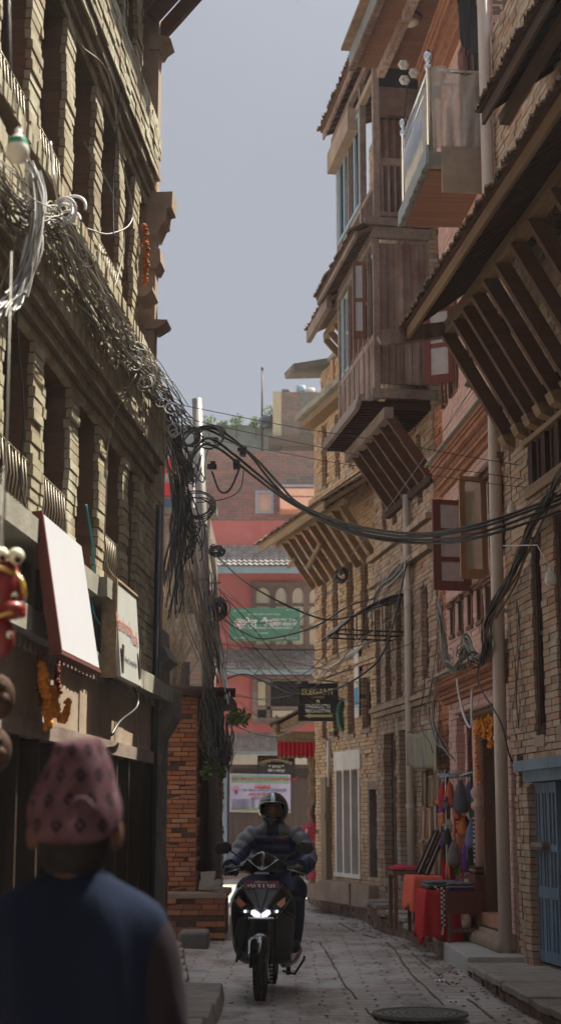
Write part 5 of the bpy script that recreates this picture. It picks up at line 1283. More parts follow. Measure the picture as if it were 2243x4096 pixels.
# ------------------------------------------------------------------ cables
def W5(fr, s, n, z, sg=1): return fr @ Vector((s, n*sg, z))
P5_ = lambda s, n, z: W5(FR5, s, n, z)
P4_ = lambda s, n, z: W5(FR4, s, n, z)
M['cableD2'] = plain('brown_wire', (.10,.07,.05), rough=.6)
RC = random.Random(3)
def strands(paths, name, label, mats, rr, k=4, amp=.03, cat='cables', n=5, kind=None, par=None):
    """bundle of tangled strands; each path = (points, count, spread)"""
    b = MB(); o = None
    for pts, cnt, spr in paths:
        base = spline(pts, k)
        for c in range(cnt):
            ph = [RC.uniform(0, 6.28) for _ in range(6)]; fr_ = [RC.uniform(.5, 2.2) for _ in range(3)]
            of = Vector((RC.gauss(0, spr), RC.gauss(0, spr), RC.gauss(0, spr))); a0 = RC.uniform(0, .25); a1 = RC.uniform(.75, 1)
            i0, i1 = int(a0*len(base)), max(int(a1*len(base)), int(a0*len(base))+3)
            q = [p+of+Vector((amp*sin(ph[0]+fr_[0]*j*.35), amp*sin(ph[1]+fr_[1]*j*.35), amp*1.4*sin(ph[2]+fr_[2]*j*.3))) for j, p in enumerate(base)][i0:i1]
            if len(q) > 2: b.tube(q, rr*RC.uniform(.6, 1.3), n, RC.randrange(len(mats)), caps=False)
    return b.build(name, mats, par, label=label, cat=cat, kind=kind, origin=tuple(base[0]) if par is None else None)
def loops(b, c, r, cnt, rr, m=0, flat=(1,.3,1), spread=.05):
    for _ in range(cnt):
        r_ = r*RC.uniform(.7,1.15); cc = Vector(c)+Vector((RC.gauss(0,spread),RC.gauss(0,spread),RC.gauss(0,spread))); a0 = RC.uniform(0,6); span = RC.uniform(3.5,7)
        tl = RC.uniform(-.4,.4)
        pts = [cc+Vector((r_*flat[0]*cos(a0+span*i/18), r_*flat[1]*sin(a0*2+span*i/18)+tl*r_*sin(span*i/18), r_*flat[2]*sin(a0+span*i/18))) for i in range(19)]
        b.tube(pts, rr, 5, m, caps=False)
LP = lambda s, n, z: W5(FL, s, n, z, -1)
M['cableY'] = plain('dusty_tan_cable', (.30,.26,.18), rough=.45)
CG = [M['cableG'], M['cableW'], M['cable'], M['cableG']]
o = strands([([LP(-9,.2,4.2),LP(-6.8,.19,4.22),LP(-5.96,.2,4.32),LP(-5.4,.2,4.48),LP(-4.6,.19,4.50),LP(-3.7,.2,4.46),LP(-3.0,.19,4.52),LP(-2.1,.2,4.60),LP(-1.2,.22,4.62),LP(-.2,.26,4.7)], 52, .05)],
  'cable_bundle', 'long tangled bundle of sunlit cables strung along the brick band of the left building', [M['cableG'], M['cableY'], M['cable'], M['cableD2'], M['cableD2'], M['cableG'], M['cableY'], M['cableW']], .0042, k=7, amp=.024)
for s in (-5.5,-4.9,-4.2,-3.3,-2.6,-1.9,-1.2):
    b = MB(); loops(b, LP(s, .22, 4.47+RC.uniform(-.06,.06)), .045, 3, .0045, RC.randrange(2), spread=.03)
    b.build('cable_coil', [M['cableW'], M['cableG']], label='small pale coil of wire hooked on the sunlit cable bundle of the left building', cat='cable', group='pale coils on the sunlit cable bundle', origin=tuple(LP(s,.2,4.4)))
o = strands([([LP(-6.1,.2,4.55),LP(-6.05,.25,4.35),LP(-6.12,.25,4.05),LP(-6.2,.2,3.8),LP(-6.4,.15,3.6)], 26, .03)], 'cable_hank', 'thick pale hank of cables hanging at the left edge of the picture', [M['cableW'], M['cableG'], M['cableY']], .0075, k=7, amp=.012)
b = MB(); b.tube(spline([LP(-5.6,.2,4.86),LP(-5.62,.22,4.72),LP(-5.66,.24,4.62),LP(-5.5,.24,4.5)],6), .007, 6); loops(b, LP(-5.52,.26,4.52), .06, 6, .008, 0, spread=.02); b.build('white_cable', M['cableW'], label='white cable with a knotted end hanging from the left cornice', cat='cable', origin=tuple(LP(-5.6,.2,4.6)))
# nest at the corner
nest = [([(-1.04,12.9,5.0),(-1.0,13.4,4.85),(-.96,13.8,4.6),(-.93,14,4.2),(-.97,14,3.7),(-1.0,14,3.1)], 32, .045), ([(-1.02,13.2,4.9),(-.93,13.6,4.6),(-.86,14.2,4.55),(-.80,14.6,4.9)], 26, .05), ([(-.93,14,4.3),(-.86,14.1,4.1),(-.82,14.2,3.95),(-.88,14.1,3.75)], 26, .05)]
M['cableD'] = plain('dusty_black_cable', (.06,.055,.05), rough=.6)
strands(nest, 'cable_nest', 'dense black knot of cables at the far corner of the left building', [M['cable'], M['cable'], M['cable'], M['cableD']], .0065, k=6, amp=.035)
for c_, r_, k_, fl_, lb in (((-.80,14.3,4.30),.16,7,(1.0,.25,.7),'big open black cable loops low beside the corner knot'),((-.86,14.4,5.0),.10,8,(1,.3,1),'small black cable loops at the top of the corner knot'),((-.70,14.8,5.12),.13,5,(1.1,.3,.8),'black cable loops in front of the steel pole top')):
    b = MB(); loops(b, c_, r_, k_, .007, 0, flat=fl_, spread=.02); b.build('cable_loop', M['cable'], label=lb, cat='cable', origin=c_)
for c in ((-.67,15.0,5.12),(-.68,15.0,4.86),(-.45,15.0,4.87),(-.38,15.0,5.0),(-.88,14.8,4.75)):
    b = MB()
    for q in range(9): b.box(c[0]+RC.uniform(-.05,.04), c[0]+RC.uniform(.0,.05), c[1]-.03+RC.uniform(-.02,.02), c[1]+.02, c[2]+RC.uniform(-.05,.02), c[2]+RC.uniform(.0,.05), 0)
    b.build('cable_clamp', M['black'], label='black bolted clamp on the thick cables in front of the steel pole', cat='clamp', group='black clamps on the thick cables', origin=c)
thick = [([(-1.0,14,4.66),(-.93,14.3,4.95),(-.80,14.6,5.14),(-.6,15,5.17),(-.3,15,4.98),(-.02,15,4.68),(.2,14.8,4.42),(.66,14.5,4.17),(1.21,14,3.99),(1.62,13.5,3.95),(2.04,13.2,4.03),(2.6,12.8,4.2)], 'uppermost thick black cable sweeping across the street'),
 ([(-1.0,14,4.7),(-.86,14.4,5.05),(-.66,14.8,5.20),(-.36,15,5.03),(-.06,15,4.66),(.24,14.8,4.36),(.66,14.5,4.14),(1.21,14,3.96),(1.7,13.5,3.94),(2.04,13.2,4.0),(2.6,12.8,4.16)], 'second thick black cable, arching high beside the steel pole'),
 ([(-.98,14,4.4),(-.85,14.3,4.8),(-.7,14.6,5.04),(-.45,14.8,4.92),(-.2,15,4.75),(.1,14.9,4.49),(.66,14.5,4.11),(1.3,14,3.93),(1.8,13.4,3.90),(2.6,12.8,4.12)], 'lower thick black cable crossing from the corner knot'),
 ([(-.98,14,4.3),(-.8,14.5,4.9),(-.62,14.7,4.97),(-.3,15,4.78),(.1,14.9,4.46),(.66,14.5,4.09),(1.3,14,3.90),(1.8,13.4,3.86),(2.6,12.8,4.05)], 'lowest thick black cable crossing from the corner knot')]
for pts, lb in thick:
    b = MB(); b.tube(spline(pts, 8), .013, 8); b.build('overhead_cable', M['cable'], label=lb, cat='cable', group='thick black cables over the street', origin=pts[0])
b = MB(); b.tube(spline([(-.68,15,4.8),(-.6,15,4.6),(-.5,15,4.62),(-.40,15,4.85)],6), .011, 7); b.build('drop_cable', M['cable'], label='black drop cable looping between two clamps', cat='cable', origin=(-.6,15,4.7))
b = MB(); b.tube(spline([(-.36,15,4.85),(-.40,15,4.62),(-.55,14.8,4.48),(-.8,14.4,4.36)],6), .006, 6); b.build('drop_cable', M['cable'], label='thin black cable curving back from the clamps to the corner knot', cat='cable', origin=(-.6,15,4.6))
def wire(a, c, sag, r, mt, lb, k=14, amp=.012, mid=None):
    b = MB(); pts = spline([a]+mid+[c], 6) if mid else wobble(a, c, k, amp, sag)
    b.tube(pts, r, 5); b.build('wire', M[mt], label=lb, cat='wire', origin=tuple(a), group='thin wires across the street')
wire((-1.1,14.5,5.25),(2.6,14,4.45),.05,.004,'cable','topmost thin wire crossing the street from the corner knot')
wire((-1.1,14.4,5.35),(2.6,14.2,4.62),.02,.004,'cable','thin wire just under the topmost one')
wire((-1.1,14.6,5.15),(2.6,13.9,4.38),.09,.0035,'cable','third thin wire below the topmost two')
wire((-.3,17,2.95),(2.05,15.6,5.9),.10,.005,'cableG','grey wire rising steeply to the hanging lantern on the pink house')
cross = [([(-.92,20,4.87),(-.38,19,4.26),(.37,19,3.88),(.8,19,3.85),(1.5,19,4.1)], .011, 'cable', 'heavy black cable descending from the pole top to the curved awning'),
 ([(-.80,20,4.0),(-.5,19.5,3.75),(-.19,19,3.59),(.39,18.5,3.67),(.93,20.5,4.21),(1.25,20.5,4.3)], .010, 'cable', 'black cable sagging in front of the green board'),
 ([(-.75,20,3.17),(-.4,19,3.15),(.08,18,2.85),(.45,18,2.83),(.9,17.5,3.0),(1.2,17.5,3.35),(1.5,18.2,4.4)], .011, 'cable', 'black cable sagging over the bakery board then climbing'),
 ([(-.85,20,4.4),(-.4,20,3.9),(.2,21,3.3),(.7,21.5,3.1),(1.2,21,2.9)], .006, 'cable', 'thin wire slanting down behind the green board corner'),
 ([(-.8,20,3.6),(-.2,20,3.2),(.4,21,3.4),(1.05,22,4.3)], .006, 'cableG', 'grey wire rising towards the strutted far eave'),
 ([(-.78,20,3.4),(0,20,3.42),(.8,21,3.35)], .005, 'cableG', 'pale wire stretched level under the green board'),
 ([(-.7,19.5,2.6),(-.1,22,2.55),(.45,26,3.0)], .010, 'cableW', 'white wire running back to the carved canopy'),
 ([(-.8,20,3.9),(.1,20.5,3.0),(.75,22.5,2.9)], .006, 'cableG', 'grey wire dropping to the bakery board'),
 ([(-.85,20,4.2),(-.2,20,3.45),(.5,21,2.95),(.85,22,2.9)], .006, 'cable', 'dark wire crossing the lower red wall'),
 ([(-.75,20,3.3),(.2,19.5,3.05),(1.0,19,3.3),(1.6,18.6,3.5)], .005, 'cable', 'long thin wire drooping to the grey downpipe'),
 ([(.2,21,3.2),(.9,20,3.6),(1.6,18.5,4.0),(2.0,16,4.5)], .005, 'cableG', 'pale wire rising to the open shutters'),
 ([(-.8,20,3.0),(-.1,19.5,2.9),(.6,20,3.2),(1.3,19.8,4.2)], .006, 'cableG', 'grey wire looping up to the curved awning')]
for pts, r, mt, lb in cross:
    b = MB(); b.tube(spline(pts, 9), r, 6); b.build('overhead_cable' if r > .007 else 'wire', M[mt], label=lb, cat='cable' if r > .007 else 'wire', origin=pts[0], group='low cables over the street')
RW = random.Random(21)
for i in range(16):
    a = Vector((-.80+RW.uniform(-.08,.1), 20+RW.uniform(-.8,.3), RW.uniform(2.95,4.4)))
    if i % 2: e = P5_(RW.uniform(.2,2.6), .08, RW.uniform(2.6,4.3))
    else: e = P4_(RW.uniform(1.0,3.2), .1, RW.uniform(2.9,4.7))
    b = MB(); b.tube(wobble(a, e, 16, .015, RW.uniform(.05,.4), RW), RW.choice((.003,.004,.005)), 5)
    b.build('wire', RW.choice((M['cableG'], M['cable'], M['cableD2'], M['cableY'])), label='thin slack wire strung low between the steel pole and the right hand houses', cat='wire', origin=tuple(a), group='thin slack wires from the steel pole')
# strands between the corner knot and the pole foot
strands([([(-.92,14.2,4.4),(-.93,15.5,4.1),(-.90,17,3.7),(-.82,18.6,3.3),(-.76,19.2,3.0)], 26, .07)], 'hanging_wires', 'veil of dark wires slanting from the corner knot to the shed roof', [M['cable'], M['woodMx'], M['cableG']], .006, k=7, amp=.02)
strands([([(-.93,20.1,5.0),(-.86,20.0,4.4),(-.82,19.9,3.9),(-.76,19.6,3.4),(-.66,19.0,2.95),(-.64,18.95,2.6)], 11, .025)], 'pale_cables', 'pale thick cables running down the steel pole', [M['cableW'], M['cableY'], M['cableG']], .009, k=6, amp=.012)
strands([([(-.95,20,4.6),(-.9,19.8,4.0),(-.86,19.5,3.4),(-.8,19.1,2.9)], 30, .06)], 'pole_wires', 'dark tangled wires hanging round the lower steel pole', [M['cable'], M['cableD']], .005, k=6, amp=.04)
strands([([(-.85,18.9,3.0),(-.82,18.9,2.7),(-.78,18.9,2.35),(-.72,18.9,2.1),(-.66,18.9,2.3),(-.7,18.9,2.7)], 60, .05)], 'cable_nest', 'hanging knot of black cables on the front corner of the brick shed', [M['cable'], M['cable'], M['cableD']], .006, k=6, amp=.04)
b = MB(); loops(b, (-.78,19.7,4.05), .09, 26, .008, 0, flat=(.8,.4,1.2), spread=.02); b.build('cable_coil', M['cable'], label='black coil of cable tied to the steel pole beside the green board', cat='cable', origin=(-.78,19.7,4))
b = MB(); loops(b, (-.84,19.9,4.85), .07, 14, .008, 0, flat=(1.2,.4,.8), spread=.02); b.build('cable_coil', M['cable'], label='small black coil near the top bracket of the steel pole', cat='cable', origin=(-.84,19.9,4.8))
b = MB(); b.box(-.76,-.64,18.95,19.03,2.05,2.22,j=.004); b.build('junction_box', M['bluepaint'], label='small grey blue junction box under the cable knot on the shed', cat='box', origin=(-.7,19,2.05))
t = thing('fern', 'small green fern sprouting from the shed roof corner', 'plant', at=(-.6,19,2.6))
b = MB(); leafclump(b, (-.52,19.0,2.62), .16, 200, .04, fl=.7); b.tube([(-.62,19,2.75),(-.5,19,2.6)], .006, 4); b.build('leaves', M['foliage'], t)
b = MB(); leafclump(b, (-.88,18.9,1.98), .07, 60, .045, fl=1.6); leafclump(b, (-.70,18.9,1.95), .05, 50, .045, fl=1.5); b.build('creeper', M['foliage'], label='green creeper leaves clinging to the side of the brick shed', cat='plant', origin=(-.8,18.9,1.9))
# cables on the pink and tan houses
P2 = lambda s, n, z: W5(FR2, s, n, z); P1 = lambda s, n, z: W5(FR1, s, n, z); P4 = lambda s, n, z: W5(FR4, s, n, z)
strands([([P1(-2.4,.2,4.25),P1(-1.78,.14,4.17),P1(-1.47,.12,4.11),P1(-1.0,.12,3.96),P1(-.57,.12,3.76),P1(-.30,.14,3.59),P2(.38,.2,3.3),P2(.36,.22,3.05),P2(.5,.22,2.92),P2(.75,.24,2.90)], 22, .018)], 'cable_bundle', 'brown twisted cable bundle descending the near tan wall to the grey downpipe', [M['cableD'], M['woodMx'], M['cable']], .009, k=7, amp=.012)
strands([([P2(.6,.24,2.92),P2(1.0,.24,3.02),P2(1.25,.25,3.22),P2(1.3,.24,3.12),P2(1.65,.24,2.98),P2(2.1,.24,2.98),P2(2.4,.24,3.15),P2(2.6,.24,3.45),P2(2.8,.22,3.8),P2(3.0,.2,4.05)], 18, .02)], 'cable_bundle', 'sagging pale cable bundle tied along the lower cornice of the pink house', [M['cableY'], M['cableG'], M['cableD']], .007, k=7, amp=.018)
for s_, z_, m_, lb in ((.8,2.95,'cable','black wire loops on the pink house cornice next to the grey downpipe'),(1.4,3.1,'cableD','dark wire loops at the middle of the pink house cornice'),(2.3,3.08,'cableG','grey wire loops at the far end of the pink house cornice')):
    b = MB(); loops(b, P2(s_,.25,z_), .055, 6, .0045, 0, spread=.03); b.build('cable_loop', M[m_], label=lb, cat='cable', origin=tuple(P2(s_,.2,z_)))
strands([([P2(1.5,.28,2.9),P2(1.45,.3,2.75),P2(1.2,.3,2.45),P2(.95,.28,2.3),P2(.85,.28,2.6),P2(.8,.26,2.85)], 2, .004)], 'white_cable', 'white cable drooping in a long loop below the lower cornice', [M['cableW']], .009, k=7, amp=.003, cat='cable')
strands([([P2(2.9,.2,3.5),P2(3.1,.25,3.0),P2(3.2,.3,2.6),P2(2.8,.3,2.3),P2(2.2,.3,2.1),P2(1.9,.28,2.0)], 7, .03)], 'hanging_wires', 'dark wires hanging in front of the pink house above the striped cloth', [M['cable'], M['cableG']], .006, k=7, amp=.012)
strands([([P1(-.25,.08,3.5),P1(-.18,.06,3.0),P1(-.15,.06,2.5),P1(-.1,.05,2.1)], 6, .02)], 'hanging_wires', 'thin wires trailing down the tan bricks beside the grey downpipe', [M['cable'], M['cableG']], .004, k=6, amp=.02)
b = MB(); b.tube(spline([P2(.5,.24,2.95),P2(.45,.3,2.7),P1(-.0,.2,2.3),P1(.02,.12,2.0),P1(.05,.05,1.88)],7), .008, 6); b.build('drop_cable', M['cable'], label='black cable crossing the grey downpipe down to the tan wall', cat='cable', origin=tuple(P2(.5,.24,2.9)))
strands([([P4(3.3,.14,4.2),P4(2.6,.12,4.52),P4(1.9,.12,4.56),P4(1.2,.14,4.62),P4(.6,.12,4.7)], 14, .02)], 'cable_bundle', 'pale wires bunched along the brick ledge above the curved awning', [M['cableW'], M['cableG'], M['cable']], .007, k=7, amp=.02)
P5 = lambda s, n, z: W5(FR5, s, n, z)
strands([([P5(2.7,.06,3.55),P5(1.9,.06,3.72),P5(1.1,.06,3.78),P5(.3,.06,3.88),P5(-.4,.06,4.0)], 8, .015)], 'cable_bundle', 'thin grey cables pinned to the band between the far slit windows', [M['cableW'], M['cableG']], .006, k=6, amp=.012)
b = MB(); loops(b, P5(.35,.28,4.98), .10, 16, .009, 0, flat=(.9,.9,1), spread=.006); b.build('cable_coil', M['cable'], label='ring shaped black coil of cable hanging under the far strutted eave', cat='cable', origin=tuple(P5(.35,.28,5)))
# single wires on the left wall
for pts, mt, r, lb in (([LP(-4.1,.02,6.2),LP(-3.5,.08,6.3),LP(-2.9,.06,6.0),LP(-2.5,.08,5.7),LP(-3.2,.06,5.3),LP(-3.8,.02,5.1)], 'cableG', .006, 'long loose wire curling over the upper sunlit piers'),
   ([LP(-4.0,.03,5.6),LP(-3.3,.06,5.6),LP(-2.7,.06,5.5),LP(-3.0,.06,5.0),LP(-3.6,.12,4.8)], 'cableG', .005, 'second loose wire crossing the upper piers lower down'),
   ([LP(-3.2,.1,7.6),LP(-3.0,.1,7.0),LP(-3.1,.08,6.3),LP(-3.15,.06,5.7),LP(-3.3,.1,5.2)], 'cable', .005, 'dark wire dropping straight from the top cornice'),
   ([LP(-2.9,.2,4.4),LP(-3.0,.05,4.0),LP(-3.05,.04,3.5),LP(-3.0,.04,3.1),LP(-2.7,.1,2.96)], 'cableG', .005, 'grey wire hanging from the bundle down a sunlit lower pier'),
   ([LP(-5.9,.2,4.3),LP(-5.6,.05,4.0),LP(-5.3,.03,3.5),LP(-5.3,.03,3.1),LP(-5.35,.15,2.8)], 'cable', .006, 'black wire in the shadowed window nearest the left edge'),
   ([LP(-3.6,.02,3.35),LP(-3.45,.04,3.1),LP(-3.35,.04,2.9),LP(-3.45,.05,2.7),LP(-3.1,.06,2.62)], 'cableT', .007, 'teal blue cable snaking past the lower windows'),
   ([LP(-2.35,.1,2.4),LP(-2.3,.15,2.2),LP(-2.8,.12,2.05),LP(-3.0,.1,1.95)], 'cable', .010, 'short black cable looping below the narrow grey board')):
    b = MB(); b.tube(spline(pts, 8), r, 5); b.build('wire', M[mt], label=lb, cat='wire', origin=tuple(pts[0]), group='loose wires on the left building')
# curved tin awning over the street on brackets
t = thing('awning', 'curved pale metal awning jutting from the tan house on black brackets', 'awning', FR4, (1.7,.4,4.0))
b = MB(FR4)
for q in (0, 1):
    pass
def aw(u, v, o=0): n = .0+.98*u; return (1.28+1.0*v, n, 4.30-.10*u-.42*u*u+o)
b.sheet(lambda u, v: aw(u, v), 10, 8); b.build('sheet', M['tin'], t, solid=.006)
b = MB(FR4)
for s in (1.3,1.78,2.26):
    b.tube([aw(u/8, 0, -.015)[1:] and (s, aw(u/8,0)[1], aw(u/8,0)[2]-.02) for u in range(9)], .012, 6); b.tube([(s,.02,3.78),(s,.90,3.80)], .012, 6)
    for q in (.25,.5,.75): b.tube([(s,q,3.79),(s,q,aw(q/.98,0)[2]-.02)], .008, 5)
b.tube([(1.3,.02,3.78),(2.26,.02,3.78)], .01, 5); b.tube([(1.3,.9,3.8),(2.26,.9,3.8)], .01, 5); b.tube([(1.3,.5,3.79),(2.26,.5,3.79)], .01, 5); b.build('bracket', M['iron'], t)
# ------------------------------------------------------------------ bulbs, garlands, masks
def bulb(at_, r, lb, green=True, band=None):
    t = thing('light_bulb', lb, 'bulb', at=at_)
    x, y, z = at_
    b = MB(); b.lathe([(.001,-r*1.0),(r*.55,-r*.86),(r*.9,-r*.45),(r,0),(r*.97,r*.35),(r*.9,r*.6)], (x,y,z), 22, sm=True, caps=False); b.build('globe', plain('frosted_globe', (.70,.68,.60), rough=.35, spec=.4), t)
    b = MB(); b.lathe([(r*.905,r*.6),(r*.85,r*.95),(r*.78,r*1.2)], (x,y,z), 22, caps=False); b.build('band', plain('green_band', (.02,.22,.12), rough=.4) if green else M['whiteP'], t)
    b = MB(); b.lathe([(r*.78,r*1.2),(r*.5,r*1.45),(r*.32,r*1.6),(r*.33,r*2.1),(r*.25,r*2.15),(.001,r*2.3)], (x,y,z), 18, caps=False); b.build('socket', M['whiteP'], t)
    return t
t = bulb((-.815,4.5,3.45), .036, 'large hanging bulb with a green band at the upper left')
b = MB(); b.tube([(-.815,4.5,3.53),(-.825,4.5,3.6),(-.85,4.52,3.75),(-.9,4.6,4.4)], .003, 5); b.build('cord', M['cable'], t)
t = bulb(tuple(P1(-.78,.25,4.12)), .042, 'round hanging bulb in front of the near tan wall', green=False)
b = MB(); p = P1(-.78,.25,4.2); b.tube([p, p+Vector((0,0,.2)), p+Vector((.0,.1,1.3))], .004, 5); b.build('cord', M['cable'], t)
t = bulb(tuple(P1(-1.78,.22,3.34)), .05, 'white bulb hanging at the right edge of the picture', green=False)
b = MB(); p = P1(-1.78,.22,3.44); b.tube([p, p+Vector((-.05,.3,.25)), p+Vector((-.25,.9,.35))], .005, 5); b.build('cord', M['cableW'], t)
M['marigoldO'] = rough_mat('dull_marigold', (.30,.08,.02), (.42,.14,.03), scale=60, isl=.3)  # duller orange-brown than the other marigolds
def garland(pts, r, mt, lb, grp, dens=.018):
    b = MB(); sp = spline(pts, 14); acc = 0
    for a, c in zip(sp, sp[1:]):
        k = max(1, int((c-a).length/dens))
        for i in range(k):
            p = a.lerp(c, i/k)
            for _ in range(3):
                q = p+Vector((R.gauss(0,r*.4),R.gauss(0,r*.4),R.gauss(0,r*.3))); b.ball(q, r*R.uniform(.5,.8), n=6, k=4, m=0)
    b.tube(sp, .003, 4, 1); return b.build('garland', [M[mt], M['cableG']], label=lb, cat='garland', group=grp, origin=tuple(pts[0]))
GL = 'marigold garlands on the left building'
garland([LP(-5.1,.12,2.20),LP(-5.08,.13,2.10)], .022, 'marigold', 'short knot of orange marigolds hung under the left ledge', GL)
garland([LP(-5.05,.12,2.12),LP(-5.0,.13,2.0),LP(-4.96,.13,1.88)], .024, 'marigold', 'longest orange marigold garland under the blank white board', GL)
garland([LP(-4.9,.12,2.10),LP(-4.88,.13,2.0),LP(-4.84,.13,1.95)], .017, 'marigold', 'thin orange garland right beside the longest one', GL)
garland([LP(-4.82,.12,2.10),LP(-4.76,.13,2.0),LP(-4.62,.13,1.94),LP(-4.52,.13,1.99),LP(-4.44,.12,2.07)], .018, 'marigold', 'looped orange garland hanging in a U shape', GL)
garland([LP(-4.82,.04,2.30),LP(-4.78,.05,2.0)], .020, 'marigoldD', 'dark withered garland behind the thin orange one', GL)
garland([LP(-4.38,.04,2.26),LP(-4.42,.05,2.08)], .020, 'marigoldD', 'dark withered garland to the right of the looped one', GL)
garland([LP(-1.80,.05,5.92),LP(-1.76,.06,5.7),LP(-1.72,.05,5.45)], .022, 'marigoldO', 'orange garland hanging high on the left building near its corner', GL)
GD = 'marigold garlands round the carved door'
garland([P2(1.66,.06,2.42),P2(1.70,.07,2.2),P2(1.68,.06,1.75)], .022, 'marigold', 'long garland hanging down the left post of the carved door', GD)
garland([P2(1.6,.06,2.42),P2(1.5,.08,2.28),P2(1.38,.06,2.42)], .022, 'marigold', 'first swag of marigolds over the carved door', GD)
garland([P2(1.38,.06,2.42),P2(1.25,.08,2.22),P2(1.12,.06,2.42)], .024, 'marigold', 'middle swag of marigolds over the carved door', GD)
garland([P2(1.08,.06,2.42),P2(.98,.08,2.12),P2(.90,.06,2.4)], .026, 'marigold', 'longest swag of marigolds at the right of the carved door', GD)
garland([P2(2.1,.05,2.42),P2(2.08,.07,2.1),P2(1.98,.06,1.98),P2(1.95,.05,2.4)], .014, 'marigoldD', 'thin brownish garland in the white framed window of the pink house', GD)
# souvenir mask hanging at the left edge
t = thing('painted_mask', 'red painted festival mask with bulging white eyes hanging at the left edge', 'mask', at=(-.81,4.6,2.0))
M['maskred'] = rough_mat('mask_red', (.13,.008,.012), (.22,.02,.015), scale=20, rough=.4, bump=.3, coat=.2)
M['masky'] = plain('mask_yellow', (.50,.30,.04), rough=.3, coat=.4); M['eyew'] = plain('mask_white', (.72,.70,.52), rough=.25, coat=.5)
b = MB(); b.ball((-.835,4.6,2.09), .065, .06, .10, n=16, k=12); b.ball((-.80,4.58,2.03), .045, .05, .03); b.ball((-.775,4.58,2.018), .02, .03, .014); b.ball((-.83,4.6,1.95), .04, .04, .06); b.build('face', M['maskred'], t)
for x, z, r in ((-.79,2.19,.026),(-.835,2.195,.024),(-.795,2.07,.016),(-.80,1.955,.012)):
    b = MB(); b.ball((x,4.57,z), r); e = b.build('eye', M['eyew'], t); b = MB(); b.ball((x+r*.35,4.57-r*.75,z-r*.5), r*.42); b.build('pupil', M['woodD'], e)
b = MB(); b.tube([(-.87,4.56,2.135),(-.83,4.53,2.15),(-.79,4.56,2.135)], .008, 6); b.tube([(-.86,4.55,2.0),(-.81,4.53,2.01),(-.77,4.56,2.025)], .006, 6); b.tube([(-.80,4.58,2.15),(-.77,4.58,2.11),(-.76,4.58,2.07)], .009, 6); b.build('trim', M['masky'], t)
b = MB()
for q in range(14): a = q*.13; b.ball((-.775+.012*sin(a*2),4.6,2.13-.009*q), .005, n=6, k=4)
b.build('bead_row', M['steel'], t)
b = MB(); b.tube([(-.835,4.6,2.2),(-.84,4.62,2.6),(-.86,4.7,3.2)], .003, 4); b.build('string', M['cableG'], t)
for i, (x, z, lb) in enumerate(((-.855,1.78,'dark painted mask hanging low at the left edge'),(-.86,1.62,'lowest dark mask at the left edge beside the shop boards'))):
    t = thing('painted_mask', lb, 'mask', at=(x,4.7,z)); b = MB(); b.ball((x,4.7,z), .055, .04, .07, n=14, k=10); b.ball((x+.03,4.66,z-.01), .016, .03, .02); b.ball((x+.02,4.66,z+.03), .014); b.build('face', M['woodD'], t)
    b = MB(); b.tube([(x,4.7,z+.07),(x-.005,4.72,2.5)], .002, 4); b.build('string', M['cableG'], t)
# little things on the right house fronts
t = thing('hanging_lantern', 'small dark metal hanging lantern on a chain before the pink house', 'lantern', FR2, (1.6,.05,6.0))
b = MB(FR2); c = (1.55,.05,6.0); b.lathe([(.001,.10),(.05,.08),(.07,.05),(.04,.04)], c, 12); b.lathe([(.08,-.03),(.085,-.05),(.03,-.06),(.001,-.10)], c, 12); b.lathe([(.04,.04),(.075,-.03)], c, 12, caps=False); b.build('body', M['iron'], t)
b = MB(FR2); q = 6.1
while q < 6.75: b.lathe([(.008,0),(.014,.01),(.008,.02)], (1.55,.05,q), 6); q += .026
b.build('chain', M['iron'], t)
t = thing('flower_ornament', 'cluster of white metal flowers fixed beyond the balcony corner', 'ornament', FR2, (2.2,.5,9.8))
b = MB(FR2)
for dn, dz in ((.06,.10),(-.06,.0),(.05,-.09)):
    for k_ in range(6): a = k_*pi/3; b.ball((2.2,.56+dn+.032*cos(a),9.86+dz+.032*sin(a)), .02,.034,.034, n=8, k=5)
b.build('petals', M['whiteP'], t); b = MB(FR2); b.tube([(2.2,.56,9.86),(2.24,.62,9.3)], .008, 5); b.build('stem', M['iron'], t)
t = thing('hanging_clothes', 'dark clothes drying above the balcony', 'clothes', FR2, (1.2,.05,9.6))
for s_, w_, h_, nm in ((.95,.20,.85,'trousers'),(1.2,.14,.6,'jacket')):
    b = MB(FR2); b.sheet(lambda u, v: (s_+.03*sin(v*6+u*3), .12-.02+w_*(u-.5)*(1-.25*v)+.02*sin(u*14+v*4), 10.35-h_*v-.05*sin(u*9)), 16, 16); b.build(nm, plain('dark_cloth', (.02,.02,.035), rough=.9), t, solid=.02)
b = MB(FR2); b.sheet(lambda u, v: (1.5+.02*sin(u*9), .35+.16*u, 9.35-.15*v+.03*sin(u*7)), 8, 6); b.build('grey_cap', M['concD'], label='grey cloth cap lying on the post by the drying clothes', cat='cap', origin=(1.5,.4,9.3), solid=.03)
b = MB(FR2); leafclump(b, (.9,.18,9.2), .06, 50, .03); b.tube([(.9,.18,9.0),(.9,.18,9.2)], .008, 4, 1); b.build('pot_plant', [M['foliage'], M['woodM']], label='small leafy plant behind the balcony railing', cat='plant', origin=(.9,.18,9.1))
t = thing('hanging_bag', 'dark blue cloth bag hanging on a cord under the near eave', 'bag', FR1, (-.77,.3,5.85))
b = MB(FR1); b.lathe([(.001,-.20),(.06,-.19),(.10,-.08),(.11,.02),(.085,.10),(.03,.15),(.01,.16)], (-.70,.30,5.80), 14); b.build('bag', plain('navy_cloth', (.012,.014,.03), rough=.9), t); b = MB(FR1); b.tube([(-.70,.30,5.95),(-.69,.32,6.1),(-.7,.35,6.3)], .005, 5); b.build('cord', M['woodM'], t)
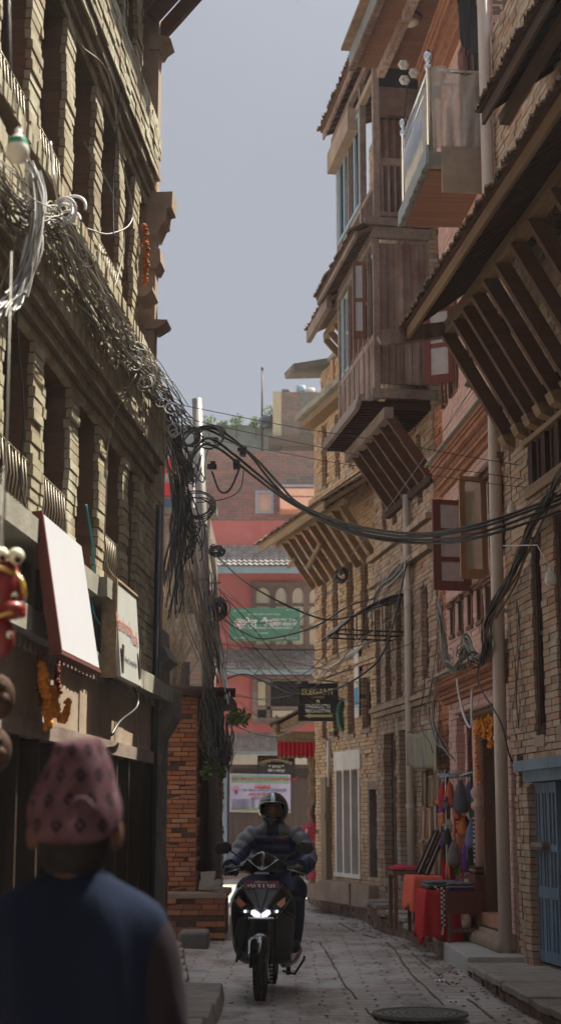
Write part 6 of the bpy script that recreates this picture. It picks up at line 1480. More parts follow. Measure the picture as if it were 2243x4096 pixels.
b = MB(FR5); b.tube([(1.85,.04,2.62),(1.86,.05,1.9)], .03, 5); b.build('banner_strip', M['whiteP'], label='narrow white cloth strip hanging beside the old wooden post', cat='cloth', origin=(1.85,.04,2.2))
t = thing('small_shade', 'dark green folded sunshade on the far brick wall', 'sunshade', FR5, (1.3,.1,2.95)); b = MB(FR5); b.extrude([(.02,3.2),(.07,3.12),(.09,2.98),(.07,2.82),(.02,2.72),(.03,2.95)], 1.18, 1.32, 'x'); b.build('cover', plain('dark_green', (.02,.10,.07), rough=.6), t)
# ------------------------------------------------------------------ scooter (built facing the camera, origin on the ground under the front wheel)
SC = thing('scooter', 'black scooter with lit headlight and red number plate, ridden towards the camera', 'scooter', at=(-.155,12.55,.03), rz=rad(-3.5))
def sym(b, fn):
    fn(b, 1); fn(b, -1)
def wheel(y, r, w, par, steer=0):
    b = local(par); prof = []
    for i in range(11):
        a = -1.25+2.5*i/10; prof.append((r-.055+.055*cos(a), w/2*sin(a)/sin(1.25)))
    b.lathe([(r-.075,-w*.42)]+prof+[(r-.075,w*.42)], (0,y,r), 40, ax='x', caps=False)
    for q in range(44):
        a = 2*pi*q/44
        for sx in (-1,1):
            c = Vector((sx*w*.28, y+(r-.004)*cos(a), r+(r-.004)*sin(a))); b.box(c.x-.012,c.x+.012,c.y-.006,c.y+.006,c.z-.006,c.z+.006)
    wh = b.build('wheel', M['rubber'], par)
    b = local(par); b.lathe([(r-.072,-w*.36),(r-.09,-w*.3),(r-.09,w*.3),(r-.072,w*.36)], (0,y,r), 36, ax='x', caps=False)
    b.lathe([(.001,-.04),(.035,-.04),(.035,.04),(.001,.04)], (0,y,r), 18, ax='x')
    for q in range(5):
        a = 2*pi*q/5; b.beam((0,y+.03*cos(a),r+.03*sin(a)), (0,y+(r-.088)*cos(a),r+(r-.088)*sin(a)), .03, .02, up=(1,0,0))
    b.build('rim', M['alu'], wh)
    return wh
wheel(0, .245, .095, SC); wheel(1.26, .235, .10, SC)
b = local(SC)       # front mudguard
rg = []
for i in range(15):
    a = rad(24+i*11); ring = []
    for q in range(9):
        t = -1+2*q/8; R_ = .285-.05*t*t*(.6+.4*abs(t)); ring.append((.098*t*(1-.25*abs(cos(a))), -(R_)*cos(a), .245+R_*sin(a)))
    rg.append(ring)
for i in range(14):
    ids = None
g_ = [[b.pt(p) for p in r] for r in rg]
for i in range(14):
    for q in range(8): b.face((g_[i][q], g_[i][q+1], g_[i+1][q+1], g_[i+1][q]), 0, True)
b.build('mudguard', M['gloss'], SC, solid=.006)
for sx in (-1, 1):
    b = local(SC); b.tube([(sx*.075,0,.245),(sx*.075,.04,.5),(sx*.07,.14,.72)], [.017,.02,.022], 10); b.build('fork_leg', M['black'], SC)
b = local(SC); b.lathe([(.04,.058),(.10,.058),(.10,.064),(.04,.064)], (0,0,.245), 24, ax='x', caps=False); b.box(.055,.085,.05,.10,.27,.36); b.build('brake_disc', M['steel'], SC)
# leg shield
def ring_sh(z, hw, yc, bow, n=15):
    return [(hw*(-1+2*i/(n-1)), yc-bow*(1-(-1+2*i/(n-1))**2)**.8+.0, z) for i in range(n)]
prof = [(.875,.19,.20,.10),(.82,.225,.19,.125),(.76,.255,.18,.14),(.68,.268,.17,.15),(.60,.262,.18,.13),(.50,.255,.22,.09),(.38,.24,.27,.05),(.28,.205,.31,.03),(.245,.15,.34,.02)]
b = local(SC); F_ = [ring_sh(*p) for p in prof]; B_ = [[(x*.97, max(y+.05, .26+0*x), z) for x, y, z in r] for r in F_]
gi = [[b.pt(p) for p in r] for r in F_]; gb = [[b.pt(p) for p in r] for r in B_]
for i in range(len(prof)-1):
    hole = prof[i][0] <= .61
    for q in range(14):
        if hole and 4 <= q <= 9: continue
        b.face((gi[i+1][q], gi[i+1][q+1], gi[i][q+1], gi[i][q]), 0, True)
    for q in range(14): b.face((gb[i][q], gb[i][q+1], gb[i+1][q+1], gb[i+1][q]), 1, True)
    b.face((gi[i][0], gb[i][0], gb[i+1][0], gi[i+1][0]), 0); b.face((gb[i][14], gi[i][14], gi[i+1][14], gb[i+1][14]), 0)
for q in range(14): b.face((gi[0][q+1], gb[0][q+1], gb[0][q], gi[0][q]), 0); b.face((gi[-1][q], gb[-1][q], gb[-1][q+1], gi[-1][q+1]), 1)
b.build('leg_shield', [M['gloss'], M['black']], SC)
b = local(SC)      # satin centre panel in a V with chevron
b.hexa([(-.035,.005,.685),(.035,.005,.685),(.035,.03,.685),(-.035,.03,.685)],[(-.145,.07,.85),(.145,.07,.85),(.145,.12,.85),(-.145,.12,.85)])
b.hexa([(-.012,-.008,.70),(.012,-.008,.70),(.012,.01,.70),(-.012,.01,.70)],[(-.055,.035,.845),(.055,.035,.845),(.055,.06,.845),(-.055,.06,.845)])
b.build('centre_panel', M['greyg'], SC, bevel=.006)
for sx in (-1, 1):
    b = local(SC); b.beam((sx*.155,.085,.86),(sx*.04,-.012,.695),.008,.012); b.beam((sx*.225,.12,.76),(sx*.12,.04,.62),.007,.010); b.build('trim_strip', M['alu'], SC)
    b = local(SC); b.hexa([(sx*.045,.0,.665),(sx*.14,.045,.625),(sx*.14,.07,.625),(sx*.045,.03,.665)] if sx > 0 else [(sx*.14,.045,.625),(sx*.045,.0,.665),(sx*.045,.03,.665),(sx*.14,.07,.625)],
        [(sx*.045,.0,.69),(sx*.205,.085,.80),(sx*.205,.11,.80),(sx*.045,.03,.69)] if sx > 0 else [(sx*.205,.085,.80),(sx*.045,.0,.69),(sx*.045,.03,.69),(sx*.205,.11,.80)])
    b.build('lamp_cover', plain('smoked_lens', (.03,.03,.03), rough=.06, coat=1), SC)
    b = local(SC); b.extrude([(sx*.12,.725),(sx*.185,.785),(sx*.195,.735),(sx*.16,.70)], .030, .06, 'y'); b.build('indicator', plain('orange_lens', (.45,.09,.02), rough=.2, coat=.6), SC)
    b = local(SC); b.extrude([(sx*.004,.655),(sx*.006,.628),(sx*.05,.632),(sx*.078,.655),(sx*.074,.682),(sx*.05,.688),(sx*.025,.672)], -.022, .03, 'y')
    b.build('headlight', plain('lit_headlamp', (.9,.9,1), rough=.3, emit=(.86,.86,1), es=.42), SC)
    b = local(SC); b.lathe([(.001,-.02),(.012,-.02),(.012,.02)], (sx*.125,.03,.672), 10, ax='y'); b.build('position_lamp', plain('lit_pilot', (.9,.9,.9), emit=(.9,.9,1), es=.5), SC)
b = local(SC)
for q in range(-5, 6): b.lathe([(.001,0),(.011,0),(.011,.02)], (q*.019,-.010+.004*abs(q),.618), 8, ax='y')
b.build('reflector_row', M['steel'], SC)
# inner dark part behind wheel, floor, body, seat
b = local(SC); b.box(-.14,.14,.28,.36,.26,.62); b.box(-.2,.2,.33,.82,.27,.33); b.hexa([(-.21,.75,.27),(.21,.75,.27),(.13,1.5,.45),(-.13,1.5,.45)],[(-.17,.72,.70),(.17,.72,.70),(.11,1.6,.72),(-.11,1.6,.72)]); b.build('body', M['black'], SC, bevel=.02)
b = local(SC); b.hexa([(-.15,.70,.70),(.15,.70,.70),(.12,1.48,.76),(-.12,1.48,.76)],[(-.12,.72,.77),(.12,.72,.77),(.10,1.46,.84),(-.10,1.46,.84)]); b.build('seat', M['black'], SC, bevel=.02)
for sx in (-1, 1):
    b = local(SC); b.hexa([(sx*.215-.01,.30,.26),(sx*.215+.01,.30,.26),(sx*.25,1.2,.30),(sx*.23,1.2,.30)],[(sx*.20-.01,.30,.36),(sx*.20+.01,.30,.36),(sx*.20+.01,1.3,.62),(sx*.20-.01,1.3,.62)]); b.build('side_panel', M['gloss'], SC)
b = local(SC); b.tube([(.13,.75,.20),(.17,.95,.20),(.19,1.2,.22),(.20,1.5,.26)], [.02,.03,.05,.055], 12); b.build('exhaust', M['alu'], SC)
b = local(SC); b.tube([(.12,.9,.14),(.22,.86,.12),(.30,.82,.24),(.305,.82,.27)], .011, 8); b.tube([(.16,1.0,.1),(.16,1.0,.22)], .02, 8); b.build('side_stand', M['black'], SC)
b = local(SC)       # brake chain and cable
for q in range(6): b.lathe([(.010,0),(.014,.008),(.010,.016)], (.085,-.02,.11+q*.03), 6)
b.build('lock_chain', M['alu'], SC)
# plate
b = local(SC); b.hexa([(-.14,.045,.85),(.14,.045,.85),(.14,.052,.85),(-.14,.052,.85)],[(-.14,.060,.905),(.14,.060,.905),(.14,.067,.905),(-.14,.067,.905)]); pl = b.build('number_plate', plain('plate_red', (.20,.015,.035), rough=.35), SC)
LT = Matrix(((1,0,0,0),(0,0,-1,0),(0,1,0,0),(0,0,0,1)))
text_mesh('०९६ प ३ ९४४', .043, 'lettering', M['wht'], pl, Matrix.Translation((0,.047,.867)) @ Matrix.Rotation(-.28, 4, 'X') @ LT, depth=.0005, bold=.0012)
text_mesh('प्रदेश ३-०१-', .022, 'lettering', M['wht'], pl, Matrix.Translation((0,.053,.896)) @ Matrix.Rotation(-.28, 4, 'X') @ LT, depth=.0005)
# handlebar cowl
b = local(SC)
cowl = [(-.21,.33,1.00,.02,.02),(-.17,.28,1.01,.05,.045),(-.11,.20,1.015,.09,.065),(-.05,.15,1.03,.10,.085),(0,.135,1.04,.10,.095),(.05,.15,1.03,.10,.085),(.11,.20,1.015,.09,.065),(.17,.28,1.01,.05,.045),(.21,.33,1.00,.02,.02)]
rg = []
for x, y, z, dy, dz in cowl: rg.append([(x, y+dy*.9*(1-cos(2*pi*q/12))*.5+.0, z+dz*sin(2*pi*q/12)) for q in range(12)])
b.rings(rg); b.build('handlebar_cowl', M['gloss'], SC)
b = local(SC)      # grey visor with a light streak
b.hexa([(-.02,.115,.985),(.02,.115,.985),(.02,.15,.985),(-.02,.15,.985)],[(-.14,.21,1.07),(.14,.21,1.07),(.12,.26,1.07),(-.12,.26,1.07)]); b.hexa([(-.14,.21,1.07),(.14,.21,1.07),(.12,.26,1.07),(-.12,.26,1.07)],[(-.03,.225,1.125),(.03,.225,1.125),(.03,.26,1.125),(-.03,.26,1.125)]); b.build('visor', M['greyg'], SC, bevel=.008)
b = local(SC); b.hexa([(-.006,.108,.985),(.006,.108,.985),(.006,.12,.985),(-.006,.12,.985)],[(-.018,.192,1.085),(.018,.192,1.085),(.018,.21,1.085),(-.018,.21,1.085)]); b.build('visor_stripe', plain('blue_grey_gloss', (.22,.32,.38), rough=.15, coat=.6), SC)
text_mesh('HONDA', .024, 'lettering', M['wht'], SC, Matrix.Translation((0,.098,.962)) @ LT, depth=.001, bold=.0006, sx=1.3)
for sx in (-1, 1):
    b = local(SC); b.tube([(sx*.18,.31,1.005),(sx*.25,.34,.985),(sx*.34,.38,.97)], [.014,.018,.018], 10); h = b.build('grip', M['black'], SC)
    b = local(SC); b.tube([(sx*.19,.28,.99),(sx*.25,.27,.975),(sx*.35,.30,.945)], .007, 6); b.build('brake_lever', M['alu'], SC)
    b = local(SC); b.tube([(sx*.17,.31,1.02),(sx*.18,.31,1.07),(sx*.24,.33,1.11),(sx*.29,.33,1.15)], [.010,.009,.007,.007], 8); m_ = b.build('mirror_stem', M['black'], SC)
    b = local(SC); pr = [(-.075,-.01),(-.05,.042),(.03,.050),(.072,.025),(.075,-.015),(.04,-.045),(-.04,-.048)]
    b.extrude([(sx*(.335)+sx*p[0]*-1, 1.155+p[1]) for p in pr], .31, .345, 'y'); mm = b.build('mirror', M['black'], SC, bevel=.008)
    b = local(SC); b.extrude([(sx*(.335)-sx*p[0]*.85, 1.155+p[1]*.85) for p in pr], .345, .349, 'y'); b.build('mirror_glass', M['steel'], mm)
b = local(SC); b.lathe([(.010,-.02),(.018,-.02),(.018,0),(.010,0)], (0,1.5,.72), 8, ax='y'); b.box(-.06,.06,1.5,1.55,.6,.7); b.build('tail_lamp', M['red'], SC)
# ------------------------------------------------------------------ rider
RD = thing('person', 'rider in a grey and navy padded jacket and dark full helmet on the scooter', 'person', at=(-.155,12.55,.03), rz=rad(-3.5))
def chain(b, pts, rs, n=14, m=0): b.tube(spline(pts, 5), [rs[0]+(rs[-1]-rs[0])*0 for _ in range(1)] and [rs[min(int(i/5), len(rs)-1)]+(rs[min(int(i/5)+1, len(rs)-1)]-rs[min(int(i/5), len(rs)-1)])*((i % 5)/5) for i in range(5*(len(pts)-1)+1)], n, m)
HX = .045     # the rider sits a little right of the wheel in the picture
def ell(c, rx, ry, n=18, sq=2.4):
    out = []
    for q in range(n):
        a = 2*pi*q/n; ca, sa = cos(a), sin(a)
        out.append((c[0]+rx*math.copysign(abs(ca)**(2/sq), ca), c[1]+ry*math.copysign(abs(sa)**(2/sq), sa), c[2]))
    return out
b = local(RD)       # one continuous body: head, neck, trunk, arms, hands, legs, feet
b.ball((HX,.80,1.46), .078, .095, .115, n=16, k=12)
b.tube([(HX,.84,1.25),(HX,.83,1.33),(HX,.81,1.40)], [.07,.06,.058], 14)
b.rings([ell((HX,.98,.80),.16,.12), ell((HX,.97,.95),.14,.10), ell((HX,.92,1.12),.165,.105), ell((HX,.87,1.24),.16,.09), ell((HX,.85,1.31),.07,.07)])
b.ball((HX,.700,1.445), .016,.024,.024, n=10, k=6); b.ball((HX,.705,1.395), .03,.02,.011, n=10, k=6); b.ball((HX,.715,1.36),.035,.03,.025)
for sx in (-1, 1):
    b.ball((HX+sx*.078,.80,1.45), .012,.02,.03, n=8, k=6); b.ball((HX+sx*.033,.717,1.470), .02,.012,.012, n=8, k=6)
    chain(b, [(HX+sx*.17,.86,1.24),(HX+sx*.27,.74,1.09),(HX*.5+sx*.295,.50,.99),(sx*.265,.38,1.0)], [.06,.05,.042,.03])
    b.ball((sx*.275,.355,.985), .045,.045,.028, n=10, k=6)
    for q in range(4): b.tube([(sx*(.235+.025*q),.34,1.0),(sx*(.235+.025*q),.305,.985),(sx*(.237+.025*q),.31,.955)], [.011,.010,.009], 6)
    b.tube([(sx*.235,.36,.985),(sx*.222,.35,.955),(sx*.235,.335,.94)], [.013,.011,.010], 6)
    chain(b, [(HX+sx*.09,.96,.84),(HX+sx*.19,.62,.80),(HX+sx*.19,.48,.74)], [.095,.075,.062]); chain(b, [(HX+sx*.19,.50,.74),(HX+sx*.19,.56,.55),(HX+sx*.18,.60,.40)], [.062,.055,.04])
    b.tube([(HX+sx*.18,.66,.36),(HX+sx*.19,.50,.355),(HX+sx*.20,.43,.35)], [.04,.042,.03], 10)
b.build('body', M['skin'], RD, remesh=.011, smooth_it=2)
def jacket_mat():
    m, nt, bs_ = _nodes('padded_jacket'); tc = nt.nodes.new('ShaderNodeTexCoord'); sp = nt.nodes.new('ShaderNodeSeparateXYZ'); nt.links.new(tc.outputs['Object'], sp.inputs[0])
    ax = N(nt, 'ShaderNodeMath', operation='SUBTRACT'); nt.links.new(sp.outputs[0], ax.inputs[0]); ax.inputs[1].default_value = HX
    ab = N(nt, 'ShaderNodeMath', operation='ABSOLUTE'); nt.links.new(ax.outputs[0], ab.inputs[0])
    mu = N(nt, 'ShaderNodeMath', operation='MULTIPLY_ADD'); nt.links.new(ab.outputs[0], mu.inputs[0]); mu.inputs[1].default_value = -.9; mu.inputs[2].default_value = 1.365
    mx = N(nt, 'ShaderNodeMath', operation='MINIMUM'); nt.links.new(mu.outputs[0], mx.inputs[0]); mx.inputs[1].default_value = 1.235
    gt = N(nt, 'ShaderNodeMath', operation='GREATER_THAN'); nt.links.new(sp.outputs[2], gt.inputs[0]); nt.links.new(mx.outputs[0], gt.inputs[1])
    sd = N(nt, 'ShaderNodeMath', operation='GREATER_THAN'); nt.links.new(ab.outputs[0], sd.inputs[0]); sd.inputs[1].default_value = .05
    an = N(nt, 'ShaderNodeMath', operation='MULTIPLY'); nt.links.new(gt.outputs[0], an.inputs[0]); nt.links.new(sd.outputs[0], an.inputs[1])
    nt.links.new(mix(nt, (.016,.024,.085), (.15,.15,.165), an.outputs[0]), bs_.inputs['Base Color']); bs_.inputs['Roughness'].default_value = .5
    n3 = N(nt, 'ShaderNodeTexNoise', Scale=30, Detail=3); nt.links.new(tc.outputs['Object'], n3.inputs['Vector'])
    bp = N(nt, 'ShaderNodeBump', Strength=.4, Distance=.01); nt.links.new(n3.outputs['Fac'], bp.inputs['Height']); nt.links.new(bp.outputs[0], bs_.inputs['Normal']); return m
b = local(RD)
pr = [(.80,.98,.18,.15),(.90,.97,.19,.15),(1.0,.95,.195,.15),(1.1,.92,.205,.15),(1.2,.89,.215,.14),(1.26,.87,.205,.13),(1.31,.85,.16,.115),(1.345,.845,.10,.10),(1.38,.84,.088,.09)]
rg = []
for i in range(49):
    t = i/48*(len(pr)-1); k = min(int(t), len(pr)-2); f = t-k; z, y, rx, ry = [pr[k][j]+(pr[k+1][j]-pr[k][j])*f for j in range(4)]
    pf = .020*abs(sin((z-.80)/.075*pi))**.7 - .014 if z < 1.31 else 0
    rg.append(ell((HX,y,z), rx+pf, ry+pf, 24, 2.3))
b.rings(rg)
for sx in (-1, 1):
    pts = spline([(HX+sx*.15,.86,1.265),(HX+sx*.235,.80,1.19),(HX+sx*.295,.72,1.08),(HX*.6+sx*.30,.56,1.01),(sx*.285,.42,1.0)], 10)
    rs = []
    for i in range(len(pts)):
        t = i/(len(pts)-1); rs.append((.085-.025*t)*(.97+.16*abs(sin(t*pi*6.5))))
    b.tube(pts, rs, 16)
jk = b.build('jacket', jacket_mat(), RD, remesh=.0065, smooth_it=1)
b = local(RD); b.box(HX-.004,HX+.004,.722,.735,.95,1.30); b.build('zip', M['black'], jk)
b = local(RD); b.box(HX+.07,HX+.105,.715,.728,1.215,1.23); b.build('chest_logo', M['red'], jk)
for sx in (-1, 1):
    b = local(RD); b.ball((sx*.272,.365,.985), .048,.05,.034, n=12, k=8)
    for q in range(4): b.tube([(sx*(.233+.025*q),.345,1.004),(sx*(.233+.025*q),.303,.99),(sx*(.235+.025*q),.305,.952),(sx*(.236+.025*q),.33,.94)], [.014,.0135,.012,.010], 8)
    b.tube([(sx*.232,.37,.98),(sx*.217,.355,.955),(sx*.232,.335,.935)], [.016,.014,.012], 8)
    b.tube([(sx*.282,.40,.995),(sx*.285,.44,1.0)], [.04,.042], 12); b.build('glove', M['black'], RD)
b = local(RD)
for sx in (-1, 1):
    chain(b, [(HX+sx*.09,.98,.84),(HX+sx*.20,.62,.82),(HX+sx*.205,.46,.75)], [.115,.095,.08]); chain(b, [(HX+sx*.205,.47,.75),(HX+sx*.20,.55,.55),(HX+sx*.185,.60,.40)], [.08,.07,.06])
b.rings([ell((HX,.98,.76),.17,.14), ell((HX,.98,.86),.18,.15)])
b.build('trousers', plain('dark_blue_denim', (.015,.022,.06), rough=.85), RD, remesh=.012, smooth_it=2)
for sx in (-1, 1):
    b = local(RD); b.tube([(HX+sx*.185,.68,.375),(HX+sx*.19,.58,.38),(HX+sx*.20,.47,.365),(HX+sx*.205,.40,.355)], [.045,.05,.045,.028], 12); b.build('shoe', M['black'], RD)
b = local(RD)      # helmet shell with a face opening
hc = Vector((HX,.80,1.465)); NT, NP = 40, 30; ids = {}
for i in range(NT):
    for j in range(NP+1):
        th = 2*pi*i/NT; ph = -.95+ (pi/2+.95)*j/NP     # latitude
        rx, ry, rz = .122, .148, .138
        if ph < 0: rx *= 1-.16*(ph/-.95)**2; 
        ids[i, j] = b.pt((hc.x+rx*cos(ph)*sin(th), hc.y-ry*cos(ph)*cos(th), hc.z+rz*sin(ph)))
for i in range(NT):
    for j in range(NP):
        th = 2*pi*(i+.5)/NT; th = th-2*pi if th > pi else th; ph = -.95+(pi/2+.95)*(j+.5)/NP
        if abs(th) < .95 and -.30-.12*(1-abs(th)) < ph < .42-.12*th*th: continue
        i2 = (i+1) % NT; b.face((ids[i,j], ids[i2,j], ids[i2,j+1], ids[i,j+1]), 0, True)
hl = b.build('helmet', M['gloss'], RD, solid=.014)
b = local(RD)
def on(th, ph, k=1.01): return (hc.x+.122*k*cos(ph)*sin(th), hc.y-.148*k*cos(ph)*cos(th), hc.z+.138*k*sin(ph))
b.sheet(lambda u, v: on(-.12+.30*u, .46+.75*v, 1.065), 3, 10); b.build('stripe', plain('pale_blue_gloss', (.30,.42,.48), rough=.2, coat=.5), hl)
b = local(RD); b.sheet(lambda u, v: on(-1.0+.5*u, .50+.3*v+.1*u, 1.065), 4, 4); b.build('decal', M['ironL'], hl)
b = local(RD); b.tube([on(-.95+1.9*q/16, .43-.12*(-.95+1.9*q/16)**2, 1.08) for q in range(17)], .007, 6); b.build('visor_rim', M['alu'], hl)
b = local(RD); b.hexa([(HX-.03,.655,1.365),(HX+.03,.655,1.365),(HX+.02,.68,1.365),(HX-.02,.68,1.365)],[(HX-.045,.648,1.395),(HX+.045,.648,1.395),(HX+.045,.67,1.395),(HX-.045,.67,1.395)]); b.build('chin_vent', M['greyg'], hl)
b = local(RD)
for sx in (-1, 1): b.ball((HX+sx*.033,.708,1.468), .011,.007,.006, n=8, k=6)
b.build('eyes', M['black'], RD)
b = local(RD)
for sx in (-1, 1): b.tube([(HX+sx*.052,.716,1.488),(HX+sx*.033,.706,1.494),(HX+sx*.014,.706,1.489)], .004, 5)
b.build('eyebrows', M['black'], RD)
# parked scooter far away
c = copy_tree(SC, loc=(.62,30.2,.03), rz=rad(-28), label='dark scooter parked by the plank doors behind the carved canopy')
c['category'] = 'scooter'
for o in [c]+[x for x in c.children_recursive]:
    if o.name.startswith(('headlight', 'position_lamp')): o.data = o.data.copy(); o.data.materials[0] = M['greyg']
M['skinD'] = rough_mat('skin_dark_brown', (.07,.035,.022), (.10,.05,.032), scale=20, rough=.6, bump=.1, spec=.15)
# ------------------------------------------------------------------ man in the foreground, seen from behind
MN = thing('person', 'man seen from behind in a patterned pink cap and dark blue waistcoat, out of focus', 'person', at=(-.445,3.42,0))
b = local(MN)
b.ball((0,.0,1.395), .074,.09,.10, n=18, k=14); b.ball((0,-.005,1.33), .062,.07,.07)
b.tube([(0,.01,1.22),(0,.01,1.33)], [.062,.056], 16)
b.rings([ell((0,0,.78),.15,.11), ell((0,0,.92),.14,.10), ell((0,0,1.08),.165,.105), ell((0,0,1.2),.175,.10), ell((0,.01,1.26),.10,.07), ell((0,.01,1.30),.06,.06)])
for sx in (-1, 1):
    b.ball((sx*.092,.01,1.385), .014,.022,.036, n=10, k=8)
    chain(b, [(sx*.155,0,1.20),(sx*.185,-.01,.97),(sx*.195,.03,.74)], [.05,.042,.028]); b.ball((sx*.20,.045,.68), .022,.04,.05, n=10, k=6)
    for q in range(4): b.tube([(sx*.218,.02+.018*q,.66),(sx*.216,.025+.019*q,.60),(sx*.206,.03+.018*q,.565-.006*abs(q-1.5))], [.009,.0085,.007], 6)
    b.tube([(sx*.215,.075,.69),(sx*.208,.10,.66),(sx*.20,.105,.62)], [.011,.010,.008], 6)
    chain(b, [(sx*.085,0,.80),(sx*.095,-.01,.45),(sx*.10,0,.08)], [.085,.06,.04]); b.tube([(sx*.10,-.04,.045),(sx*.105,.08,.04),(sx*.11,.16,.03)], [.04,.042,.03], 10)
b.build('body', M['skinD'], MN, remesh=.010, smooth_it=2)
b = local(MN); b.ball((0,-.010,1.375), .0785,.088,.095, n=18, k=12); b.build('hair', rough_mat('grey_black_hair', (.008,.007,.007), (.02,.018,.018), spec=.1, scale=60, stretch=(1,1,.2)), MN)
def cloth_mat(name, c1, c2, wr=3):
    m = rough_mat(name, c1, c2, scale=3, rough=.95, spec=.08, bump=.5, fine=wr, bdist=.05, stretch=(1,1,.35)); return m
b = local(MN)
pr = [(.72,.175,.135,0),(.9,.17,.13,0),(1.05,.185,.13,0),(1.15,.20,.125,0),(1.205,.208,.118,.0),(1.24,.185,.105,0),(1.27,.135,.088,.005),(1.295,.085,.075,.01),(1.315,.07,.07,.01)]
rg = []
for z, rx, ry, y in pr:
    r_ = ell((0,y,z), rx, ry, 48, 2.5)
    rg.append([(x+(.006*sin(x*50+z*9)+.004*sin(x*31-z*22)), yy+.012*sin(x*34+z*7)*(1 if z < 1.28 else .3), zz) for x, yy, zz in r_])
b.rings(rg); b.build('waistcoat', cloth_mat('dark_blue_wool', (.004,.007,.018), (.009,.014,.032)), MN, subsurf=1)
b = local(MN)
for sx in (-1, 1): chain(b, [(sx*.14,0,1.20),(sx*.170,-.005,1.14),(sx*.195,-.01,.98),(sx*.20,.02,.76)], [.055,.062,.058,.042], n=18)
b.build('shirt_sleeves', cloth_mat('dark_plum_cotton', (.010,.008,.011), (.018,.012,.016)), MN, subsurf=1)
b = local(MN)
b.rings([ell((0,0,.86),.165,.12), ell((0,0,.74),.17,.13)]);
for sx in (-1, 1): chain(b, [(sx*.085,0,.80),(sx*.095,-.01,.45),(sx*.10,0,.10)], [.10,.08,.06])
b.build('trousers', cloth_mat('grey_trousers', (.08,.08,.08), (.12,.12,.12)), MN, remesh=.012)
def topi_mat():
    m, nt, bs_ = _nodes('woven_cap'); tc = nt.nodes.new('ShaderNodeTexCoord'); sp = nt.nodes.new('ShaderNodeSeparateXYZ'); nt.links.new(tc.outputs['Object'], sp.inputs[0])
    def math_(op, a, b_=None, c_=None):
        n = N(nt, 'ShaderNodeMath', operation=op)
        for i, v in enumerate((a, b_, c_)):
            if v is None: continue
            if isinstance(v, (int, float)): n.inputs[i].default_value = v
            else: nt.links.new(v, n.inputs[i])
        return n.outputs[0]
    ang = math_('ARCTAN2', sp.outputs[0], math_('MULTIPLY', sp.outputs[1], -1.0))
    u = math_('MULTIPLY', ang, 2.1); v = math_('MULTIPLY', math_('SUBTRACT', sp.outputs[2], 1.38), 19.0)
    row = math_('FLOOR', v); u2 = math_('ADD', u, math_('MULTIPLY', row, .5))
    fu = math_('ABSOLUTE', math_('SUBTRACT', math_('FRACT', u2), .5)); fv = math_('ABSOLUTE', math_('SUBTRACT', math_('FRACT', v), .5))
    d = math_('ADD', fu, math_('MULTIPLY', fv, .8))
    base = N(nt, 'ShaderNodeTexNoise', Scale=22, Detail=4); nt.links.new(tc.outputs['Object'], base.inputs['Vector'])
    bc = ramp(nt, base.outputs['Fac'], [(.35, (.05,.022,.028)), (.6, (.085,.045,.055)), (.75, (.15,.10,.11))])
    msk = ramp(nt, d, [(.0,(0,0,0)),(.09,(0,0,0)),(.12,(1,1,1)),(.26,(1,1,1)),(.30,(0,0,0))])
    nt.links.new(mix(nt, bc, (.007,.006,.012), msk), bs_.inputs['Base Color']); bs_.inputs['Roughness'].default_value = 1; bs_.inputs['Specular IOR Level'].default_value = .05; return m
b = local(MN); rg = []
for z, rx, ry, cx, cy, tl in ((1.392,.088,.098,0,-.0,0),(1.402,.100,.106,0,0,.0),(1.43,.104,.108,.0,0,.005),(1.455,.103,.107,.0,.0,.01),(1.463,.097,.100,.0,.0,.01),(1.50,.086,.094,.002,.0,.015),(1.54,.069,.086,.006,.0,.02),(1.572,.056,.076,.004,0,.02),(1.584,.052,.068,.002,.0,.015),(1.588,.047,.060,.002,.0,.015),(1.590,.022,.04,.002,.0,.01)):
    rg.append([(x, y, zz+.32*y*(1 if z < 1.45 else .3) + .12*x*(1 if z > 1.5 else 0)) for x, y, zz in ell((cx,cy,z), rx, ry, 36, 2.1)])
b.rings(rg); b.build('cap', topi_mat(), MN, subsurf=1)
b = local(MN); b.tube([(sx_*.0+x, y, 1.44+.025*sin(3*x*20)) for sx_, x, y in [(1, .094*sin(a), -.106*cos(a)) for a in [-1.3+2.6*q/14 for q in range(15)]]], .004, 5); b.build('cap_fold', plain('cap_fold_shade', (.05,.02,.03), rough=.9), MN)
# woman behind the half door
WM_ = thing('person', 'woman in a red patterned top standing inside the half door of the corner house', 'person', FR6, (.82,.06,.3))
P6 = lambda s, n, z: tuple(FR6 @ Vector((s, n, z)))
def WB(): return MB(FR6 @ Matrix.Translation((0,.12,0)))
b = WB(); b.ball((.80,.0,1.52), .085,.075,.11, n=14, k=10); b.tube([(.80,-.02,1.3),(.80,-.01,1.44)], .05, 10); b.rings([ell((.82,-.1,.35),.13,.15), ell((.82,-.08,.8),.12,.14), ell((.81,-.05,1.1),.11,.15), ell((.80,-.03,1.28),.10,.16), ell((.80,-.02,1.36),.05,.06)])
b.ball((.78,.075,1.50),.014,.02,.018,n=8,k=6)
for sx in (-1, 1):
    chain(b, [(.80,-.03+sx*.15,1.28),(.74,.0+sx*.17,1.1),(.68,.08+sx*.1,1.02)], [.045,.04,.03]); b.ball((.66,.10+sx*.09,1.01),.035,.03,.02,n=8,k=6)
    for q in range(4): b.tube([(.64,.09+sx*.09+.012*(q-1.5),1.01),(.61,.10+sx*.09+.012*(q-1.5),1.0)], .007, 5)
    chain(b, [(.82,-.1+sx*.07,.5),(.82,-.1+sx*.07,.3),(.80,-.1+sx*.07,.16)], [.07,.06,.05])
b.build('body', M['skin'], WM_, remesh=.012, smooth_it=1)
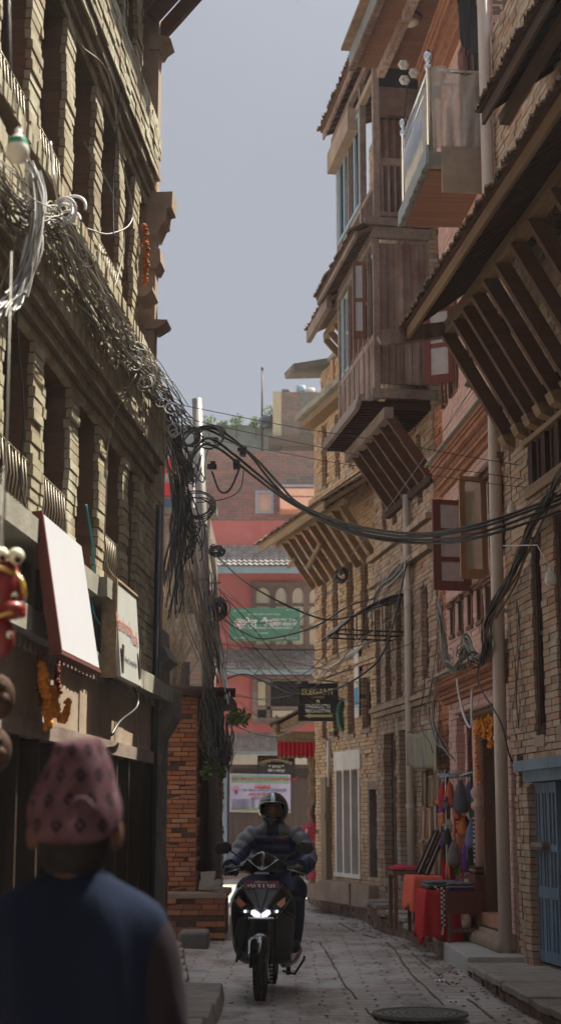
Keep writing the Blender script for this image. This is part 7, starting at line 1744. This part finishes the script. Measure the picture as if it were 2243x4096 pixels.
b = WB(); b.ball((.815,-.035,1.55), .092,.075,.10, n=14, k=10); b.ball((.86,-.11,1.54),.05,.05,.05); b.build('hair', M['black'], WM_)
b = WB(); b.rings([ell((.82,-.1,.45),.16,.17), ell((.82,-.08,.8),.14,.16), ell((.81,-.05,1.1),.125,.165), ell((.80,-.03,1.28),.115,.175), ell((.80,-.02,1.36),.065,.07)])
for sx in (-1, 1): chain(b, [(.80,-.03+sx*.15,1.28),(.74,.0+sx*.17,1.1),(.69,.07+sx*.1,1.03)], [.06,.055,.045])
b.build('top', rough_mat('red_patterned_cloth', (.40,.02,.05), (.55,.10,.12), scale=30, bump=.2), WM_, remesh=.012)
b = WB(); b.tube([(.70,.07,1.25),(.69,.09,1.15),(.70,.08,1.05)], .02, 6); b.build('white_motif', M['whiteP'], WM_)
# ------------------------------------------------------------------ goods for sale on the right
P = lambda s, n, z: tuple(FR2 @ Vector((s, n, z)))
KN = {}
def knit(name, cols, sc=(1,1,1), k=26):
    m, nt, b = _nodes(name); v = coords(nt, sc)
    ck = N(nt, 'ShaderNodeTexWave', Scale=k, Distortion=3, Detail=2); ck.bands_direction = 'Z'; nt.links.new(v, ck.inputs['Vector'])
    col = ramp(nt, ck.outputs['Fac'], [(i/len(cols), c) for i, c in enumerate(cols)]); 
    nt.links.new(col, b.inputs['Base Color']); b.inputs['Roughness'].default_value = .95
    n3 = N(nt, 'ShaderNodeTexNoise', Scale=140, Detail=2); nt.links.new(v, n3.inputs['Vector']); bp = N(nt, 'ShaderNodeBump', Strength=.6, Distance=.006); nt.links.new(n3.outputs['Fac'], bp.inputs['Height']); nt.links.new(bp.outputs[0], b.inputs['Normal']); return m
K = {'redorange': knit('knit_red_orange', [(.60,.04,.03),(.70,.20,.04),(.60,.40,.25),(.50,.03,.04)]), 'greenpink': knit('knit_green_pink', [(.02,.10,.08),(.04,.18,.13),(.55,.06,.15),(.03,.08,.14)]),
 'navywhite': knit('knit_navy_white', [(.03,.05,.25),(.60,.58,.55),(.04,.06,.28)], k=34), 'green': knit('knit_green', [(.015,.11,.06),(.02,.15,.08)], k=60), 'blackwhite': knit('knit_black_white', [(.02,.02,.02),(.60,.57,.52),(.03,.03,.03)], k=50),
 'dark': knit('knit_dark', [(.02,.03,.025),(.04,.05,.04)]), 'purple': knit('knit_purple', [(.14,.03,.26),(.18,.05,.32)]), 'orange': knit('knit_orange', [(.60,.15,.03),(.66,.22,.06)], k=50), 'white': knit('knit_cream', [(.55,.50,.44),(.66,.60,.52)], k=50), 'red': knit('knit_red', [(.40,.02,.03),(.48,.03,.04)])}
# rack
t = thing('display_rack', 'metal display rack projecting from the pink house, hung with knitted hats', 'rack', FR2, (2.2,.15,.2))
b = MB(FR2)
b.tube([(2.22,-.02,1.87),(2.22,.36,1.85)], .012, 8); b.tube([(2.38,.0,1.88),(2.36,.36,1.875)], .012, 8); b.tube([(2.2,.05,1.38),(2.2,.34,1.35)], .010, 8); b.tube([(2.05,.0,1.9),(2.3,.22,1.84)], .014, 8)
for q in range(9): b.tube([(2.22,.02+q*.04,1.86),(2.215,.02+q*.04,1.90)], .006, 5); b.ball((2.215,.02+q*.04,1.905), .009, n=6, k=4)
for q in range(6): b.tube([(2.37,.04+q*.06,1.88),(2.37,.04+q*.06,1.92)], .005, 5); b.ball((2.37,.04+q*.06,1.925), .008, n=6, k=4)
for x in ((2.3,.02),(2.2,.30)): b.tube([(x[0],x[1],.36),(x[0],x[1],1.86)], .010, 6)
b.build('frame', M['alu'], t)
GH = 'knitted hats on the display rack'
def hat(s, n, zt, w, h, mt, lb, flaps=False, pom=None):
    t = thing('knitted_hat', lb, 'hat', FR2, (s,n,zt-h), group=GH)
    b = MB(FR2); rg = []
    for i in range(9):
        f = i/8; r = 1.02*w*(.22+.78*min(1, f*1.5)**.7); rg.append([(s+r*.42*cos(a), n+r*.52*sin(a)+.01*sin(f*3), zt-h*f+.006*sin(a*3)) for a in [2*pi*q/12 for q in range(12)]])
    b.rings(rg); b.build('crown', mt, t)
    b = MB(FR2); b.tube([(s,n,zt),(s,n,zt+.03)], .005, 5); b.build('loop', M['whiteP'], t)
    if flaps:
        b = MB(FR2)
        for d in (-1, 1):
            p = [(s,n+d*w*.45,zt-h),(s,n+d*w*.42,zt-h-.10),(s+.01,n+d*w*.36,zt-h-.24)]; b.tube(p, [.012,.009,.006], 6); b.ball((s+.01,n+d*w*.36,zt-h-.27), .02,.02,.03, n=8, k=5)
        b.build('tassels', mt if pom is None else pom, t)
    return t
hat(2.24,.315,1.80,.10,.26,K['red'],'plain red knitted hat at the outer end of the rack')
hat(2.20,.26,1.80,.10,.26,K['redorange'],'red and orange patterned hat near the outer end of the rack')
hat(2.16,.15,1.82,.15,.34,K['greenpink'],'dark green hat with pink pattern in the middle of the rack')
hat(2.20,.05,1.80,.11,.27,K['navywhite'],'navy and white zigzag hat on the top rail')
hat(2.12,.0,1.79,.10,.36,K['green'],'plain green long hat on the top rail')
hat(2.14,-.01,1.78,.12,.34,K['dark'],'dark hat nearest the pink column')
hat(2.2,.29,1.32,.10,.16,K['dark'],'black hat at the outer end of the lower rail')
hat(2.18,.23,1.20,.13,.26,K['blackwhite'],'black and white checked hat on the lower rail',flaps=True,pom=K['orange'])
hat(2.17,.13,1.45,.11,.20,K['orange'],'orange hat with ear tassels on the lower rail',flaps=True)
hat(2.16,.11,1.18,.08,.30,K['purple'],'purple long hat hanging low in the middle',flaps=True,pom=K['red'])
hat(2.13,.045,1.40,.13,.28,K['navywhite'],'blue and white patterned hat with blue tassels',flaps=True)
hat(2.12,-.015,1.44,.10,.34,K['white'],'cream and brown hat beside the long braids')
hat(2.22,.20,1.55,.06,.12,K['white'],'small cream hat between the two rails')
for s_, n_, z_, w_, h_, m_, lb in ((2.30,.22,1.78,.10,.22,'orange','orange hat behind the dark green hat'),(2.31,.10,1.78,.11,.28,'blackwhite','grey checked hat behind the top rail hats'),(2.30,.30,1.62,.09,.2,'purple','purple hat behind the outer red hats'),
  (2.24,.08,1.44,.10,.2,'greenpink','dark green hat on the middle of the lower rail'),(2.26,.17,1.16,.10,.22,'navywhite','small navy and white hat low in the middle'),(2.25,.26,1.04,.10,.22,'red','red hat lowest at the outer end'),(2.16,.19,1.58,.08,.16,'redorange','small striped hat under the dark green one'),
  (2.15,.06,1.12,.09,.22,'dark','dark hat beside the braids low down'),(2.24,.0,1.12,.09,.24,'greenpink','green pink hat behind the braids')):
    hat(s_, n_, z_, w_, h_, K[m_], lb, flaps=(n_ > .1))
def braid(b, p, L, r):
    q = 0
    while q < L:
        for d in (0, 1): b.ball((p[0], p[1]+.010*(1 if (int(q/.02)+d)%2 else -1), p[2]-q), r, r, r*.9, m=d, n=6, k=4)
        q += .022
for n_, z, L, lb in ((-.02,1.42,.80,'long brown and cream braid hanging from the rack'),(.025,1.42,.86,'longest brown and cream braid beside the pink column')):
    b = MB(FR2); braid(b, (2.06,n_,z), L, .017); b.tube([(2.06,n_,z-L),(2.06,n_,z-L-.07)], [.02,.03], 6, 1); b.build('wool_braid', [K['dark'], K['white']], label=lb, cat='braid', group='long wool braids', origin=(2.06,n_,z-L))
b = MB(FR2); b.sheet(lambda u, v: (2.3+.01*sin(v*9), .33-.12*u+.01*sin(v*7), 1.0-.55*v), 6, 10); b.build('scarf', M['red'], label='red scarf hanging below the hats', cat='scarf', origin=(2.3,.3,.5), solid=.006)
GT = 'small knitted toys on the rack'
for i, (s_, n_, z_, mt, lb) in enumerate(((2.25,.33,1.45,'orange','small orange knitted figure at the outer rack end'),(2.24,.27,1.38,'white','small cream knitted figure under the red hats'),(2.22,.18,1.50,'red','small red knitted figure in the rack middle'),
   (2.21,.22,1.02,'orange','orange pompom hanging under the checked hat'),(2.20,.19,.95,'green','green pompom hanging lowest on the rack'),(2.19,.06,1.02,'red','red pompom beside the purple hat'),(2.18,.09,1.60,'redorange','striped red pouch under the top rail'),(2.18,.30,1.62,'greenpink','small green pouch at the outer rail'),(2.17,.0,1.12,'purple','purple tassel beside the braids'))):
    t = thing('knitted_toy', lb, 'toy', FR2, (s_,n_,z_-.1), group=GT)
    b = MB(FR2); b.ball((s_,n_,z_), .028,.032,.035, n=8, k=6); b.ball((s_,n_,z_-.065), .03,.036,.045, n=8, k=6); b.ball((s_,n_+.03,z_-.06), .012,.014,.03, n=6, k=4); b.ball((s_,n_-.03,z_-.06), .012,.014,.03, n=6, k=4); b.build('body', K[mt], t)
    b = MB(FR2); b.tube([(s_,n_,z_+.03),(s_,n_,z_+.16)], .003, 4); b.build('string', M['cableG'], t)
# tables with cloths
def table(s0, s1, n0, n1, z, mt, lb, drop=.35, seed=1, clothm=None):
    t = thing('low_table', lb, 'table', FR2, ((s0+s1)/2,(n0+n1)/2,.2))
    b = MB(FR2); b.box(s0, s1, n0, n1, z-.04, z); b.build('tabletop', M['woodM'], t)
    for s in (s0+.03, s1-.03):
        for n in (n0+.03, n1-.03): b = MB(FR2); b.box(s-.02, s+.02, n-.02, n+.02, .2, z-.04); b.build('leg', M['woodM'], t)
    if clothm:
        b = MB(FR2); e = .012
        def fn(u, v):
            x = (u-.5)*2*1.45; y = (v-.5)*2*1.45; cx, cy = max(-1, min(1, x)), max(-1, min(1, y)); ox, oy = abs(x)-1 if abs(x) > 1 else 0, abs(y)-1 if abs(y) > 1 else 0
            hang = min(1, (ox+oy)/.45)
            s = (s0+s1)/2+cx*((s1-s0)/2+e); n = (n0+n1)/2+cy*((n1-n0)/2+e)
            w_ = .018*sin((s*40 if oy else n*40)+seed)*hang
            if ox: s += (1 if x > 0 else -1)*(.02*hang+w_)
            if oy: n += (1 if y > 0 else -1)*(.03*hang+w_)
            return (s, n, z+.008-drop*hang*(1+.10*sin(s*13+n*11+seed)))
        b.sheet(fn, 44, 44); o = b.build('table_cloth', clothm, solid=.006, label=lb.split(' draped')[0].replace('low table', 'cloth')+' spread over the low table', cat='cloth', origin=((s0+s1)/2,(n0+n1)/2,z))
    return t
table(1.75, 2.25, .30, .60, .70, None, 'low table under a deep red cloth in front of the hat rack', drop=.5, clothm=M['red'])
bpy.data.objects['table_cloth']['label'] = 'deep red cloth spread over the table in front of the hats'
table(2.75, 3.35, .25, .55, .80, None, 'low table under a coral cloth beneath the framed pictures', drop=.34, seed=4, clothm=M['coral'])
bpy.data.objects['table_cloth.001']['label'] = 'coral red cloth spread over the table beneath the framed pictures'
table(3.42, 3.85, .35, .68, .84, None, 'small bare wooden table behind the coral cloth')
t = thing('stepped_bench', 'dark red painted stepped display bench beside the pink doorway', 'bench', FR2, (1.85,.15,.2))
b = MB(FR2); b.box(1.62,2.0,.06,.42,.48,.70); b.box(1.66,2.02,-.02,.12,.44,.86); b.build('box', M['woodRed'], t, bevel=.004)
for s in (1.65,1.97):
    for n in (.09,.39): b = MB(FR2); b.box(s-.018,s+.018,n-.018,n+.018,.2,.48); b.build('leg', M['woodM'], t)
b = MB(FR2); b.box(1.64,1.68,.1,.38,.30,.34); b.build('rail', M['woodM'], t)
def folded(s0, s1, n0, n1, z, layers, mts, lb, fringe=None):
    t = thing('folded_textiles', lb, 'textiles', FR2, ((s0+s1)/2,(n0+n1)/2,z))
    zz = z
    for i in range(layers):
        h = .028; a = R.uniform(-.015,.015)
        b = MB(FR2); rg = []
        for q in range(9):
            f = q/8; n = n0+(n1-n0)*f; rg.append([((s0+s1)/2+a+(s1-s0)/2*math.copysign(abs(cos(k*pi/6))**.6, cos(k*pi/6)), n+.006*sin(k+i), zz+h/2+.004*sin(q*2+i)+h*.55*math.copysign(abs(sin(k*pi/6))**.7, sin(k*pi/6))) for k in range(12)])
        b.rings(rg); b.build('layer', mts[i % len(mts)], t); zz += h
    if fringe:
        b = MB(FR2); braid(b, (s0-.03, fringe[0], z+.03), fringe[1], .014)
        for q in range(5): b.tube([(s0-.03,fringe[0],z+.03-fringe[1]),(s0-.03+R.uniform(-.02,.02),fringe[0]+R.uniform(-.03,.03),z-.06-fringe[1])], .004, 4, 1)
        b.build('fringe', [K['dark'], K['white']], t)
folded(1.78,2.2,.27,.58,.71,3,[K['dark'],K['blackwhite'],K['greenpink']],'dark knitted shawls heaped on the deep red cloth',(.50,.26))
folded(1.66,1.92,.14,.40,.70,3,[K['purple'],K['blackwhite'],K['greenpink']],'folded purple and grey shawls on the lower step of the red bench',(.46,.36))
folded(1.70,2.0,-.02,.11,.86,3,[K['dark'],K['redorange'],K['dark']],'folded dark shawls on the upper step of the red bench')
t = thing('red_cloth', 'crumpled crimson cloth lying on the small bare table', 'cloth', FR2, (3.6,.5,.84))
b = MB(FR2); b.sheet(lambda u, v: (3.44+.42*u, .33+.36*v, .865+.05*abs(sin(u*5+v*3))*sin(pi*v)*sin(pi*u)+.012*sin(u*17)), 18, 14); b.build('cloth', rough_mat('crimson_cloth', (.36,.02,.06), (.46,.04,.10), scale=9), t, solid=.006)
# framed pictures hung in columns on the brick front
GF = 'framed pictures on the brick front'
names = ['topmost', 'upper', 'middle', 'lower', 'bottom']
cols = [(.22,'left column'),(-.10,'middle column'),(-.36,'right column'),(-.60,'far right column')]
fi = 0
for ci, (s, cn) in enumerate(cols):
    z = 1.98-.06*(ci % 2)
    for k in range(3):
        h = (.42,.36,.38)[(k+ci) % 3]; w = .21
        t = thing('framed_picture', 'orange framed picture, %s in the %s by the grey downpipe' % (names[k], cn), 'picture', FR4, (s,.12,z-h), group=GF)
        b = MB(FR4); n0 = .10+.03*k; tl = R.uniform(-.02,.02)
        for x0, x1, z0, z1 in ((s-w/2,s+w/2,z-.03,z),(s-w/2,s+w/2,z-h,z-h+.03),(s-w/2,s-w/2+.03,z-h+.03,z-.03),(s+w/2-.03,s+w/2,z-h+.03,z-.03)):
            b.hexa([(x0,n0,z0),(x1,n0,z0),(x1,n0+.03,z0),(x0,n0+.03,z0)],[(x0+tl,n0-.015,z1),(x1+tl,n0-.015,z1),(x1+tl,n0+.015,z1),(x0+tl,n0+.015,z1)])
        b.build('frame', M['woodOr'] if (k+ci) % 3 else M['woodM'], t)
        b = MB(FR4); b.box(s-w/2+.02,s+w/2-.02,n0-.004,n0+.008,z-h+.02,z-.02); b.build('glass', M['clearglass'] if k % 2 else M['tin'], t)
        z -= h+.015
for i, (s, lb) in enumerate(((3.2,'large dark framed picture leaning on the coral table'),(3.0,'second leaning frame in front of the picture columns'))):
    t = thing('framed_picture', lb, 'picture', FR2, (s,.3,.8)); b = MB(FR2); n = .30-.05*i
    b.beam((s,n+.12,.81),(s+.02,n-.1,1.28),.02,.03); b.beam((s+.22,n+.12,.81),(s+.24,n-.1,1.28),.02,.03); b.beam((s,n+.12,.81),(s+.22,n+.12,.81),.02,.03); b.beam((s+.02,n-.1,1.28),(s+.24,n-.1,1.28),.02,.03); b.build('frame', M['woodD'], t)
    b = MB(FR2); b.poly([(s,n+.115,.815),(s+.22,n+.115,.815),(s+.24,n-.105,1.28),(s+.02,n-.105,1.28)]); b.build('glass', M['tin'], t)
# striped cloth
m, nt, bs_ = _nodes('striped_cotton'); v = coords(nt, (1,0,0)); wv = N(nt, 'ShaderNodeTexNoise', Scale=18, Detail=0); nt.links.new(v, wv.inputs['Vector'])
nt.links.new(ramp(nt, wv.outputs['Fac'], [(.30,(.20,.16,.20)),(.42,(.30,.30,.16)),(.47,(.34,.30,.30)),(.52,(.14,.17,.12)),(.58,(.36,.34,.20)),(.66,(.22,.17,.22))]), bs_.inputs['Base Color']); bs_.inputs['Roughness'].default_value = .95
b = MB(FR4); b.sheet(lambda u, v: (.72-1.40*u, .17+.035*sin(u*26+v*1.5)+.01*sin(u*61), 2.47-.03*sin(u*pi*2)-.08*u-(.40+.06*u)*v), 60, 8); b.build('striped_cloth', m, label='striped cotton garments hanging above the framed pictures', cat='cloth', origin=(0,.17,2.0), solid=.006)
b = MB(FR4); b.tube([(.85,.16,2.48),(.3,.17,2.45),(-.3,.17,2.42),(-.85,.16,2.44)], .004, 5); b.build('clothes_line', M['cable'], label='thin line carrying the striped garments', cat='line', origin=(0,.17,2.45))
# bits on the ground
for x, y, lb in ((1.28,12.35,'crumpled pale wrapper lying in the right gutter'),(1.33,13.9,'small pale paper scrap near the cement doorstep')):
    b = MB(); b.sheet(lambda u, v: (x+.09*u, y+.06*v, .035+.02*sin(u*7+v*5)**2), 8, 8); b.build('litter', M['whiteP'], label=lb, cat='litter', origin=(x,y,.03))
b = MB()
for i in range(260):
    x, y = R.uniform(-.4,1.65), R.uniform(8.5,26); 
    if R.random() < .6: x = kx(y)-abs(R.gauss(0,.12))-.02
    if x > kx(y): continue
    s_ = R.uniform(.004,.016); b.box(x-s_,x+s_,y-s_,y+s_,gz(x,y)-.004,gz(x,y)+s_*.9,j=s_*.4)
b.build('pebbles', M['stone'], label='pebbles and brick crumbs scattered on the street', cat='pebbles', kind='stuff', origin=(1,14,0))
# air
HZ = True
if HZ:
    m = bpy.data.materials.new('haze'); m.use_nodes = True; nt = m.node_tree; nt.nodes.clear()
    o_ = nt.nodes.new('ShaderNodeOutputMaterial'); pv = nt.nodes.new('ShaderNodeVolumePrincipled'); pv.inputs['Color'].default_value = (.86,.90,1,1); pv.inputs['Density'].default_value = HZD; pv.inputs['Anisotropy'].default_value = .2
    nt.links.new(pv.outputs[0], o_.inputs['Volume'])
    b = MB(); b.box(-12,12,-6,66,-1.2,19); b.build('haze', m, kind='stuff', label='thin pale air haze filling the street', cat='haze', origin=(0,0,0))
    sc.cycles.volume_max_steps = 64; sc.cycles.volume_bounces = 1
